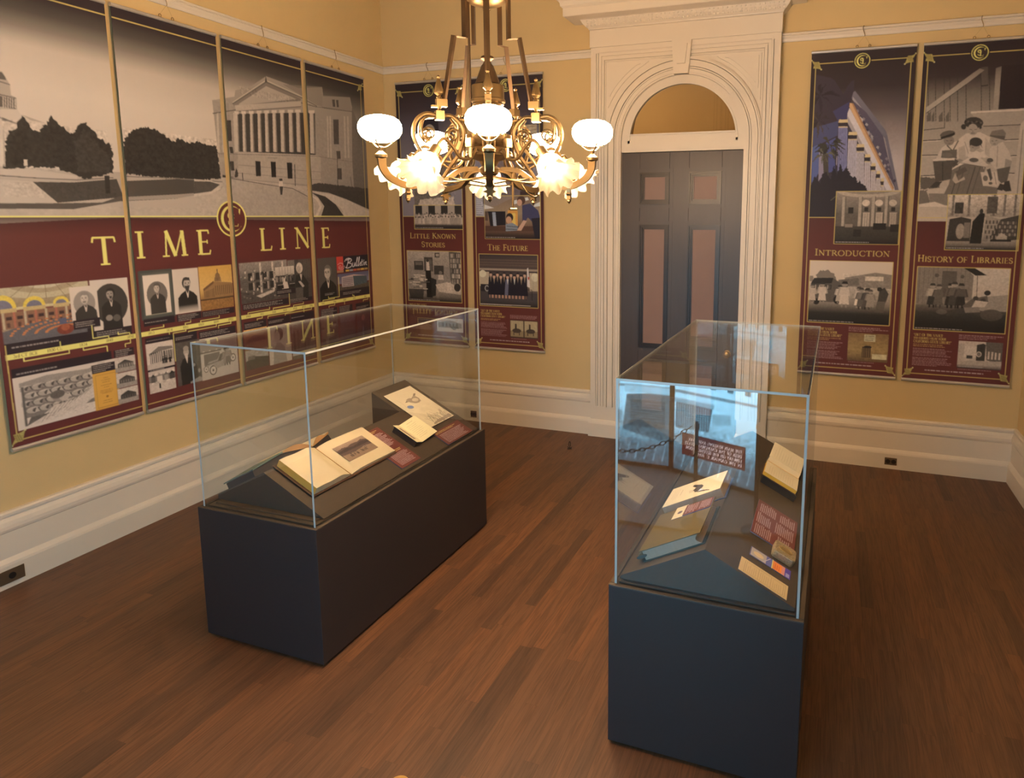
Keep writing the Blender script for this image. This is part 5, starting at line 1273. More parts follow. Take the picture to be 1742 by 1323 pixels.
def caption(f, x0, y0, x1, y1, n=2, seed=0, w=.9):
    f.rect(x0, y0, x1, y1, (46, 33, 32))
    m = 8
    ln = 11
    t = (y0 + y1) / 2 - n * ln / 2
    f.dashes(x0 + m, t, x0 + (x1 - x0) * w, t + n * ln, n, (170, 142, 118), seed, h=.40)

def bracket(f, pts, w=5):
    f.line(pts, w, YEL)

def banner(name, label, cv, w, h, loc, rz, group):
    r = thing(name, label, 'banner', loc, rz, group)
    p = print_mesh('print', cv, w, h, print_m, r)
    p.location = (0, -0.026, 0.0)
    for nm, z in (('top_rail', h + 0.004), ('bottom_rail', -0.006)):
        m = MB()
        m.tube([(-w / 2 - 0.002, -0.024, z), (w / 2 + 0.002, -0.024, z)], 0.0115, 14)
        m.build(nm, rail_m, r)
    for s in (-1, 1):
        e = MB()
        e.tube([(s * 0.042 + 0.008 * math.cos(2 * PI * i / 12), -0.024, h + 0.024 + 0.009 * math.sin(2 * PI * i / 12)) for i in range(12)], 0.0026, 6, closed=True)
        e.build('eyelet', wire_m, r)
    hz = 3.205 - loc[2]
    wr = MB()
    for s in (-1, 1):
        wr.tube([(s * 0.042, -0.024, h + 0.032), (0.004, -0.030, hz - 0.030)], 0.0005, 5)
    wr.build('hanging_wire', wire_m, r)
    hk = MB()
    hk.tube(spline([(0.0, -0.018, hz + 0.034), (-0.006, -0.030, hz + 0.036), (-0.009, -0.036, hz + 0.015), (-0.002, -0.036, hz - 0.008), (0.005, -0.032, hz - 0.026), (0.004, -0.030, hz - 0.034)], 6), 0.0024, 6)
    hk.build('picture_hook', wire_m, r)
    return r

PZ0, PZ1 = 0.705, 3.080
PH_MM = (PZ1 - PZ0) * 1000

# ---------------------------------------------------------------- timeline set on the left wall
def mural(f, x_world):
    """Sepia panorama of the capitol grounds, shared by all four timeline banners (world mm along the wall)."""
    g = Canvas.__new__(Canvas)
    g.__dict__.update(f.__dict__)
    g.ox = -x_world
    x0, x1 = x_world, x_world + f.w
    # sky: dark at the head, light above the trees, dimmer to the right
    for i in range(14):
        a, b = x0 + (x1 - x0) * i / 14, x0 + (x1 - x0) * (i + 1) / 14
        d = ((a + b) / 2 - 2145) / 2945.0
        lo = 1.0 - 0.10 * d - 0.18 * max(0, d - .62) / .38
        t = lambda v: sep(v * lo)
        g.grad(a - 1, 0, b + 1, 1192, [(0.0, (44, 31, 31)), (0.06, (48, 34, 33)), (0.13, t(78)), (0.20, t(128)), (0.27 + .05 * d, t(190)), (0.45, t(206)), (0.7, t(206)), (1, t(196))])
    for c in MURAL:
        if c[0] == 'p':
            g.poly(c[2], c[1], c[3])
        elif c[0] == 'r':
            g.rough(c[2], c[1], c[3], len(c[2]) * 7 + c[2][0][0], step=c[4])
        elif c[0] == 'l':
            g.line(c[2], c[3], c[1])
        elif c[0] == 'm':
            g.mottle(c[1], c[2], c[3], c[4], c[5], c[6], c[1])
    f.line([(0, 66), (f.w, 66)], 6, GOLD)
    f.line([(0, 1190), (f.w, 1190)], 9, YEL)
    f.fade(0, 1194, f.w, 1290, (62, 30, 28), .85, 0)

def year(f, s, x, y=1909, h=17):
    f.text(s, x - h * .27 * len(s), y, h, (122, 92, 50), weight=.15, track=.06)

def timeline_bar(f, x0, x1):
    f.rect(x0, 1888, x1, 1916, YEL)

# --- first banner
W1 = 703
c1 = Canvas(W1, PH_MM)
mural(c1, 2145)
c1.text('T', 503, 1466, 162, YEL, weight=.15)
q = c1.frame(20, 1548, 457, 1832)                       # domed reading room in colour
q.rect(0, 0, 1, 1, (150, 118, 86)).grad(0, 0, 1, .34, [(0, (172, 140, 104)), (1, (150, 116, 80))])
q.ell(.5, -.12, .62, .36, (182, 152, 112)).ell(.5, -.16, .46, .30, (160, 128, 92)).ell(.5, -.2, .30, .26, (184, 156, 120))
for x in (.2, .35, .5, .65, .8):
    q.line([(.5, -.3), (x + (x - .5) * .5, .26)], 3, (132, 102, 70))
q.rect(0, .36, 1, .41, (196, 162, 112)).rect(0, .41, 1, .45, (120, 66, 50))
for x, rx, ry in ((.03, .14, .24), (.36, .12, .17), (.66, .09, .12), (.9, .10, .15)):
    q.ell(x, .36, rx, ry, (214, 168, 66)).ell(x, .38, rx * .72, ry * .70, (116, 100, 100)).rect(x - rx, .37, x + rx, .44, (186, 146, 92))
q.rect(0, .44, 1, .74, (134, 88, 62))
for i in range(9):
    q.rect(.01 + i * .115, .44, .035 + i * .115, .74, (168, 92, 66) if i % 2 else (178, 146, 108))
    q.rect(.05 + i * .115, .52, .11 + i * .115, .58, (64, 42, 36)).rect(.055 + i * .115, .63, .085 + i * .115, .71, (90, 58, 44))
q.poly([(0, .78), (.3, .68), (.62, .66), (1, .74), (1, 1), (0, 1)], (100, 86, 78))
for k, (r, a) in enumerate(((.22, .10), (.34, .16), (.47, .22), (.6, .28))):
    for i in range(22):
        t = PI * (0.04 + .92 * i / 21)
        q.poly([(.68 + r * math.cos(t) - .014, .88 - a * math.sin(t)), (.68 + r * math.cos(t) + .014, .88 - a * math.sin(t)), (.68 + r * math.cos(t) + .018, .91 - a * math.sin(t)), (.68 + r * math.cos(t) - .018, .91 - a * math.sin(t))], (188, 108, 60))
q.ell(.68, .88, .10, .10, (122, 56, 40)).ell(.68, .84, .05, .07, (150, 78, 50)).rect(.62, .66, .70, .78, (88, 82, 90))
q.mottle(0, 0, 1, 1, .16, 7, 3)
c1.rect(20, 1832, 432, 1888, (46, 33, 32)).dashes(52, 1848, 300, 1862, 1, (182, 152, 128), 3)
c1.rect(430, 1812, 470, 1888, (46, 33, 32))
q = c1.frame(467, 1547, 684, 1834)                     # daguerreotype in an oval
bust(q, 66, 150, 48, 48, oval=.46, mat_=206, look=-1, cx=.5, hy=.30, s=.72)
q.rough([(.46, .345), (.54, .345), (.53, .385), (.49, .40)], sep(56), 1, 3, step=3)
q.ell(.42, .78, .09, .06, sep(140)).ell(.62, .80, .10, .07, sep(96))
q = c1.frame(356, 1575, 503, 1762)
bust(q, 148, 182, 138, 60, oval=.40, mat_=206, look=-1, cx=.52, hy=.36, s=1.1)
q.rough([(.42, .45), (.56, .45), (.55, .49), (.46, .50)], sep(120), 1, 3, step=3)
caption(c1, 360, 1760, 505, 1811, 3, 5)
caption(c1, 470, 1834, 682, 1884, 3, 6)
timeline_bar(c1, 20, W1)
for s, x in (('3rd CT BCE', 100), ('1800 CE', 245), ('1834', 398), ('1849', 543), ('1850', 668)):
    year(c1, s, x)
bracket(c1, [(282, 1890), (282, 1862)]); bracket(c1, [(100, 1916), (100, 1934), (322, 1934), (322, 1916)]); bracket(c1, [(398, 1916), (398, 1932), (528, 1932), (528, 2000)])
bracket(c1, [(455, 1800), (455, 1874), (543, 1874), (543, 1890)]); bracket(c1, [(600, 1864), (600, 1876), (668, 1876), (668, 1890)]); bracket(c1, [(668, 1916), (668, 1938), (635, 1938), (635, 1956)])
c1.rect(36, 1964, 548, 2014, (46, 33, 32)).dashes(58, 1988, 270, 2002, 1, (182, 152, 128), 8)
q = c1.frame(38, 2012, 570, 2290)                      # engraving: scholar reaching into shelves of scrolls
q.rect(0, 0, 1, 1, sep(204)).poly([(.05, .12), (.3, .06), (.7, .10), (.8, .06), (.82, .2), (.05, .26)], sep(150)).rect(.08, .20, .80, .80, sep(120))
rs = random.Random(4)
for r_, y in enumerate((.24, .38, .53, .67)):
    for i in range(6):
        x = .10 + i * .12 + (r_ % 2) * .05
        q.ell(x, y, .065, .062, sep(168)).ell(x + .03, y + .01, .040, .046, sep(84)).poly([(x + .03, y - .05), (x + .055, y + .05), (x + .01, y + .05)], sep(rs.uniform(130, 190)))
        q.line([(x - .05, y - .03), (x + .02, y - .045)], 2, sep(210))
q.rect(.06, .2, .085, .95, sep(98)).rect(.80, .02, .88, .94, sep(186)).rect(.88, .1, 1, .9, sep(150))
q.poly([(.10, 1.0), (.22, .82), (.34, .68), (.52, .66), (.68, .54), (.76, .36), (.70, .20), (.76, .14), (.80, .20), (.86, .14), (.84, .34), (.86, .46), (.78, .66), (.60, .84), (.40, .92), (.28, 1.0)], sep(198))
for k in range(9):
    q.line([(.20 + k * .055, .96 - k * .045), (.30 + k * .055, .74 - k * .035)], 2.5, sep(128))
q.ell(.40, .52, .075, .115, sep(142)).ell(.44, .56, .045, .08, sep(178)).ell(.38, .48, .07, .08, sep(96)).poly([(0.08, .95), (.3, .80), (.12, .8)], sep(96))
for k in range(26):
    x, y = rs.uniform(.08, .8), rs.uniform(.75, .98)
    q.line([(x, y), (x + .03, y - .02)], 1.5, sep(120))
q.rect(0, 0, .05, 1, sep(206)).rect(0, .95, 1, 1, sep(206))
q.mottle(.06, .1, .98, .95, .18, 6, 9)
q = c1.frame(430, 2078, 574, 2292)                     # orange title page
q.rect(0, 0, 1, 1, (206, 140, 58)).frame_line(.10, .07, .90, .95, 2, (150, 96, 40))
for i, y in enumerate((.16, .22, .28, .36, .42, .50, .54, .58, .78, .84)):
    w = (.2, .36, .3, .44, .2, .5, .52, .4, .36, .4)[i]
    q.dashes(.5 - w / 2, y - .018, .5 + w / 2, y + .018, 1, (128, 82, 36), i, ragged=0)
q.ell(.5, .68, .05, .03, (150, 96, 40))
caption(c1, 430, 2028, 570, 2078, 4, 9)
caption(c1, 563, 1966, 683, 2010, 4, 10)
for k, y in enumerate((2012, 2106, 2200)):
    q = c1.frame(562, y, 686, y + 90)
    q.rect(0, 0, 1, 1, sep(196)).rect(0, .66, 1, 1, sep(150)).poly([(.12, .70), (.14, .42), (.5, .22 + .05 * k), (.9, .44), (.9, .72)], sep(92 - 12 * k)).poly([(.1, .44), (.5, .2), (.94, .46), (.5, .36)], sep(66))
    for i in range(6):
        q.rect(.2 + i * .12, .5, .25 + i * .12, .68, sep(150 - 30 * k))
    q.mottle(0, 0, 1, 1, .25, 5, 20 + k)
c1.line([(24, 1838), (28, 2338), (W1, 2338)], 5, GOLD)
corner_knot(c1, 34, 2326, -1, 1)
banner('hanging_banner', 'timeline banner with the capitol dome, the letter T and an orange title page', c1, W1 / 1000, PZ1 - PZ0, (XL, 2.145 + W1 / 2000, PZ0), PI / 2, 'timeline banners on the left wall')

# --- second banner
W2 = 697
c2 = Canvas(W2, PH_MM)
mural(c2, 2883)
for s, x, w_ in (('I', 16, 60), ('M', 186, 176), ('E', 436, 100)):
    c2.text(s, x, 1441, 163, YEL, weight=.15, fit=w_)
emblem(c2, 724, 1206, 124)
q = c2.frame(22, 1523, 232, 1812)
q.rect(0, 0, 1, 1, (86, 78, 64)).rect(.09, .08, .91, .92, (222, 190, 140))
qq = c2.frame(41, 1546, 212, 1788)
bust(qq, 112, 176, 92, 62, oval=.40, mat_=218, look=-1, cx=.5, hy=.34, s=.82)
c2.frame_line(22, 1523, 232, 1812, 16, (74, 68, 56))
caption(c2, 22, 1813, 230, 1857, 1, 11)
q = c2.frame(237, 1523, 422, 1808)
bust(q, 208, 176, 62, 44, look=1, cx=.52, hy=.34, s=1.05, beard=1.5, shirt=215)
q.fade(0, .82, 1, 1, sep(208), 0, 1)
caption(c2, 246, 1816, 422, 1858, 4, 12)
q = c2.frame(428, 1521, 687, 1811)                     # amber view of the domed statehouse
q.grad(0, 0, 1, 1, [(0, (206, 144, 66)), (.5, (214, 156, 84)), (.75, (150, 98, 52)), (1, (150, 98, 50))])
q.poly([(.10, .74), (.10, .50), (.30, .42), (.42, .36), (.95, .42), (1, .44), (1, .74)], (150, 104, 62)).poly([(.10, .5), (.42, .34), (.42, .40), (.1, .56)], (112, 72, 44))
for i in range(9):
    q.rect(.46 + i * .06, .46, .478 + i * .06, .68, (92, 60, 38)).rect(.12 + i * .035, .58 - i * .008, .135 + i * .035, .72, (104, 68, 42))
q.poly([(.44, .36), (.46, .26), (.64, .26), (.66, .38)], (150, 106, 66)).ell(.55, .25, .075, .09, (132, 92, 58)).rect(.535, .08, .565, .2, (120, 84, 52)).ell(.55, .10, .02, .03, (120, 84, 52))
for i in range(5):
    q.rect(.465 + i * .036, .28, .475 + i * .036, .36, (100, 66, 42))
q.rect(0, .74, 1, .78, (88, 58, 36)).mottle(0, .76, 1, 1, .35, 7, 2).mottle(0, 0, 1, .76, .08, 10, 3)
caption(c2, 428, 1818, 687, 1857, 3, 13)
timeline_bar(c2, 0, W2)
for s, x in (('1853', 62), ('1854', 184), ('1861', 300), ('1869', 414), ('1899', 532), ('1903', 650)):
    year(c2, s, x)
for b in ([(150, 1862), (150, 1876), (62, 1876), (62, 1890)], [(340, 1862), (340, 1874), (300, 1874), (300, 1890)], [(560, 1860), (560, 1876), (414, 1876), (414, 1890)],
          [(184, 1914), (184, 1934), (112, 1934), (112, 1946)], [(300, 1914), (300, 1926), (210, 1926), (210, 2108)], [(532, 1914), (532, 1932), (318, 1932), (318, 1944)], [(650, 1914), (650, 1928), (548, 1928), (548, 1950)]):
    bracket(c2, b)
caption(c2, 21, 1930, 206, 1967, 1, 14)
q = c2.frame(21, 1966, 202, 2132)                      # pillared hall
q.rect(0, 0, 1, 1, sep(206)).poly([(.08, .40), (.45, .16), (.95, .22), (.98, .32), (.6, .34), (.12, .48)], sep(120)).rect(.12, .36, .98, .78, sep(84))
for i in range(7):
    q.rect(.14 + i * .072, .42 - i * .015, .175 + i * .072, .78, sep(196))
for i in range(4):
    q.rect(.68 + i * .08, .36, .72 + i * .08, .74, sep(170))
q.poly([(0, .78), (1, .72), (1, 1), (0, 1)], sep(186)); people(q, 3, .56, .3, 5, 36, 60, .5, .9)
q.mottle(0, 0, 1, 1, .14, 5, 4)
c2.rect(20, 2128, 206, 2142, (46, 33, 32)).dashes(34, 2129, 190, 2141, 1, (170, 142, 118), 15)
q = c2.frame(22, 2140, 199, 2278)                      # flood scene
q.rect(0, 0, 1, 1, sep(192)).rect(0, .22, 1, .5, sep(120)).mottle(0, .1, 1, .6, .5, 9, 6)
for x, w_, t in ((.08, .16, 90), (.3, .2, 200), (.58, .14, 150), (.78, .2, 70)):
    q.rect(x, .26, x + w_, .52, sep(t)).poly([(x - .02, .28), (x + w_ / 2, .14), (x + w_ + .02, .28)], sep(t * .7))
q.rect(.36, .66, .42, .84, sep(40)).ell(.39, .64, .03, .04, sep(50)).mottle(0, .5, 1, 1, .22, 8, 7)
caption(c2, 214, 1938, 378, 1996, 2, 16)
q = c2.frame(214, 1994, 392, 2277)                     # seated man in a dark suit
q.rect(0, 0, 1, 1, sep(84)).mottle(0, 0, 1, 1, .2, 14, 8)
q.poly([(.16, 1), (.14, .56), (.26, .40), (.46, .36), (.64, .42), (.82, .62), (.86, 1)], sep(44)).ell(.42, .24, .11, .10, sep(168)).ell(.42, .16, .11, .06, sep(150)).poly([(.36, .34), (.48, .34), (.44, .52)], sep(200))
q.ell(.42, .31, .07, .04, sep(190)).ell(.70, .58, .05, .04, sep(170)).ell(.9, .74, .05, .05, sep(160)).poly([(.5, .96), (.9, .88), (1, .92), (1, 1), (.5, 1)], sep(150)).rect(.84, .1, .9, .5, sep(100))
caption(c2, 393, 1948, 684, 1998, 3, 17)
q = c2.frame(392, 2000, 688, 2282)                     # open motor car before a porch
q.rect(0, 0, 1, 1, sep(196)).rect(0, .06, 1, .34, sep(150))
for x in (.06, .22, .40):
    q.rect(x, .30, x + .05, .74, sep(204))
q.rect(0, .32, .55, .36, sep(110)).rect(.08, .38, .5, .66, sep(112)).poly([(0, .70), (1, .62), (1, 1), (0, 1)], sep(190))
for x, y, r_ in ((.30, .80, .12), (.86, .60, .10), (.12, .74, .08)):
    q.ell(x, y, r_ * .8, r_, sep(70)).ell(x, y, r_ * .62, r_ * .78, sep(206)).ell(x, y, r_ * .2, r_ * .25, sep(80))
q.poly([(.10, .70), (.2, .58), (.42, .56), (.5, .46), (.8, .40), (.84, .56), (.66, .74), (.4, .78), (.3, .66)], sep(160)).line([(.16, .64), (.5, .6), (.8, .5)], 4, sep(60)).poly([(.44, .60), (.52, .44), (.58, .44), (.52, .62)], sep(90))
people(q, 2, .30, .46, 12, 90, 170, .60, .86)
q.mottle(0, 0, 1, 1, .12, 6, 9)
c2.line([(0, 2338), (W2, 2338)], 5, GOLD)
banner('hanging_banner', 'timeline banner with a round tree crown, letters I M E and an old motor car', c2, W2 / 1000, PZ1 - PZ0, (XL, 2.883 + W2 / 2000, PZ0), PI / 2, 'timeline banners on the left wall')

# --- third banner
W3 = 722
c3 = Canvas(W3, PH_MM)
mural(c3, 3623)
for s, x, w_ in (('L', 215, 108), ('I', 396, 66), ('N', 556, 160)):
    c3.text(s, x, 1439, 164, YEL, weight=.15, fit=w_)
emblem(c3, -18, 1206, 124)
q = c3.frame(14, 1518, 456, 1810)                      # crowded library hall
q.rect(0, 0, 1, 1, sep(96)).grad(0, 0, 1, .4, [(0, sep(150)), (1, sep(104))])
rs = random.Random(8)
for x in (.40, .66, .88):
    q.rect(x, .02, x + .04, .78, sep(196))
for i in range(5):
    for r_ in range(2):
        x = .16 + i * .15
        q.rect(x, .26 + r_ * .24, x + .08, .44 + r_ * .24, sep(50)).rect(x + .09, .26 + r_ * .24, x + .12, .46 + r_ * .24, sep(168))
for i in range(60):
    x, y = rs.uniform(0, 1), rs.uniform(.2, .9)
    q.ell(x, y, rs.uniform(.008, .025), rs.uniform(.012, .04), sep(rs.choice((60, 190, 206, 150))))
q.poly([(0, .7), (.3, .76), (.35, .9), (.85, .72), (1, .7), (1, 1), (0, 1)], sep(64), .6).poly([(.30, .84), (.62, .74), (.7, .78), (.4, .9)], sep(190))
q.mottle(0, 0, 1, 1, .35, 8, 10)
q = c3.frame(462, 1524, 706, 1826)                     # seated woman with papers
q.rect(0, 0, 1, 1, sep(72)).rect(0, 0, .3, .2, sep(120))
for i in range(8):
    q.rect(.5 + i * .07, 0, .53 + i * .07, .5, sep(96))
q.ell(.50, .22, .14, .14, sep(204)).ell(.47, .26, .085, .10, sep(178)).poly([(.34, .40), (.62, .38), (.86, .62), (.84, 1), (.3, 1), (.28, .6)], sep(48)).poly([(.5, .38), (.6, .38), (.56, .56)], sep(200)).poly([(.42, .56), (.52, .56), (.68, .70), (.6, .74)], sep(190)).poly([(.3, .72), (.62, .72), (.6, 1), (.3, 1)], sep(90))
q.mottle(0, 0, 1, 1, .2, 9, 11)
caption(c3, 18, 1812, 452, 1856, 3, 18)
q = c3.frame(338, 1570, 528, 1738)                     # reading room inset
q.rect(0, 0, 1, 1, sep(150)).grad(0, 0, 1, .4, [(0, sep(204)), (1, sep(176))]).rect(0, .38, 1, 1, sep(66))
for i in range(5):
    q.rect(.2 + i * .15, .02, .22 + i * .15, .4, sep(140))
q.poly([(.42, .5), (.56, .5), (.66, 1), (.30, 1)], sep(204)); people(q, 7, .36, .34, 21, 40, 206, .02, .98)
for x in (.08, .24, .72, .88):
    q.poly([(x, .78), (x + .14, .78), (x + .16, .98), (x - .02, .98)], sep(40)).line([(x, .8), (x + .14, .8)], 3, sep(190))
q.mottle(0, 0, 1, 1, .2, 5, 12)
caption(c3, 338, 1737, 530, 1782, 2, 19)
caption(c3, 462, 1826, 706, 1858, 3, 20)
timeline_bar(c3, 0, W3)
for s, x in (('1904', 62), ('1911', 188), ('1914', 300), ('1928', 408), ('1930', 512), ('1937', 606), ('1961', 690)):
    year(c3, s, x, h=16)
for b in ([(262, 1858), (262, 1876), (62, 1876), (62, 1890)], [(462, 1780), (462, 1872), (296, 1872), (296, 1890)], [(606, 1860), (606, 1876), (500, 1876), (500, 1890)],
          [(188, 1914), (188, 1930), (140, 1930), (140, 1944)], [(512, 1914), (408, 1926), (240, 1926), (240, 2120)], [(606, 1914), (606, 1930), (410, 1930), (410, 1944)], [(690, 1914), (690, 1930), (606, 1930), (606, 1946)]):
    bracket(c3, b)
caption(c3, 18, 1942, 222, 1998, 3, 21)
caption(c3, 236, 1944, 456, 2002, 2, 22)
caption(c3, 462, 1944, 712, 2002, 1, 23)
q = c3.frame(14, 1998, 222, 2150)
q.grad(0, 0, 1, 1, [(0, (206, 146, 80)), (.2, (176, 110, 62)), (.45, (110, 66, 46)), (1, (120, 86, 62))]).poly([(.1, .5), (.4, .3), (.9, .42), (1, .6), (0, .66)], (70, 44, 36)).mottle(0, 0, 1, 1, .3, 12, 13)
q = c3.frame(14, 2150, 222, 2290)
q.rect(0, 0, 1, 1, sep(170)).poly([(0, .55), (.4, .36), (1, .5), (1, 1), (0, 1)], sep(62)).rect(.1, .3, .4, .5, sep(110)).mottle(0, 0, 1, 1, .3, 12, 14)
q = c3.frame(232, 2004, 452, 2298)                     # profile of a woman
q.rect(0, 0, 1, 1, sep(192)).ell(.46, .24, .20, .17, sep(56)).ell(.38, .30, .13, .15, sep(172)).poly([(.16, 1), (.2, .62), (.36, .46), (.52, .46), (.7, .6), (.78, 1)], sep(150)).poly([(.28, .3), (.22, .36), (.28, .38)], sep(176)).mottle(.1, .1, .9, 1, .15, 12, 15)
q = c3.frame(462, 2004, 708, 2304)
q.rect(0, 0, 1, 1, sep(90)).rect(0, 0, 1, .3, sep(128)).mottle(0, 0, 1, 1, .4, 16, 16)
for i in range(6):
    q.rect(.08 + i * .15, .24, .15 + i * .15, .8, sep(58 + 16 * (i % 3)))
q.rect(0, .82, 1, .9, sep(184))
c3.line([(0, 2340), (W3, 2340)], 5, GOLD)
banner('hanging_banner', 'timeline banner with the row of tall library columns and letters L I N', c3, W3 / 1000, PZ1 - PZ0, (XL, 3.623 + W3 / 2000, PZ0), PI / 2, 'timeline banners on the left wall')

# --- fourth banner
W4 = 695
c4 = Canvas(W4, PH_MM)
mural(c4, 4395)
c4.text('E', 76, 1447, 165, YEL, weight=.15, fit=96)
q = c4.frame(12, 1528, 234, 1880)                      # man in glasses
bust(q, 84, 176, 112, 38, look=-1, cx=.5, hy=.34, s=1.25, glasses=True, shirt=206, crown=.8)
c4.dashes(80, 1820, 220, 1840, 2, (180, 152, 130), 24)
q = c4.frame(238, 1528, 652, 1664)                     # bulletin masthead
q.rect(0, 0, 1, 1, (40, 30, 32)).rect(0, 0, .20, .86, (190, 62, 48)).rect(0, .86, .2, 1, (170, 110, 70))
for i, c in enumerate(((206, 150, 60), (150, 132, 120), (196, 84, 54), (190, 112, 60), (216, 156, 60), (180, 130, 70))):
    q.rect(.26 + i * .12, .86, .37 + i * .12, .98, c)
q.line([(.14, .62), (.10, .56), (.06, .62), (.06, .74), (.12, .82), (.2, .78), (.24, .6)], 5, (206, 140, 120)).line([(.03, .5), (.10, .40), (.18, .44), (.2, .62), (.14, .72), (.07, .68)], 5, (210, 150, 130))
def script(f, pts, w=6):
    f.line(spline([(x, y, 0) for x, y in pts], 6) and [(p.x, p.y) for p in spline([(x, y, 0) for x, y in pts], 6)], w, (214, 186, 164))
script(q, [(.24, .34), (.30, .18), (.40, .16), (.41, .26)]); script(q, [(.38, .16), (.33, .50), (.29, .76)], 8)
script(q, [(.30, .26), (.42, .18), (.46, .30), (.36, .44), (.45, .50), (.44, .68), (.32, .76), (.26, .70)], 7)
script(q, [(.50, .46), (.48, .66), (.52, .70), (.57, .46), (.555, .70)], 7)
script(q, [(.585, .68), (.63, .40), (.66, .16), (.635, .20), (.61, .62), (.63, .70)], 7); script(q, [(.65, .68), (.695, .40), (.72, .14), (.70, .18), (.67, .62), (.69, .70)], 7)
script(q, [(.70, .60), (.75, .56), (.755, .48), (.73, .50), (.72, .66), (.76, .68)], 6); script(q, [(.80, .30), (.775, .62), (.80, .68)], 7); script(q, [(.765, .44), (.84, .42)], 5)
script(q, [(.845, .48), (.83, .68)], 7); q.ell(.858, .36, .012, .03, (214, 186, 164)); script(q, [(.885, .48), (.875, .68), (.90, .52), (.935, .48), (.925, .64), (.95, .68)], 7)
q = c4.frame(242, 1676, 652, 1815)                     # office block in colour
q.grad(0, 0, 1, .6, [(0, (92, 80, 92)), (1, (128, 108, 108))]).rect(0, .72, 1, 1, (84, 66, 50)).poly([(.12, .82), (.12, .20), (.48, .16), (.50, .84)], (170, 138, 122)).poly([(.48, .18), (.92, .30), (.94, .74), (.50, .84)], (74, 76, 72))
for r_ in range(5):
    q.rect(.15, .28 + r_ * .11, .47, .32 + r_ * .11, (98, 76, 72))
q.poly([(.1, .2), (.5, .12), (.9, .26), (.5, .2)], (196, 150, 124)).mottle(0, .6, 1, 1, .4, 8, 17)
c4.rect(242, 1815, 656, 1882, (46, 33, 32)).dashes(300, 1836, 560, 1860, 2, (176, 148, 124), 25)
timeline_bar(c4, 0, 656)
for s, x in (('1963', 52), ('1966', 190), ('1989', 312), ('1991', 440), ('2014', 590)):
    year(c4, s, x, h=15)
for b in ([(120, 1850), (120, 1866), (252, 1866), (252, 1700)], [(190, 1866), (190, 1876), (52, 1876), (52, 1890)], [(420, 1866), (420, 1876), (440, 1876), (440, 1890)],
          [(190, 1914), (190, 1930), (120, 1930), (120, 1946)], [(312, 1914), (312, 1940)], [(625, 1914), (625, 1930), (560, 1930), (560, 1944)]):
    bracket(c4, b)
c4.rect(18, 1948, 214, 2022, (46, 33, 32)).dashes(26, 1950, 208, 2020, 6, (170, 142, 118), 26)
c4.rect(240, 1948, 410, 2026, (46, 33, 32)).dashes(248, 1952, 404, 2020, 6, (170, 142, 118), 27)
caption(c4, 455, 1952, 652, 2030, 2, 28)
q = c4.frame(18, 2022, 216, 2282)
q.rect(0, 0, 1, 1, sep(112)); people(q, 3, .2, .8, 31, 56, 170); q.mottle(0, 0, 1, 1, .3, 12, 18)
q = c4.frame(246, 2028, 440, 2294)
q.rect(0, 0, 1, 1, (78, 56, 54)).rect(0, 0, 1, .25, (108, 92, 92)).mottle(0, .2, 1, 1, .5, 9, 19)
q = c4.frame(464, 2032, 655, 2300)                     # standing person in a grey suit
q.rect(0, 0, 1, 1, (92, 64, 60)).poly([(.3, .3), (.56, .28), (.66, .44), (.62, .95), (.30, .95)], (70, 58, 60)).ell(.44, .2, .12, .10, (176, 104, 84)).poly([(.36, .5), (.46, .5), (.44, .95), (.34, .95)], (120, 104, 104)).mottle(0, 0, 1, 1, .2, 12, 20)
c4.line([(652, 66), (656, 2340), (0, 2340)], 5, GOLD)
corner_knot(c4, 648, 78, 1, -1)
corner_knot(c4, 648, 2328, 1, 1)
banner('hanging_banner', 'timeline banner with the letter E and a man in glasses, nearest the room corner', c4, W4 / 1000, PZ1 - PZ0, (XL, 4.395 + W4 / 2000, PZ0), PI / 2, 'timeline banners on the left wall')

# ---------------------------------------------------------------- title banners on the back wall
def title_banner(w, gold_h=1190):
    cv = Canvas(w, PH_MM)
    cv.grad(0, 0, w, PH_MM, [(0, (46, 32, 31)), (.20, (48, 33, 31)), (.36, (56, 34, 31)), (.50, (82, 38, 32)), (.62, MAROON), (1, MAROON)])
    return cv

def title_frame(cv, w, inset, big, s2, top=77):
    """Gold rules, corner knots and emblem common to all four."""
    l, r, b = 30, w - 32, 2332
    cv.line([(l, top), (l, b), (r, b), (r, top), (l, top)], 4.5, GOLD)
    cv.line([(l, 1190), (inset[0], 1190)], 4.5, GOLD)
    for q in (inset, big):
        cv.frame_line(*q, 4.5, GOLD)
    for x, y, sx, sy in ((l + 6, top + 8, -1, -1), (r - 6, top + 8, 1, -1), (l + 6, b - 8, -1, 1), (r - 6, b - 8, 1, 1)):
        corner_knot(cv, x, y, sx, sy)
    cv.ell(348, 76, 60, 60, (46, 32, 31))
    emblem(cv, 348, 76, 52, bg=(46, 32, 31))

def title_text(cv, y0, s2, seed):
    cv.text('"OUT OF THE VAULT:', 62, y0 + 18, 19, GOLD, fit=196)
    cv.text('TREASURES FROM YOUR', 62, y0 + 42, 18, GOLD, fit=214)
    cv.text('CALIFORNIA STATE LIBRARY"', 62, y0 + 66, 18, GOLD, fit=250)
    cv.dashes(62, y0 + 74, 318, y0 + 98, 2, (190, 140, 80), seed)
    cv.dashes(62, y0 + 106, 326, y0 + 166, 6, (170, 122, 108), seed + 1)
    cv.dashes(62, y0 + 174, 326, y0 + 240, 6, (170, 122, 108), seed + 2)
    cv.dashes(358, s2[1] - 46, 640, s2[1] - 10, 3, (170, 122, 108), seed + 3)
    cv.dashes(366, s2[3] + 4, 600, s2[3] + 14, 1, (150, 110, 98), seed + 4)
    cv.dashes(150, 2294, 560, 2308, 1, (196, 160, 140), seed + 5, ragged=.05)

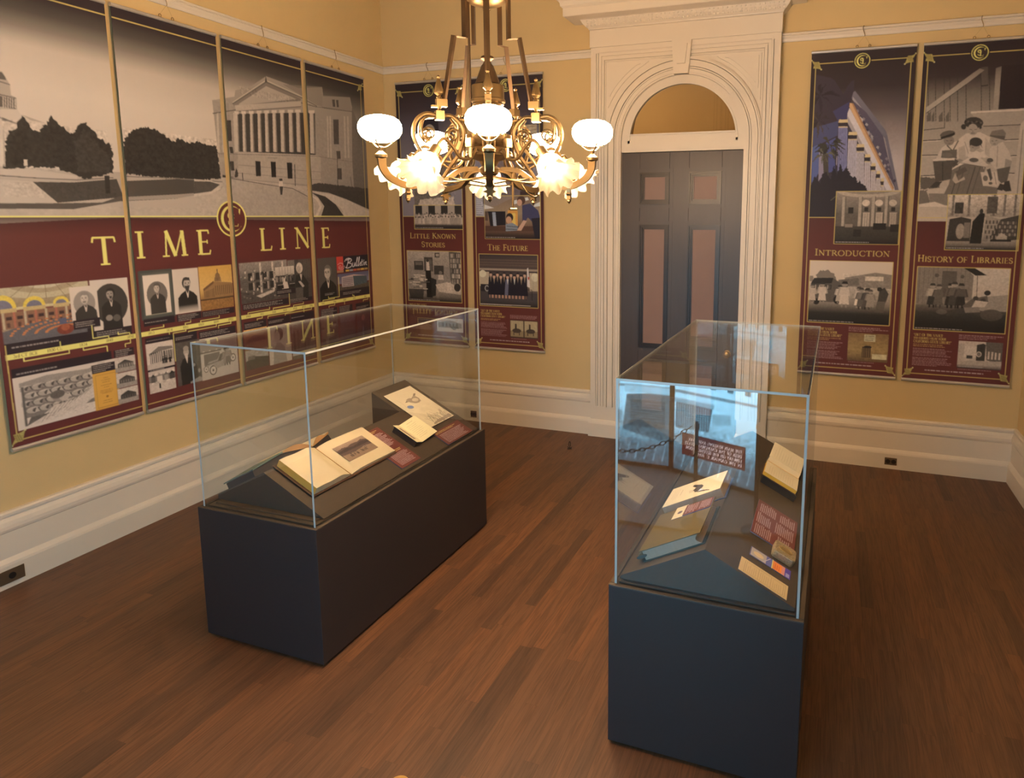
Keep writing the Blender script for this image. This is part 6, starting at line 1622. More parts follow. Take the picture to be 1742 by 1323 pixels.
def small_caption(cv, q, seed, dark=.24):
    x0, y0, x1, y1 = q
    cv.fade(x0, y1 - (y1 - y0) * dark, x1, y1, (38, 28, 27), 0, .95)
    cv.dashes(x0 + 10, y1 - 18, x0 + (x1 - x0) * .6, y1 - 8, 1, (186, 160, 140), seed, ragged=.1)

W5 = 696
GB = 'title banners on the back wall'
# --- Little Known Stories
c5 = title_banner(W5)
ins, big, s2 = (154, 1088, 664, 1306), (60, 1507, 635, 1978), (360, 2128, 640, 2255)
q = c5.frame(30, 80, 664, 1190)
q.grad(0, 0, 1, 1, [(0, (48, 33, 31)), (.15, (60, 46, 46)), (.35, (96, 80, 78)), (.7, (134, 114, 106)), (1, (126, 108, 104))])
q.poly([(.35, .22), (.5, .14), (.64, .2), (.66, .46), (.5, .5), (.36, .46)], (46, 34, 36)).ell(.5, .34, .10, .08, sep(150)).poly([(.2, 1), (.22, .60), (.4, .48), (.6, .48), (.8, .6), (.84, 1)], sep(112))
q.rough([(.16, .52), (.3, .48), (.34, .62), (.22, .68), (.14, .6)], sep(60), 9, 5, step=10); q.rough([(.3, .86), (.86, .84), (.9, 1), (.24, 1)], sep(186), 6, 6, step=8)
q.mottle(.2, .5, .9, 1, .35, 14, 21)
q = c5.frame(*ins)
q.rect(0, 0, 1, 1, sep(150)).rect(0, 0, 1, .34, sep(168))
for x in (.03, .30, .56, .84):
    q.rect(x, .02, x + .14, .52, sep(54))
people(q, 17, .30, .36, 41, 150, 206, .02, .98, .9); people(q, 19, .42, .40, 42, 150, 206, .0, 1, .9)
q.rect(0, .82, 1, 1, sep(70)).mottle(0, 0, 1, 1, .12, 5, 22)
small_caption(c5, ins, 31)
q = c5.frame(*big)                                     # cluttered office
q.rect(0, 0, 1, 1, sep(140)).grad(0, 0, 1, .3, [(0, sep(168)), (1, sep(150))])
q.rect(.32, .12, .48, .40, sep(70)).rect(.34, .16, .46, .40, sep(100)).rect(.52, .03, .61, .12, sep(60)).rect(.54, .05, .60, .10, sep(160)).rect(.20, .04, .30, .14, sep(176))
q.poly([(.78, 0), (1, .02), (1, .64), (.80, .56)], sep(88))
rs = random.Random(6)
for r_ in range(6):
    for i in range(9):
        q.rect(.81 + i * .021, .04 + r_ * .10, .826 + i * .021, .12 + r_ * .10, sep(rs.uniform(60, 206)))
q.rect(.13, .20, .30, .38, sep(62)).rect(.15, .22, .28, .28, sep(110)).poly([(.36, .20), (.41, .20), (.42, .38), (.36, .38)], sep(206)).ell(.385, .19, .025, .03, sep(60)).rect(.5, .28, .68, .46, sep(64))
q.poly([(.34, .38), (.44, .38), (.46, .92), (.35, .92)], sep(36)).poly([(.44, .52), (.54, .56), (.52, .88), (.44, .9)], sep(52))
q.ell(.62, .42, .03, .035, sep(120)).poly([(.58, .46), (.66, .46), (.68, .56), (.57, .56)], sep(200))
for i in range(34):
    x, y = rs.uniform(.0, .34), rs.uniform(.46, .78)
    q.rect(x, y, x + rs.uniform(.05, .12), y + rs.uniform(.015, .03), sep(rs.choice((206, 190, 96, 150, 60))))
q.poly([(.52, .66), (.74, .60), (.98, .70), (.98, .84), (.58, .80)], sep(196)).rect(.54, .8, .58, .96, sep(150)).poly([(.74, .62), (.80, .60), (.84, .8), (.72, .82)], sep(206)).ell(.92, .70, .06, .08, sep(56)).poly([(.0, .76), (.3, .76), (.28, .96), (.04, .96)], sep(74))
q.mottle(0, 0, 1, 1, .3, 9, 23).fade(0, .78, 1, 1, sep(40), 0, .8)
small_caption(c5, big, 32, .10)
q = c5.frame(*s2)
q.rect(0, 0, 1, 1, sep(196)).poly([(.06, .34), (.5, .14), (.94, .36), (.94, .7), (.06, .7)], sep(130))
for i in range(5):
    q.rect(.2 + i * .13, .36, .28 + i * .13, .6, sep(66))
q.ell(.66, .70, .08, .14, sep(60)).ell(.66, .70, .05, .09, sep(190)).poly([(.5, .6), (.8, .56), (.84, .72), (.56, .76)], sep(70)).mottle(0, 0, 1, 1, .2, 5, 24)
c5.text('Little Known', 101, 1390, 50, GOLD, fit=484, small=.80)
c5.text('Stories', 223, 1470, 50, GOLD, fit=246, small=.80)
title_text(c5, 2006, s2, 50)
title_frame(c5, W5, ins, big, s2)
banner('hanging_banner', 'tall title banner reading Little Known Stories with a cluttered office photo', c5, W5 / 1000, PZ1 - PZ0, (-3.797 + W5 / 2000, YB, PZ0), 0, GB)

# --- The Future
W6 = 694
c6 = title_banner(W6)
ins, big, s2 = (122, 1008, 664, 1386), (56, 1522, 634, 1990), (356, 2106, 630, 2268)
q = c6.frame(30, 80, 662, 1190)
q.grad(0, 0, 1, 1, [(0, (48, 33, 31)), (.2, (60, 46, 48)), (.45, (120, 104, 104)), (1, (150, 132, 124))])
q.rect(.12, .34, .9, .9, (104, 84, 78)).poly([(.5, .2), (.9, .3), (.9, .6), (.5, .56)], (70, 60, 60)).rect(.78, .3, .96, .46, (168, 140, 108)).mottle(0, .2, 1, 1, .3, 30, 25)
for i in range(5):
    q.line([(.8, .32 + i * .028), (.95, .31 + i * .028)], 4, (110, 70, 54))
q.rect(.02, .62, .12, .98, (176, 158, 150)).ell(.52, .66, .10, .07, (84, 66, 64)).rect(.70, .80, .98, .84, (60, 40, 36))
c6.dashes(40, 800, 108, 1180, 22, (110, 96, 92), 61)
q = c6.frame(*ins)                                     # woman leaning over a boy at a computer
q.grad(0, 0, 1, 1, [(0, (120, 92, 72)), (.4, (150, 118, 88)), (.72, (110, 76, 56)), (1, (46, 34, 32))])
q.poly([(0, 0), (.6, 0), (.2, .24), (0, .26)], (136, 110, 92)).poly([(.0, .20), (.18, .28), (0, .31)], (206, 182, 160)).poly([(.5, .12), (.78, .04), (.8, .1), (.54, .2)], (210, 188, 166)).poly([(.9, .2), (1, .14), (1, .24), (.88, .26)], (206, 184, 160))
q.rect(.42, .34, .60, .74, (206, 136, 62)).rect(.50, .40, .56, .68, (212, 168, 82)).rect(0, .36, .06, .58, (84, 62, 50))
q.poly([(.06, .36), (.38, .36), (.38, .68), (.10, .70)], (34, 28, 30)).poly([(.14, .38), (.20, .38), (.22, .78), (.16, .78)], (150, 142, 140)).rect(.0, .70, .9, .82, (80, 52, 40))
q.ell(.455, .50, .065, .10, (42, 30, 28)).ell(.44, .56, .05, .085, (186, 132, 96)).poly([(.38, .66), (.5, .62), (.60, .70), (.60, .80), (.38, .82)], (124, 120, 118)).line([(.40, .70), (.60, .72)], 5, (50, 46, 48)).line([(.38, .77), (.60, .78)], 5, (50, 46, 48))
q.ell(.665, .11, .075, .10, (76, 50, 40)).ell(.635, .16, .045, .075, (190, 136, 104)).poly([(.68, .22), (.82, .18), (.96, .34), (1, .52), (.9, .66), (.78, .50), (.72, .62), (.68, .58)], (64, 58, 76)).poly([(.70, .56), (.76, .58), (.66, .80), (.58, .80)], (190, 140, 108)).poly([(.84, .52), (1, .5), (1, .98), (.90, .98)], (36, 30, 36))
q.mottle(0, 0, 1, 1, .10, 7, 26)
small_caption(c6, ins, 33, .16)
q = c6.frame(*big)                                     # graduates in black gowns on a stage
q.grad(0, 0, 1, 1, [(0, (60, 46, 44)), (.22, (84, 64, 54)), (.30, (60, 46, 44)), (.6, (96, 78, 66)), (1, (54, 46, 48))])
for k in range(3):
    q.rect(0, .10 + k * .05, 1, .115 + k * .05, (96, 74, 60))
q.rect(0, .27, 1, .31, (150, 122, 98)).rect(0, .34, .17, .62, (176, 146, 114)).rect(.86, .34, 1, .68, (176, 146, 114)).ell(.06, .38, .06, .07, (206, 178, 140)).ell(.95, .42, .06, .08, (206, 178, 140))
for i in range(7):
    q.line([(.88 + i * .02, .4), (.88 + i * .02, .68)], 2, (130, 104, 84))
q.rect(.02, .58, .18, .74, (40, 34, 36)).ell(.13, .66, .04, .06, (150, 134, 120)).ell(.13, .66, .025, .04, (40, 34, 36)).rect(0, .72, 1, 1, (70, 58, 54))
rs = random.Random(3)
for i in range(11):
    x = .20 + i * .058
    y = .34 + (i % 2) * .04
    g_ = (32, 26, 32) if i != 5 else (96, 88, 96)
    q.poly([(x - .035, y + .10), (x + .035, y + .10), (x + .055, .78), (x - .055, .78)], g_)
    q.ell(x, y + .055, .022, .035, (190, 140, 108)).poly([(x - .035, y + .02), (x, y), (x + .035, y + .02), (x, y + .035)], (24, 20, 24))
    q.poly([(x - .012, y + .09), (x + .012, y + .09), (x, y + .2)], (206, 186, 160) if i in (5, 7) else (150, 120, 90)).rect(x - .03, .78, x - .015, .84, (170, 120, 92)).rect(x + .012, .78, x + .027, .84, (170, 120, 92))
q.rect(.835, .24, .84, .70, (130, 92, 52)).poly([(.82, .26), (.84, .24), (.87, .62), (.82, .6)], (204, 176, 154)).ell(.845, .44, .012, .03, (176, 66, 48)).line([(.80, .66), (.90, .66), (.90, .86)], 4, (30, 24, 24)).line([(.80, .66), (.80, .86)], 4, (30, 24, 24))
q.mottle(0, 0, 1, 1, .10, 7, 27)
small_caption(c6, big, 34, .12)
c6.line([(60, 1974), (560, 1974)], 4, (190, 164, 140))
q = c6.frame(*s2)                                      # stereo view
q.rect(0, 0, 1, 1, (66, 48, 38))
for k in (0, 1):
    a = .02 + k * .50
    q.rect(a, .04, a + .46, .94, (170, 140, 100)).rect(a, .60, a + .46, .94, (140, 112, 76)).ell(a + .22, .60, .16, .13, (74, 56, 44)).rect(a + .16, .30, a + .22, .52, (60, 46, 38)).ell(a + .19, .26, .03, .06, (70, 52, 42)).rect(a + .1, .68, a + .13, .86, (70, 54, 42)).rect(a + .3, .68, a + .33, .86, (70, 54, 42))
q.mottle(0, 0, 1, 1, .18, 6, 28)
c6.text('The Future', 145, 1487, 52, GOLD, fit=394, small=.80)
title_text(c6, 2028, s2, 70)
title_frame(c6, W6, ins, big, s2)
banner('hanging_banner', 'tall title banner reading The Future with graduates in black gowns', c6, W6 / 1000, PZ1 - PZ0, (-3.033 + W6 / 2000, YB, PZ0), 0, GB)

# --- Introduction
W7 = 700
c7 = title_banner(W7)
ins, big, s2 = (219, 999, 662, 1386), (56, 1514, 637, 1987), (358, 2054, 638, 2268)
q = c7.frame(30, 80, 664, 1190)                        # floodlit temple front at dusk behind palms
q.grad(0, 0, 1, 1, [(0, (47, 33, 31)), (.16, (54, 40, 38)), (.30, (86, 68, 62)), (.45, (138, 112, 98)), (.65, (182, 152, 134)), (1, (190, 160, 142))])
traced(c7, ART_TEMPLE, (30, 80, 664, 1190))
c7.rect(30, 1085, 219, 1190, (41, 33, 36))
c7.mottle(200, 500, 620, 1190, .10, 14, 29)
q = c7.frame(*ins)                                     # columned reading room
q.rect(0, 0, 1, 1, sep(96)).grad(0, 0, 1, .4, [(0, sep(150)), (1, sep(104))]).ell(.5, -.02, .5, .14, sep(176)).ell(.5, -.04, .42, .10, sep(140))
for x in (.10, .36, .56, .76):
    q.rect(x, .10, x + .06, .74, sep(168)).rect(x + .045, .10, x + .06, .74, sep(104)).rect(x - .01, .70, x + .07, .74, sep(150))
for x, t in ((.43, 208), (.63, 206), (.84, 190)):
    q.ell(x + .04, .22, .06, .06, sep(t)).rect(x, .40, x + .11, .66, sep(t * .86)).rect(x + .02, .30, x + .08, .38, sep(52))
    for k in range(4):
        q.line([(x + k * .035, .42), (x + k * .035, .66)], 2, sep(90))
q.rect(.2, .30, .28, .42, sep(48)).rect(0, .66, 1, 1, sep(70)).rect(.60, .60, .80, .72, sep(40)).rect(.86, .62, 1, .76, sep(44)).rect(.30, .72, .42, .86, sep(46)).rect(.16, .62, .28, .68, sep(140))
q.mottle(0, 0, 1, 1, .2, 8, 30).fade(0, .62, 1, 1, sep(40), 0, .85)
small_caption(c7, ins, 35, .10)
q = c7.frame(*big)                                     # readers at a book van
q.grad(0, 0, 1, 1, [(0, sep(206)), (.3, sep(204)), (.42, sep(176)), (.62, sep(150)), (.72, sep(120)), (.84, sep(56)), (1, sep(40))])
q.poly([(.44, .26), (.6, .22), (.8, .17), (1, .2), (1, .42), (.44, .40)], sep(134)).rough([(.08, .24), (.14, .16), (.22, .15), (.30, .20), (.34, .30), (.1, .30)], sep(122), 5, 7, step=9).rough([(.0, .25), (.05, .24), (.05, .33), (0, .34)], sep(130), 4, 6, step=7)
q.poly([(.36, .30), (.6, .26), (.62, .38), (.36, .40)], sep(112)).rect(.68, .23, .90, .30, sep(206)).rect(.66, .30, .92, .36, sep(140)).mottle(.4, .2, 1, .62, .28, 12, 31)
q.poly([(.02, .66), (.03, .34), (.10, .28), (.30, .28), (.38, .34), (.42, .46), (.42, .62), (.30, .66)], sep(92)).poly([(.06, .28), (.30, .27), (.28, .36), (.02, .38)], sep(48)).rect(.04, .38, .28, .46, sep(54)).ell(.36, .62, .05, .07, sep(44)).rect(.40, .30, .48, .58, sep(100)).ell(.10, .66, .04, .05, sep(40))
for i in range(9):
    q.rect(.05 + i * .025, .39, .067 + i * .025, .45, sep(90 + 70 * (i % 2)))
people(q, 3, .36, .32, 51, 178, 206, .05, .33, .2); people(q, 2, .34, .40, 52, 190, 206, .44, .58, .0); people(q, 4, .42, .34, 53, 60, 200, .60, .84, .4)
q.poly([(.86, .44), (.92, .40), (.97, .50), (.94, .64), (.84, .68)], sep(70)).ell(.86, .43, .03, .035, sep(50)).poly([(.84, .62), (.94, .62), (.92, .80), (.82, .80)], sep(100))
q.mottle(0, .4, 1, 1, .15, 8, 32).fade(0, .70, 1, 1, sep(38), 0, .95)
small_caption(c7, big, 36, .06)
q = c7.frame(*s2)
q.grad(0, 0, 1, 1, [(0, (128, 92, 56)), (.6, (160, 120, 72)), (1, (96, 70, 46))]).rect(.4, .04, .68, .28, (186, 160, 116)).dashes(.43, .06, .66, .26, 3, (90, 66, 44), 3, ragged=.1).rect(.36, .48, .58, .86, (70, 50, 36)).ell(.5, .48, .1, .05, (54, 40, 32)).rect(.62, .72, .98, .9, (196, 166, 120)).mottle(0, 0, 1, 1, .25, 14, 33)
for i in range(6):
    q.line([(.39 + i * .03, .52), (.39 + i * .03, .84)], 2, (150, 112, 70))
c7.text('Introduction', 88, 1475, 50, GOLD, fit=520, small=.80)
title_text(c7, 2026, s2, 90)
title_frame(c7, W7, ins, big, s2)
banner('hanging_banner', 'tall title banner reading Introduction with a floodlit columned front at dusk', c7, W7 / 1000, PZ1 - PZ0, (-0.190 + W7 / 2000, YB, PZ0), 0, GB)

# --- History of Libraries
W8 = 700
c8 = title_banner(W8)
ins, big, s2 = (221, 1029, 677, 1417), (56, 1541, 644, 2003), (359, 2068, 639, 2268)
q = c8.frame(30, 88, 668, 1215)                        # woman reading with three children on wooden steps
q.grad(0, 0, 1, 1, [(0, (47, 33, 31)), (.12, (62, 46, 42)), (.24, sep(118)), (.4, sep(150)), (.6, sep(172)), (1, sep(186))])
traced(c8, ART_STEPS, (30, 88, 668, 1219))
q.mottle(0, .1, 1, 1, .10, 10, 34)
q.fade(0, 0, 1, .22, (47, 33, 31), .9, 0)
q = c8.frame(*ins)                                     # old library bays
q.rect(0, 0, 1, 1, sep(176)).grad(0, 0, 1, .4, [(0, sep(206)), (1, sep(150))])
for x in (.06, .28, .62, .76, .90):
    q.rect(x, .0, x + .03, .38, sep(120))
q.rect(.10, .14, .22, .34, sep(66)).rect(.54, .04, .68, .34, sep(90)).mottle(0, 0, 1, .4, .4, 12, 35)
q.poly([(.02, .84), (.04, .44), (.20, .40), (.34, .44), (.34, .84)], sep(62)).ell(.20, .66, .06, .14, sep(150)).rect(.25, .5, .33, .78, sep(120))
q.poly([(.34, .88), (.36, .48), (.46, .32), (.52, .34), (.50, .88)], sep(40)).poly([(.51, .84), (.54, .38), (.74, .44), (.62, .74), (.58, .84)], sep(150)).poly([(.62, .74), (.74, .44), (1, .36), (1, .80), (.66, .84)], sep(70))
for r_ in range(4):
    for i in range(7):
        q.rect(.54 + i * .024, .46 + r_ * .09, .557 + i * .024, .52 + r_ * .09, sep(60 + 80 * ((i + r_) % 2)))
        q.rect(.72 + i * .035, .48 + r_ * .07, .745 + i * .035, .53 + r_ * .07, sep(90 + 50 * ((i + r_) % 2)))
q.ell(.47, .30, .025, .05, sep(60)).poly([(.70, .76), (.76, .68), (.84, .74), (.84, .80), (.70, .80)], sep(176)).rect(.62, .80, .9, .84, sep(44))
q.mottle(0, 0, 1, 1, .22, 7, 36).fade(0, .72, 1, 1, sep(40), 0, .9)
small_caption(c8, ins, 37, .10)
q = c8.frame(*big)                                     # children reading by a wooden shed
q.grad(0, 0, 1, 1, [(0, sep(196)), (.45, sep(186)), (.62, sep(96)), (.72, sep(66)), (1, sep(38))])
q.poly([(0, 0), (.52, 0), (.62, .12), (.62, .50), (.0, .60)], sep(128))
for i in range(12):
    q.line([(.03 + i * .05, 0), (.03 + i * .05, .58)], 3, sep(96 + 10 * (i % 3)))
q.rect(.28, .06, .44, .46, sep(92)).poly([(.50, 0), (.62, 0), (.76, .11), (.64, .12)], sep(44)).line([(.66, .12), (.67, .48)], 4, sep(60)).ell(.22, .13, .025, .03, sep(90)).ell(.5, .14, .022, .03, sep(90)).poly([(.64, .46), (1, .40), (1, .66), (.64, .66)], sep(150))
people(q, 5, .24, .40, 61, 46, 206, .14, .58, .3)
q.poly([(.52, .60), (.62, .48), (.78, .42), (.80, .54), (.66, .66)], sep(96)).ell(.78, .38, .035, .04, sep(50)).ell(.66, .47, .03, .035, sep(70)).ell(.74, .50, .03, .035, sep(70)).poly([(.66, .5), (.80, .52), (.76, .60), (.62, .62)], sep(190))
q.poly([(.30, .70), (.54, .62), (.58, .68), (.36, .76)], sep(70)).ell(.30, .70, .06, .04, sep(100)).ell(.84, .72, .12, .09, sep(88)).poly([(.54, .62), (.70, .60), (.72, .68), (.56, .70)], sep(130))
q.mottle(0, 0, 1, 1, .2, 9, 37).fade(0, .66, 1, 1, sep(38), 0, .95)
small_caption(c8, big, 38, .06)
q = c8.frame(*s2)                                      # street with an old van
q.rect(0, 0, 1, 1, sep(190)).poly([(.62, 0), (1, 0), (1, .8), (.66, .66)], sep(96)).rect(0, .1, .14, .74, sep(176)).rect(.14, .18, .42, .6, sep(200)).poly([(.42, .70), (.42, .12), (.56, .06), (.62, .1), (.62, .70)], sep(62)).ell(.48, .46, .06, .10, sep(204)).ell(.48, .46, .045, .075, sep(120))
for i in range(4):
    q.rect(.68 + i * .08, .34 + i * .01, .72 + i * .08, .62, sep(190))
q.rect(.2, .52, .34, .64, sep(70)).poly([(0, .74), (1, .68), (1, 1), (0, 1)], sep(168)).mottle(0, 0, 1, 1, .25, 8, 38)
small_caption(c8, s2, 39, .16)
c8.text('History of Libraries', 54, 1505, 48, GOLD, fit=598, small=.80)
title_text(c8, 2032, s2, 110)
title_frame(c8, W8, ins, big, s2)
banner('hanging_banner', 'tall title banner reading History of Libraries with a woman and children on steps', c8, W8 / 1000, PZ1 - PZ0, (0.555 + W8 / 2000, YB, PZ0), 0, GB)
# ================================================================ WHAT LIES IN THE CASES
TH = math.atan(0.508)
CT, ST = math.cos(TH), math.sin(TH)
cloth_m = mat('dark_brown_stand_cloth', (0.058, 0.043, 0.032), rough=0.6, vary=0.10, vscale=140)
card_print_m = printed_material('card_print', 0.45)
page_print_m = printed_material('page_print', 0.65)
leaves_m = mat('page_edges', (0.70, 0.60, 0.42), rough=0.7, vary=0.14, vscale=60, stretch=(1, 1, 18))
gilt_edge_m = mat('tan_page_edges', (0.74, 0.36, 0.07), rough=0.5, vary=0.12, vscale=60, stretch=(1, 12, 1))
grey_leaves_m = mat('grey_page_edges', (0.42, 0.33, 0.26), rough=0.7, vary=0.22, vscale=40, stretch=(1, 1, 22))
cover_m = mat('brown_leather_cover', (0.085, 0.040, 0.024), rough=0.45, vary=0.12, vscale=40)
green_m = mat('olive_cloth_cover', (0.13, 0.10, 0.045), rough=0.55, vary=0.08, vscale=60)
dgreen_m = mat('dark_green_cloth_cover', (0.035, 0.055, 0.055), rough=0.5, vary=0.08, vscale=60)
teal_m = mat('teal_cover', (0.075, 0.125, 0.115), rough=0.5, vary=0.08, vscale=50)
blue_m = mat('blue_cloth_cover', (0.055, 0.075, 0.20), rough=0.5, vary=0.08, vscale=50)
RX = {'left': -0.02, 'right': 0.0}

def case_matrix(side):
    (cx, cy, _), a = CASES[side]
    return Matrix.Translation((cx, cy, PH)) @ Matrix.Rotation(a, 4, 'Z')

def on_slope(side, s, u, y, w=0.0):
    """Frame on a slope of the stand: local X to the reader's right, Z up the slope, -Y out of the surface. s = +1 right-hand slope, -1 left."""
    N = Vector((s * ST, 0, CT))
    Zx = Vector((-s * CT, 0, ST))
    Xx = Vector((0, s, 0))
    o = Vector((RX[side] + s * u * CT, y, 0.17 - u * ST)) + N * w
    m = Matrix((Xx, -N, Zx)).transposed().to_4x4()
    m.translation = o
    return case_matrix(side) @ m

def item(name, label, cat, mtx, group=None):
    o = thing(name, label, cat, (0, 0, 0), 0, group)
    o.matrix_world = mtx
    return o

# ---------------------------------------------------------------- tent-shaped stands
s1 = item('display_stand', 'long dark tent-shaped stand under the album and cards in the left case', 'display stand', case_matrix('left'))
m = MB()
rx = RX['left']
m.prism([(-0.297, 0.008), (-0.297, 0.17 - 0.277 * 0.508), (rx, 0.17), (0.297, 0.17 - 0.317 * 0.508), (0.297, 0.008)], -0.625, 0.676)
m.build('stand_body', [cloth_m], s1, bevel=0.001)
m = MB().prism([(-0.21, 0.2665), (-0.0215, 0.1707), (-0.21, 0.0745)], 0.352, 0.674)
m.build('raised_wedge', [cloth_m], s1, bevel=0.001)
s2 = item('display_stand', 'long dark tent-shaped stand under the books and text panel in the right case', 'display stand', case_matrix('right'))
m = MB().prism([(-0.297, 0.008), (-0.297, 0.17 - 0.297 * 0.508), (0, 0.17), (0.297, 0.17 - 0.297 * 0.508), (0.297, 0.008)], -0.668, 0.676)
m.build('stand_body', [cloth_m], s2, bevel=0.001)

# ---------------------------------------------------------------- photo album
def leaf_strip(profile, length, t, name, mats, parent, z0=0.0):
    """Open-book half: profile [(x, w_bottom, w_top)] across, carried up the page by length."""
    mb = MB()
    n = len(profile)
    for z in (z0, z0 + length):
        for x, wb, wt in profile:
            mb.v.append((x, -wb, z))
        for x, wb, wt in profile:
            mb.v.append((x, -wt, z))
    k = 2 * n
    for i in range(n - 1):
        mb.f.append([n + i, n + i + 1, k + n + i + 1, k + n + i]); mb.m.append(0); mb.s.append(True)
        mb.f.append([i + 1, i, k + i, k + i + 1]); mb.m.append(0); mb.s.append(False)
        mb.f.append([i, i + 1, n + i + 1, n + i]); mb.m.append(1); mb.s.append(False)
        mb.f.append([k + i + 1, k + i, k + n + i, k + n + i + 1]); mb.m.append(1); mb.s.append(False)
    mb.f.append([0, n, k + n, k]); mb.m.append(2); mb.s.append(False)
    mb.f.append([n - 1, k + n - 1, k + 2 * n - 1, 2 * n - 1]); mb.m.append(2); mb.s.append(False)
    return mb.build(name, mats, parent, sharp=40)

AL = on_slope('left', 1, 0.232, -0.318, 0.005)
album = item('photo_album', 'large open album with cream pages and a mounted mining-camp photograph on the right page', 'album', AL)
bd = MB()
bd.box(-0.255, -0.004, -0.006, -0.001, -0.010, 0.236).box(0.004, 0.336, -0.006, -0.001, -0.010, 0.236).box(-0.006, 0.006, -0.0045, -0.001, -0.010, 0.236)
bd.build('cover', cover_m, album, bevel=0.0015)
pl = [(-0.242 + 0.238 * i / 24, 0.006, 0.006 + 0.034 * min(1, (1 - i / 24) * 3.2) ** 0.55 + 0.002 * math.sin(i * .5)) for i in range(25)]
leaf_strip(pl, 0.226, 0, 'left_pages', [paper_m, leaves_m, gilt_edge_m], album)
pr = [(0.0 + 0.326 * i / 24, 0.006, 0.0075 + 0.016 * min(1, (i / 24) * 5) ** 0.6 - 0.008 * (i / 24) ** 2) for i in range(25)]
leaf_strip(pr, 0.226, 0, 'right_pages', [paper_m, leaves_m, gilt_edge_m], album)
cv = Canvas(214, 112, ppm=2.0, bg=(150, 118, 100))
f = cv.frame(0, 0, 214, 112)
f.grad(0, 0, 1, .3, [(0, (156, 116, 88)), (1, (138, 102, 78))]).rect(0, .6, 1, 1, (132, 96, 70))
f.rough([(0, .26), (.2, .20), (.36, .24), (.52, .17), (.7, .22), (.84, .16), (1, .26), (1, .62), (.7, .58), (.4, .66), (0, .60)], (86, 62, 50), 1.5, 2, step=4)
f.poly([(0, .34), (.3, .28), (.5, .36), (.8, .26), (1, .34), (1, .48), (0, .46)], (64, 46, 40))
rs = random.Random(2)
for i in range(26):
    x = rs.uniform(.08, .8)
    y = .68 + rs.choice((0, .10)) + rs.uniform(-.02, .02)
    f.rect(x - .006, y - .07, x + .006, y + .05, (50, 36, 32)).ell(x, y - .08, .007, .014, (96, 74, 66))
f.mottle(0, 0, 1, 1, .14, 4, 3)
ph = print_mesh('mounted_photograph', cv, 0.214, 0.112, page_print_m, album, thick=0.0006)
ph.location = (0.150, -0.0238, 0.060)

# ---------------------------------------------------------------- open book behind the album, on the far slope
BK = on_slope('left', -1, 0.262, -0.375)
bf = item('open_book', 'open brown-paged book with a teal cover, edge-on behind the big album', 'book', BK)
m = MB()
m.prism([(0.245, 0.0), (0.245, -0.028), (0.075, -0.047), (-0.11, -0.018), (-0.235, -0.046), (-0.245, 0.0)], 0.02, 0.20, axis='z')
m.build('cradle', black_cloth, bf)
m = MB().prism([(0.250, -0.029), (0.250, -0.033), (0.070, -0.0545), (0.068, -0.049)], 0.01, 0.21, axis='z')
m.build('cover', teal_m, bf)
pf = [(0.07 - 0.18 * i / 16, 0.049 - 0.03 * i / 16, 0.0525 - 0.030 * (i / 16) ** 3 + 0.012 * math.sin(PI * i / 16)) for i in range(17)]
brownp = mat('browned_page_edges', (0.36, 0.20, 0.09), rough=0.7, vary=0.25, vscale=50, stretch=(1, 30, 1))
leaf_strip(pf[::-1], 0.19, 0, 'left_pages', [paper_m, brownp, brownp], bf, 0.015)
pg = [(-0.112 - 0.125 * i / 16, 0.019 + 0.028 * i / 16, 0.022 + 0.036 * (i / 16) + 0.020 * math.sin(PI * min(1, i / 12))) for i in range(17)]
leaf_strip(pg[::-1], 0.19, 0, 'right_pages', [paper_m, brownp, brownp], bf, 0.015)

# ---------------------------------------------------------------- cards and papers
def card(name, label, cat, mtx, w, h, cv, thick=0.004, matr=None, group=None, edge=(110, 100, 110)):
    o = item(name, label, cat, mtx, group)
    p = print_mesh('printed_face', cv, w, h, matr or card_print_m, o, thick=thick, back=edge)
    p.location = (0, -thick - 0.0003, 0)
    return o

def caption_canvas(w, h, blocks, seed):
    cv = Canvas(w, h, ppm=2.0, bg=(104, 46, 36))
    for kind, x0, y0, x1, y1, n in blocks:
        cv.dashes(x0, y0, x1, y1, n, (206, 160, 84) if kind == 'h' else (190, 148, 132), seed + int(y0) + int(x0), h=.46, ragged=.22)
    return cv
c_ = caption_canvas(164, 302, [('h', 14, 12, 150, 30, 2), ('t', 22, 38, 152, 144, 12), ('h', 14, 176, 150, 194, 2), ('t', 22, 202, 152, 286, 10)], 3)
card('caption_card', 'tall maroon text card with two blocks of writing, between the album and the booklet', 'caption card', on_slope('left', 1, 0.338, 0.025), 0.164, 0.302, c_, group='caption cards in the cases')
c_ = caption_canvas(266, 118, [('h', 12, 10, 240, 26, 2), ('t', 24, 34, 250, 108, 9)], 8)
card('caption_card', 'wide maroon text card at the far end of the left case, below the big drawing', 'caption card', on_slope('left', 1, 0.354, 0.483, 0.001), 0.266, 0.118, c_, group='caption cards in the cases')

cv = Canvas(258, 344, ppm=1.6, bg=(206, 168, 126))
cv.mottle(0, 0, 258, 344, .05, 60, 2)
def feather(pts, c, w):
    cv.line([(p.x, p.y) for p in spline([(x, y, 0) for x, y in pts], 8)], w, c)
cv.rough([(96, 96), (120, 86), (150, 92), (176, 84), (196, 92), (200, 116), (186, 138), (160, 148), (128, 140), (104, 118)], (150, 116, 86), 2, 4, step=7)
cv.ell(160, 116, 26, 16, (190, 152, 114)); cv.rough([(178, 84), (206, 66), (222, 70), (198, 88)], (128, 98, 74), 1.5, 6, step=5); cv.poly([(96, 98), (70, 108), (100, 112)], (110, 84, 64))
for k in range(7):
    feather([(108 + k * 11, 120), (112 + k * 12, 132), (126 + k * 11, 142)], (128, 98, 74), 1.6)
feather([(40, 70), (46, 110), (38, 150), (52, 180)], (182, 146, 112), 3)
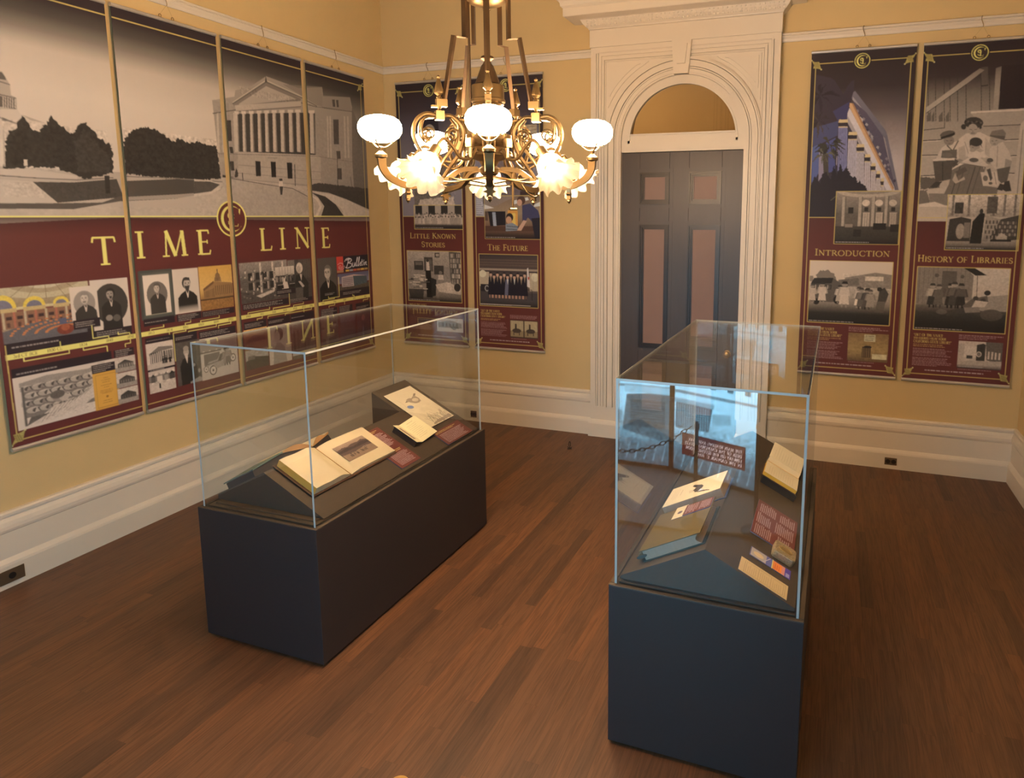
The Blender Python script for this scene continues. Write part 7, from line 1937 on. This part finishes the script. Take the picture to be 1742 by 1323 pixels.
cv.ell(66, 152, 24, 15, (112, 114, 134), rot=10)
rs = random.Random(12)
for k in range(30):
    x = rs.uniform(70, 250)
    y = 330 - rs.uniform(0, 16)
    feather([(x, y), (x + rs.uniform(-16, 16), y - rs.uniform(16, 36)), (x + rs.uniform(-30, 34), y - rs.uniform(34, 80))], (150 + rs.uniform(-20, 14), 118, 88), rs.uniform(1.6, 3.6))
cv.rough([(60, 332), (120, 316), (250, 310), (250, 338), (80, 340)], (150, 118, 90), 5, 8, step=8)
cv.mottle(40, 180, 220, 280, .10, 40, 5)
card('bird_drawing', 'large pale sheet with a drawn bird and a blue oval stamp on the raised slope', 'drawing', on_slope('left', 1, 0.196, 0.511, 0.0012), 0.258, 0.344, cv, 0.003, page_print_m, edge=(60, 46, 40))

# booklet on its own little cradle
PB_ = on_slope('left', 1, 0.262, 0.215)
bk = item('open_booklet', 'small open booklet with cream pages in a black cradle, left of the big drawing', 'booklet', PB_)
m = MB().prism([(-0.062, 0.0), (-0.060, -0.034), (0.0, -0.012), (0.122, -0.034), (0.118, 0.0)], 0.004, 0.158, axis='z')
m.build('cradle', black_cloth, bk)
def flat_page(q0, q1, h, cvs, nm, par):
    """Page between two edges seen end-on, q = (x, w)."""
    a, b = Vector((q0[0], -q0[1], 0)), Vector((q1[0], -q1[1], 0))
    L = (b - a).length
    p = print_mesh(nm, cvs, L, h, page_print_m, par, thick=0.0015, back=(190, 160, 120))
    ex = (b - a).normalized()
    ez = Vector((0, 0, 1))
    ey = ez.cross(ex)
    M_ = Matrix((ex, ey, ez)).transposed().to_4x4()
    M_.translation = (a + b) / 2
    p.matrix_local = M_
    return p
cv = Canvas(66, 166, ppm=3.0, bg=(222, 182, 128))
cv.rect(14, 30, 40, 136, (150, 112, 84)).mottle(14, 30, 40, 136, .25, 8, 3)
flat_page((-0.066, 0.040), (0.0, 0.016), 0.166, cv, 'left_page', bk)
cv = Canvas(130, 166, ppm=3.0, bg=(224, 184, 128))
cv.dashes(36, 18, 92, 24, 1, (150, 116, 80), 4)
for k in range(9):
    cv.dashes(18 + 6 * (k % 2), 36 + k * 12, 112 - 8 * (k % 3), 41 + k * 12, 1, (172, 136, 96), 9 + k)
flat_page((0.0, 0.016), (0.128, 0.040), 0.166, cv, 'right_page', bk)

# ---------------------------------------------------------------- right case: far slope books
G_ = on_slope('right', -1, 0.246, -0.455)
gb = item('closed_book', 'thick closed book with olive cover and grey page edges, nearest in the right case', 'book', G_)
# local X runs away from the visitor's end: reader's right on this slope is towards -y
m = MB()
m.box(-0.150, 0.166, -0.0045, -0.0008, -0.006, 0.238).build('back_cover', dgreen_m, gb, bevel=0.001)
m = MB()
prof = [(0.004, -0.0045), (0.004, -0.0395)]
ar = [(0.226 - 0.016 * math.sin(PI * i / 10), -0.0395 + 0.035 * i / 10) for i in range(11)]
m.prism([(z, y) for z, y in prof] + ar, -0.145, 0.160, axis='x')
for i in range(len(m.v)):
    x, a, b = m.v[i]
    m.v[i] = (x, b, a)
m.build('pages', grey_leaves_m, gb)
MB().box(-0.150, 0.166, -0.0435, -0.0395, -0.006, 0.238).build('front_cover', green_m, gb, bevel=0.001)
m = MB()
m.tube([(-0.150, -0.022, -0.004), (0.166, -0.022, -0.004)], 0.0205, 14, flat=0.30, up=(0, 0, 1))
m.build('spine', dgreen_m, gb)

HB = on_slope('right', -1, 0.268, -0.120)
hb_ = item('bird_book', 'blue bound book opened at a bird plate, beyond the thick closed book', 'book', HB)
MB().box(-0.108, 0.108, -0.0045, -0.0008, -0.008, 0.272).build('cover', blue_m, hb_, bevel=0.001)
m = MB().box(-0.102, 0.102, -0.042, -0.0045, 0.0, 0.264)
m.build('pages', grey_leaves_m, hb_, bevel=0.001)
cv = Canvas(204, 264, ppm=2.0, bg=(214, 176, 134))
cv.rough([(70, 110), (96, 96), (128, 100), (150, 84), (164, 60), (172, 66), (160, 100), (140, 128), (110, 140), (84, 130)], (74, 58, 50), 2, 3, step=6)
cv.poly([(120, 104), (150, 84), (146, 112)], (190, 176, 168)).poly([(72, 112), (44, 148), (56, 156), (90, 132)], (60, 46, 42)).poly([(166, 58), (182, 50), (172, 66)], (60, 46, 42)).line([(112, 136), (108, 160)], 3, (80, 62, 50)).line([(126, 132), (128, 156)], 3, (80, 62, 50))
cv.dashes(60, 196, 140, 204, 1, (150, 116, 88), 5)
for k in range(3):
    cv.dashes(40, 216 + k * 10, 160, 221 + k * 10, 1, (176, 140, 108), 7 + k)
p = print_mesh('bird_plate', cv, 0.204, 0.264, page_print_m, hb_, thick=0.0006)
p.location = (0, -0.0428, 0.0)

cv = Canvas(112, 52, ppm=4.0, bg=(214, 176, 128))
cv.ell(60, 26, 14, 11, (118, 90, 80)).ell(60, 26, 9, 7, (84, 64, 62))
card('photo_card', 'small cream card with a dark oval picture, lying on the olive book', 'card', on_slope('right', -1, 0.176, -0.352, 0.0436), 0.112, 0.052, cv, 0.001)
cv = caption_canvas(108, 122, [('t', 8, 8, 100, 54, 6), ('t', 8, 64, 100, 114, 6)], 21)
card('caption_card', 'small maroon text card lying at the top of the olive book', 'caption card', on_slope('right', -1, 0.128, -0.358, 0.0436), 0.096, 0.118, cv, 0.003, group='caption cards in the cases')

# ---------------------------------------------------------------- right case: near slope
OB = on_slope('right', 1, 0.262, 0.265)
ob = item('open_book', 'open book with yellow page edges in a black cradle behind the text panel', 'book', OB)
m = MB()
m.prism([(-0.145, 0.0), (-0.142, -0.030), (0.0, -0.034), (0.168, -0.080), (0.172, 0.0)], -0.012, 0.150, axis='z')
m.build('cradle', black_cloth, ob)
m = MB().box(-0.148, -0.002, -0.036, -0.032, -0.004, 0.162)
m.build('cover', cover_m, ob, bevel=0.001)
yl = mat('yellow_page_edges', (0.72, 0.45, 0.06), rough=0.45, vary=0.12, vscale=50, stretch=(1, 20, 1))
def page_canvas(w, h, seed, rows):
    c = Canvas(w, h, ppm=3.0, bg=(206, 166, 122))
    for k in range(rows):
        c.dashes(w * .14, h * (.12 + .78 * k / rows), w * .86, h * (.12 + .78 * k / rows) + 4, 1, (172, 136, 100), seed + k, ragged=.4)
    return c
m = MB().box(-0.144, -0.004, -0.0515, -0.036, 0.0, 0.158)
m.build('page_block', [yl], ob, bevel=0.001)
p = print_mesh('left_page', page_canvas(140, 158, 3, 11), 0.140, 0.158, page_print_m, ob, thick=0.0006)
p.location = (-0.074, -0.0522, 0.0)
gp = [(0.0 + 0.030 * i / 10, 0.036 + 0.008 * i / 10, 0.052 - 0.006 * math.sin(PI * i / 10) + 0.014 * (i / 10) ** 2) for i in range(11)]
leaf_strip(gp, 0.156, 0, 'gutter_pages', [paper_m, leaves_m, gilt_edge_m], ob, 0.0)
flat_page((0.032, 0.064), (0.166, 0.092), 0.158, page_canvas(137, 158, 30, 10), 'right_page', ob)

cv = caption_canvas(304, 176, [('t', 10, 10, 96, 80, 9), ('t', 106, 8, 196, 70, 8), ('t', 206, 12, 292, 84, 9), ('t', 16, 104, 92, 164, 7), ('t', 104, 88, 198, 166, 10), ('t', 210, 100, 290, 166, 8)], 40)
card('text_panel', 'broad maroon text panel in columns lying below the open book in the right case', 'text panel', on_slope('right', 1, 0.304, -0.212), 0.304, 0.176, cv, 0.004)

TB = on_slope('right', 1, 0.304, -0.398)
tb = item('tin_box', 'small ornate rounded tin with an oval medallion beside the blue and orange card', 'tin', TB)
m = MB()
out = []
for (cx_, cz_, a0) in ((0.030, 0.070, 0), (-0.030, 0.070, 90), (-0.030, 0.014, 180), (0.030, 0.014, 270)):
    out += arc(cx_, cz_, 0.014, math.radians(a0), math.radians(a0 + 90), 6)
m.prism(out, -0.030, -0.001)
tin_m = mat('engraved_pewter_gilt', (0.42, 0.34, 0.22), rough=0.4, metal=0.5, vary=0.75, vscale=140, bump=0.6, bscale=260)
m.build('tin_body', tin_m, tb, bevel=0.004)
m = MB()
m.lathe([(0.020, 0), (0.020, 0.0015), (0.016, 0.0025), (0.015, 0.0012), (1e-5, 0.0030)], 28)
m.xf(Matrix.Translation((0, -0.030, 0.042)) @ Matrix.Diagonal((1.0, 1.0, 1.35, 1)) @ Matrix.Rotation(PI / 2, 4, 'X'))
m.build('medallion', mat('dull_gilt', (0.50, 0.36, 0.16), rough=0.35, metal=0.7, vary=0.3, vscale=160), tb)

cv = Canvas(62, 156, ppm=5.0, bg=(84, 72, 104))
cv.rect(3, 3, 59, 62, (168, 140, 124)).ell(31, 32, 15, 20, (206, 160, 112)).rect(3, 62, 59, 84, (90, 84, 126)).line([(6, 52), (56, 76)], 3, (176, 150, 150)).rect(0, 84, 62, 88, (214, 176, 96)).rect(3, 88, 59, 122, (222, 112, 44)).dashes(10, 94, 52, 116, 3, (180, 60, 40), 3).rect(3, 122, 59, 134, (206, 120, 100)).rect(0, 134, 62, 156, (84, 60, 128)).rect(6, 138, 30, 152, (150, 130, 150))
card('picture_card', 'narrow blue and orange picture card between the ornate tin and the tan document', 'card', on_slope('right', 1, 0.303, -0.492), 0.062, 0.156, cv, 0.002)
cv = Canvas(90, 178, ppm=4.0, bg=(206, 158, 104))
cv.frame_line(8, 18, 82, 168, 1.2, (140, 104, 70)).frame_line(14, 24, 76, 162, 0.8, (150, 112, 76)).line([(14, 70), (76, 70)], .8, (150, 112, 76)).line([(14, 116), (76, 116)], .8, (150, 112, 76))
for k in range(3):
    for j in range(5):
        cv.dashes(18, 30 + k * 46 + j * 7, 72, 34 + k * 46 + j * 7, 1, (160, 122, 84), k * 7 + j)
card('document', 'long tan printed document with ruled boxes at the near end of the right case', 'document', on_slope('right', 1, 0.301, -0.612), 0.090, 0.178, cv, 0.0015)
# ================================================================ BACKLIT PHOTO PANELS BEHIND A CHAIN (seen mirrored in the cases)
lit_m = printed_material('backlit_photo_film', 0.5, PANEL_L, PANEL_COL)
wood_m = mat('brown_panel_frame', (0.16, 0.10, 0.06), rough=0.5, vary=0.15, vscale=20)
grey_m = mat('grey_platform_carpet', (0.42, 0.40, 0.39), rough=0.9, vary=0.12, vscale=200)
pf_ = MB()
pts = [(-1.10 + 1.62 * math.cos(a), -0.62 + 1.05 * math.sin(a)) for a in [PI * i / 40 for i in range(41)]]
pf_.prism(pts, 0.0, 0.016, axis='z')
plat = pf_.build('platform', grey_m)
tag(plat, 'low grey carpeted platform with a curved edge under the backlit panels', 'platform')

def light_tone(v):
    """Film density 0..1 as ink."""
    k = max(0.0, min(1.0, v))
    return k
def panel(label, a, b, draw):
    a, b = Vector((a[0], a[1], 0)), Vector((b[0], b[1], 0))
    w = (b - a).length
    t = (a - b).normalized()              # reader's right
    mid = (a + b) / 2
    r = thing('backlit_screen', label, 'photo panel', (mid.x, mid.y, 0.016), math.atan2(t.y, t.x), 'backlit photo panels')
    H_ = 1.75
    cv = Canvas(w * 1000 - 20, H_ * 1000, ppm=0.36, bg=(120, 120, 120))
    draw(cv)
    p = print_mesh('film', cv, w - 0.020, H_, lit_m, r, thick=0.004, back=(0, 0, 0))
    p.location = (0, -0.004, 0.03)
    fr = MB()
    fr.box(-w / 2, -w / 2 + 0.012, -0.012, 0.03, 0, H_ + 0.05).box(w / 2 - 0.012, w / 2, -0.012, 0.03, 0, H_ + 0.05)
    fr.box(-w / 2 + 0.012, w / 2 - 0.012, -0.012, 0.03, 0, 0.030).box(-w / 2 + 0.012, w / 2 - 0.012, -0.012, 0.03, H_ + 0.028, H_ + 0.05)
    fr.box(-w / 2 + 0.012, w / 2 - 0.012, 0.012, 0.03, 0.03, H_ + 0.028)
    fr.build('frame', wood_m, r, bevel=0.001)
    return r
G3 = lambda v: (v, v * 0.855, v * 0.765)
def hall(cv, seed, desk):
    w, h = cv.w, cv.h
    f = cv.frame(0, 0, w, h)
    f.grad(0, 0, 1, 1, [(0, G3(190)), (.3, G3(215)), (.62, G3(212)), (.74, G3(200)), (.84, G3(150)), (.92, G3(92)), (1, G3(70))])
    rs = random.Random(seed)
    for i in range(5):
        x = .08 + i * .2
        f.rect(x, .08, x + .07, .62, G3(168)).rect(x + .015, .12, x + .055, .60, G3(120)).rect(x, .60, x + .07, .63, G3(90))
        f.rect(x + .09, .36, x + .17, .58, G3(224)).line([(x + .13, .36), (x + .13, .58)], 6, G3(150)).line([(x + .09, .47), (x + .17, .47)], 6, G3(150))
    f.rect(0, .30, 1, .33, G3(130)).rect(0, .655, 1, .668, G3(120))
    if desk == 1:
        f.poly([(.52, .71), (.98, .69), (.98, .82), (.56, .81)], G3(74)).rect(.50, .69, 1, .71, G3(150))
        for i in range(14):
            f.rect(.57 + i * .029, .715, .58 + i * .029, .81, G3(140))
        f.poly([(.3, .72), (.52, .73), (.52, .78), (.3, .76)], G3(160))
    elif desk == 2:
        f.poly([(.0, .68), (.55, .70), (.60, .86), (.0, .90)], G3(84)).rect(0, .66, .58, .69, G3(176)).rect(.06, .72, .5, .84, G3(60)).poly([(.6, .78), (1, .72), (1, .9), (.64, .9)], G3(130))
        for i in range(3):
            f.rect(.62 + i * .12, .40, .70 + i * .12, .64, G3(110)).rect(.64 + i * .12, .42, .68 + i * .12, .62, G3(216))
    else:
        f.poly([(.3, .70), (.9, .70), (.95, .84), (.3, .84)], G3(80)).rect(.28, .68, .95, .70, G3(170))
    for k in range(9):
        f.line([(.04 + k * .115, .90 + .012 * (k % 3)), (.09 + k * .115, .985)], 9, G3(128))
    for k in range(7):
        f.line([(0, .735 + k * .012), (1, .74 + k * .012)], 3, G3(140), .6)
    f.mottle(0, .80, 1, 1, .6, 16, seed + 3).mottle(0, 0, 1, .84, .22, 22, seed + 4)
panel('flat backlit photo panel left of the one with the maroon sign', (-1.722, -0.500), (-1.092, -0.500), lambda c: hall(c, 4, 2))
panel('angled backlit photo panel with the maroon sign at its foot', (-1.072, -0.484), (-0.430, -0.246), lambda c: hall(c, 5, 1))
# maroon sign
A_, B_ = Vector((-1.072, -0.484, 0)), Vector((-0.430, -0.246, 0))
dv = (B_ - A_).normalized()
nv = Vector((-dv.y, dv.x, 0))
mid = A_ + dv * 0.345 + nv * 0.0175
sg = thing('wall_sign', 'maroon sign with white capitals fixed at the foot of the backlit panel', 'sign', (mid.x, mid.y, 0.175), math.atan2(-dv.y, -dv.x))
cv = Canvas(510, 165, ppm=1.6, bg=(78, 27, 24))
for i, s in enumerate(('THE MAIN READING AND LOAN', 'DESK OF THE CALIFORNIA STATE', 'LIBRARY ON THE SECOND FLOOR', 'IN THE CAPITOL C. 1914')):
    cv.text(s, 24, 50 + i * 32, 21, (226, 204, 186), weight=.19, fit=(430, 462, 452, 350)[i])
print_mesh('sign_face', cv, 0.510, 0.165, printed_material('backlit_sign_vinyl', 0.5, 7.5, (1.0, 0.85, 0.9)), sg, thick=0.006, back=(0, 0, 0))

# stanchions and chain
black_m = mat('black_enamel', (0.010, 0.010, 0.012), rough=0.25, spec=0.6)
def stanchion(x, y, z, h, label):
    r = thing('stanchion', label, 'stanchion', (x, y, z), 0, 'chain stanchions')
    m = MB()
    m.lathe([(0.085, 0), (0.085, 0.008), (0.070, 0.018), (0.020, 0.030), (0.014, 0.036)], 28)
    m.build('base', black_m, r)
    m = MB()
    m.lathe([(0.012, 0.030), (0.012, h - 0.05), (0.016, h - 0.045), (0.016, h - 0.02), (0.009, h - 0.012), (0.013, h - 0.004), (1e-5, h)], 16)
    m.build('post', black_m, r)
    return r
SP = [(-1.78, 0.30, 0.016, 0.66), (-0.735, 0.330, 0.016, 0.66), (-0.374, 0.295, 0.016, 0.69)]
stanchion(*SP[0], 'black chain stanchion on the grey platform, farthest left of the three')
stanchion(*SP[1], 'black chain stanchion on the grey platform, middle of the three')
stanchion(*SP[2], 'black chain stanchion on the grey platform, right of the maroon sign')
for i, lb in ((0, 'black chain hanging between the left and middle stanchions'),):
    a, b = SP[i], SP[i + 1]
    m = MB()
    n = 30
    for k in range(n):
        t0, t1 = k / n, (k + 1) / n
        P = lambda t: Vector((a[0] + 0.03 + (b[0] - a[0] - 0.06) * t, a[1] + (b[1] - a[1]) * t, a[2] + a[3] - 0.035 - 0.22 * (1 - (2 * t - 1) ** 2)))
        p0, p1 = P(t0), P(t1)
        d = (p1 - p0)
        c = (p0 + p1) / 2
        d.normalize()
        sd = Vector((0, 1, 0)) if k % 2 else d.cross(Vector((0, 1, 0)))
        m.tube([c + d * 0.023 * math.cos(2 * PI * j / 10) + sd * 0.010 * math.sin(2 * PI * j / 10) for j in range(10)], 0.0032, 5, closed=True)
    ch = m.build('chain', black_m)
    tag(ch, lb, 'chain')
# ================================================================ OUTLETS AND FLOOR FITTINGS
plate_m = mat('brown_bronze_plate', (0.16, 0.115, 0.075), rough=0.4, metal=0.5)
socket_m = mat('black_socket', (0.012, 0.010, 0.010), rough=0.5)
def outlet(name, label, loc, rz, w, h, sockets):
    r = thing(name, label, 'outlet', loc, rz, None)
    MB().box(-w / 2, w / 2, -0.005, -0.0002, -h / 2, h / 2).build('cover_plate', plate_m, r, bevel=0.0015)
    for sx in sockets:
        s = MB()
        s.lathe([(0.0165, 0.0), (0.0165, 0.003), (0.0140, 0.0035), (1e-5, 0.002)], 20)
        s.box(-0.008, -0.005, -0.006, 0.006, 0.0, 0.0042).box(0.005, 0.008, -0.006, 0.006, 0.0, 0.0042)
        s.xf(Matrix.Translation((sx, -0.005, 0)) @ Matrix.Rotation(PI / 2, 4, 'X'))
        s.build('socket', socket_m, r)
    return r
outlet('outlet', 'brown wall outlet with one round socket in the left baseboard at the photo edge', (XL + 0.05, 2.061, 0.062), PI / 2, 0.115, 0.070, (0.0,))
outlet('outlet', 'small square outlet in the baseboard below the hanging banners in the back left corner', (-3.054, YB - 0.05, 0.067), 0, 0.062, 0.062, (-0.014, 0.014))
outlet('outlet', 'brown double outlet in the baseboard right of the door, under the history banner', (0.516, YB - 0.05, 0.061), 0, 0.085, 0.056, (-0.020, 0.020))
fp = thing('floor_plate', 'round yellow brass cover plate set in the floor at the bottom photo edge', 'floor plate', (-1.283, 1.690, 0.0))
fpm = MB()
fpm.lathe([(0.034, 0.0), (0.034, 0.002), (0.031, 0.004), (0.020, 0.0045), (0.0195, 0.0035), (0.018, 0.0035), (1e-5, 0.0045)], 36)
fpm.build('cover', mat('polished_yellow_brass', (0.85, 0.55, 0.18), rough=0.28, metal=0.6, vary=0.08), fp)
fpm2 = MB().box(-0.012, 0.012, -0.0012, 0.0012, 0.0042, 0.0050)
fpm2.build('screw_slot', hinge_m, fp)
ds = thing('floor_hook', 'little dark brass holdback hook standing on the floor near the door', 'door hook', (-1.939, 4.958, 0.0))
dsm = MB()
dsm.lathe([(0.020, 0.0), (0.020, 0.003), (0.009, 0.006), (0.006, 0.012)], 20)
dsm.build('foot', hinge_m, ds)
dsk = MB()
dsk.tube(spline([(0.0, 0, 0.008), (-0.006, 0, 0.030), (-0.004, 0, 0.055), (0.003, 0, 0.060), (0.007, 0, 0.048), (0.007, 0, 0.020)], 6), 0.0028, 8)
dsk.tube(spline([(-0.018, 0, 0.016), (-0.010, 0, 0.008), (0.0, 0, 0.006), (0.010, 0, 0.008), (0.018, 0, 0.016)], 5), 0.003, 8)
dsk.build('hook', hinge_m, ds)
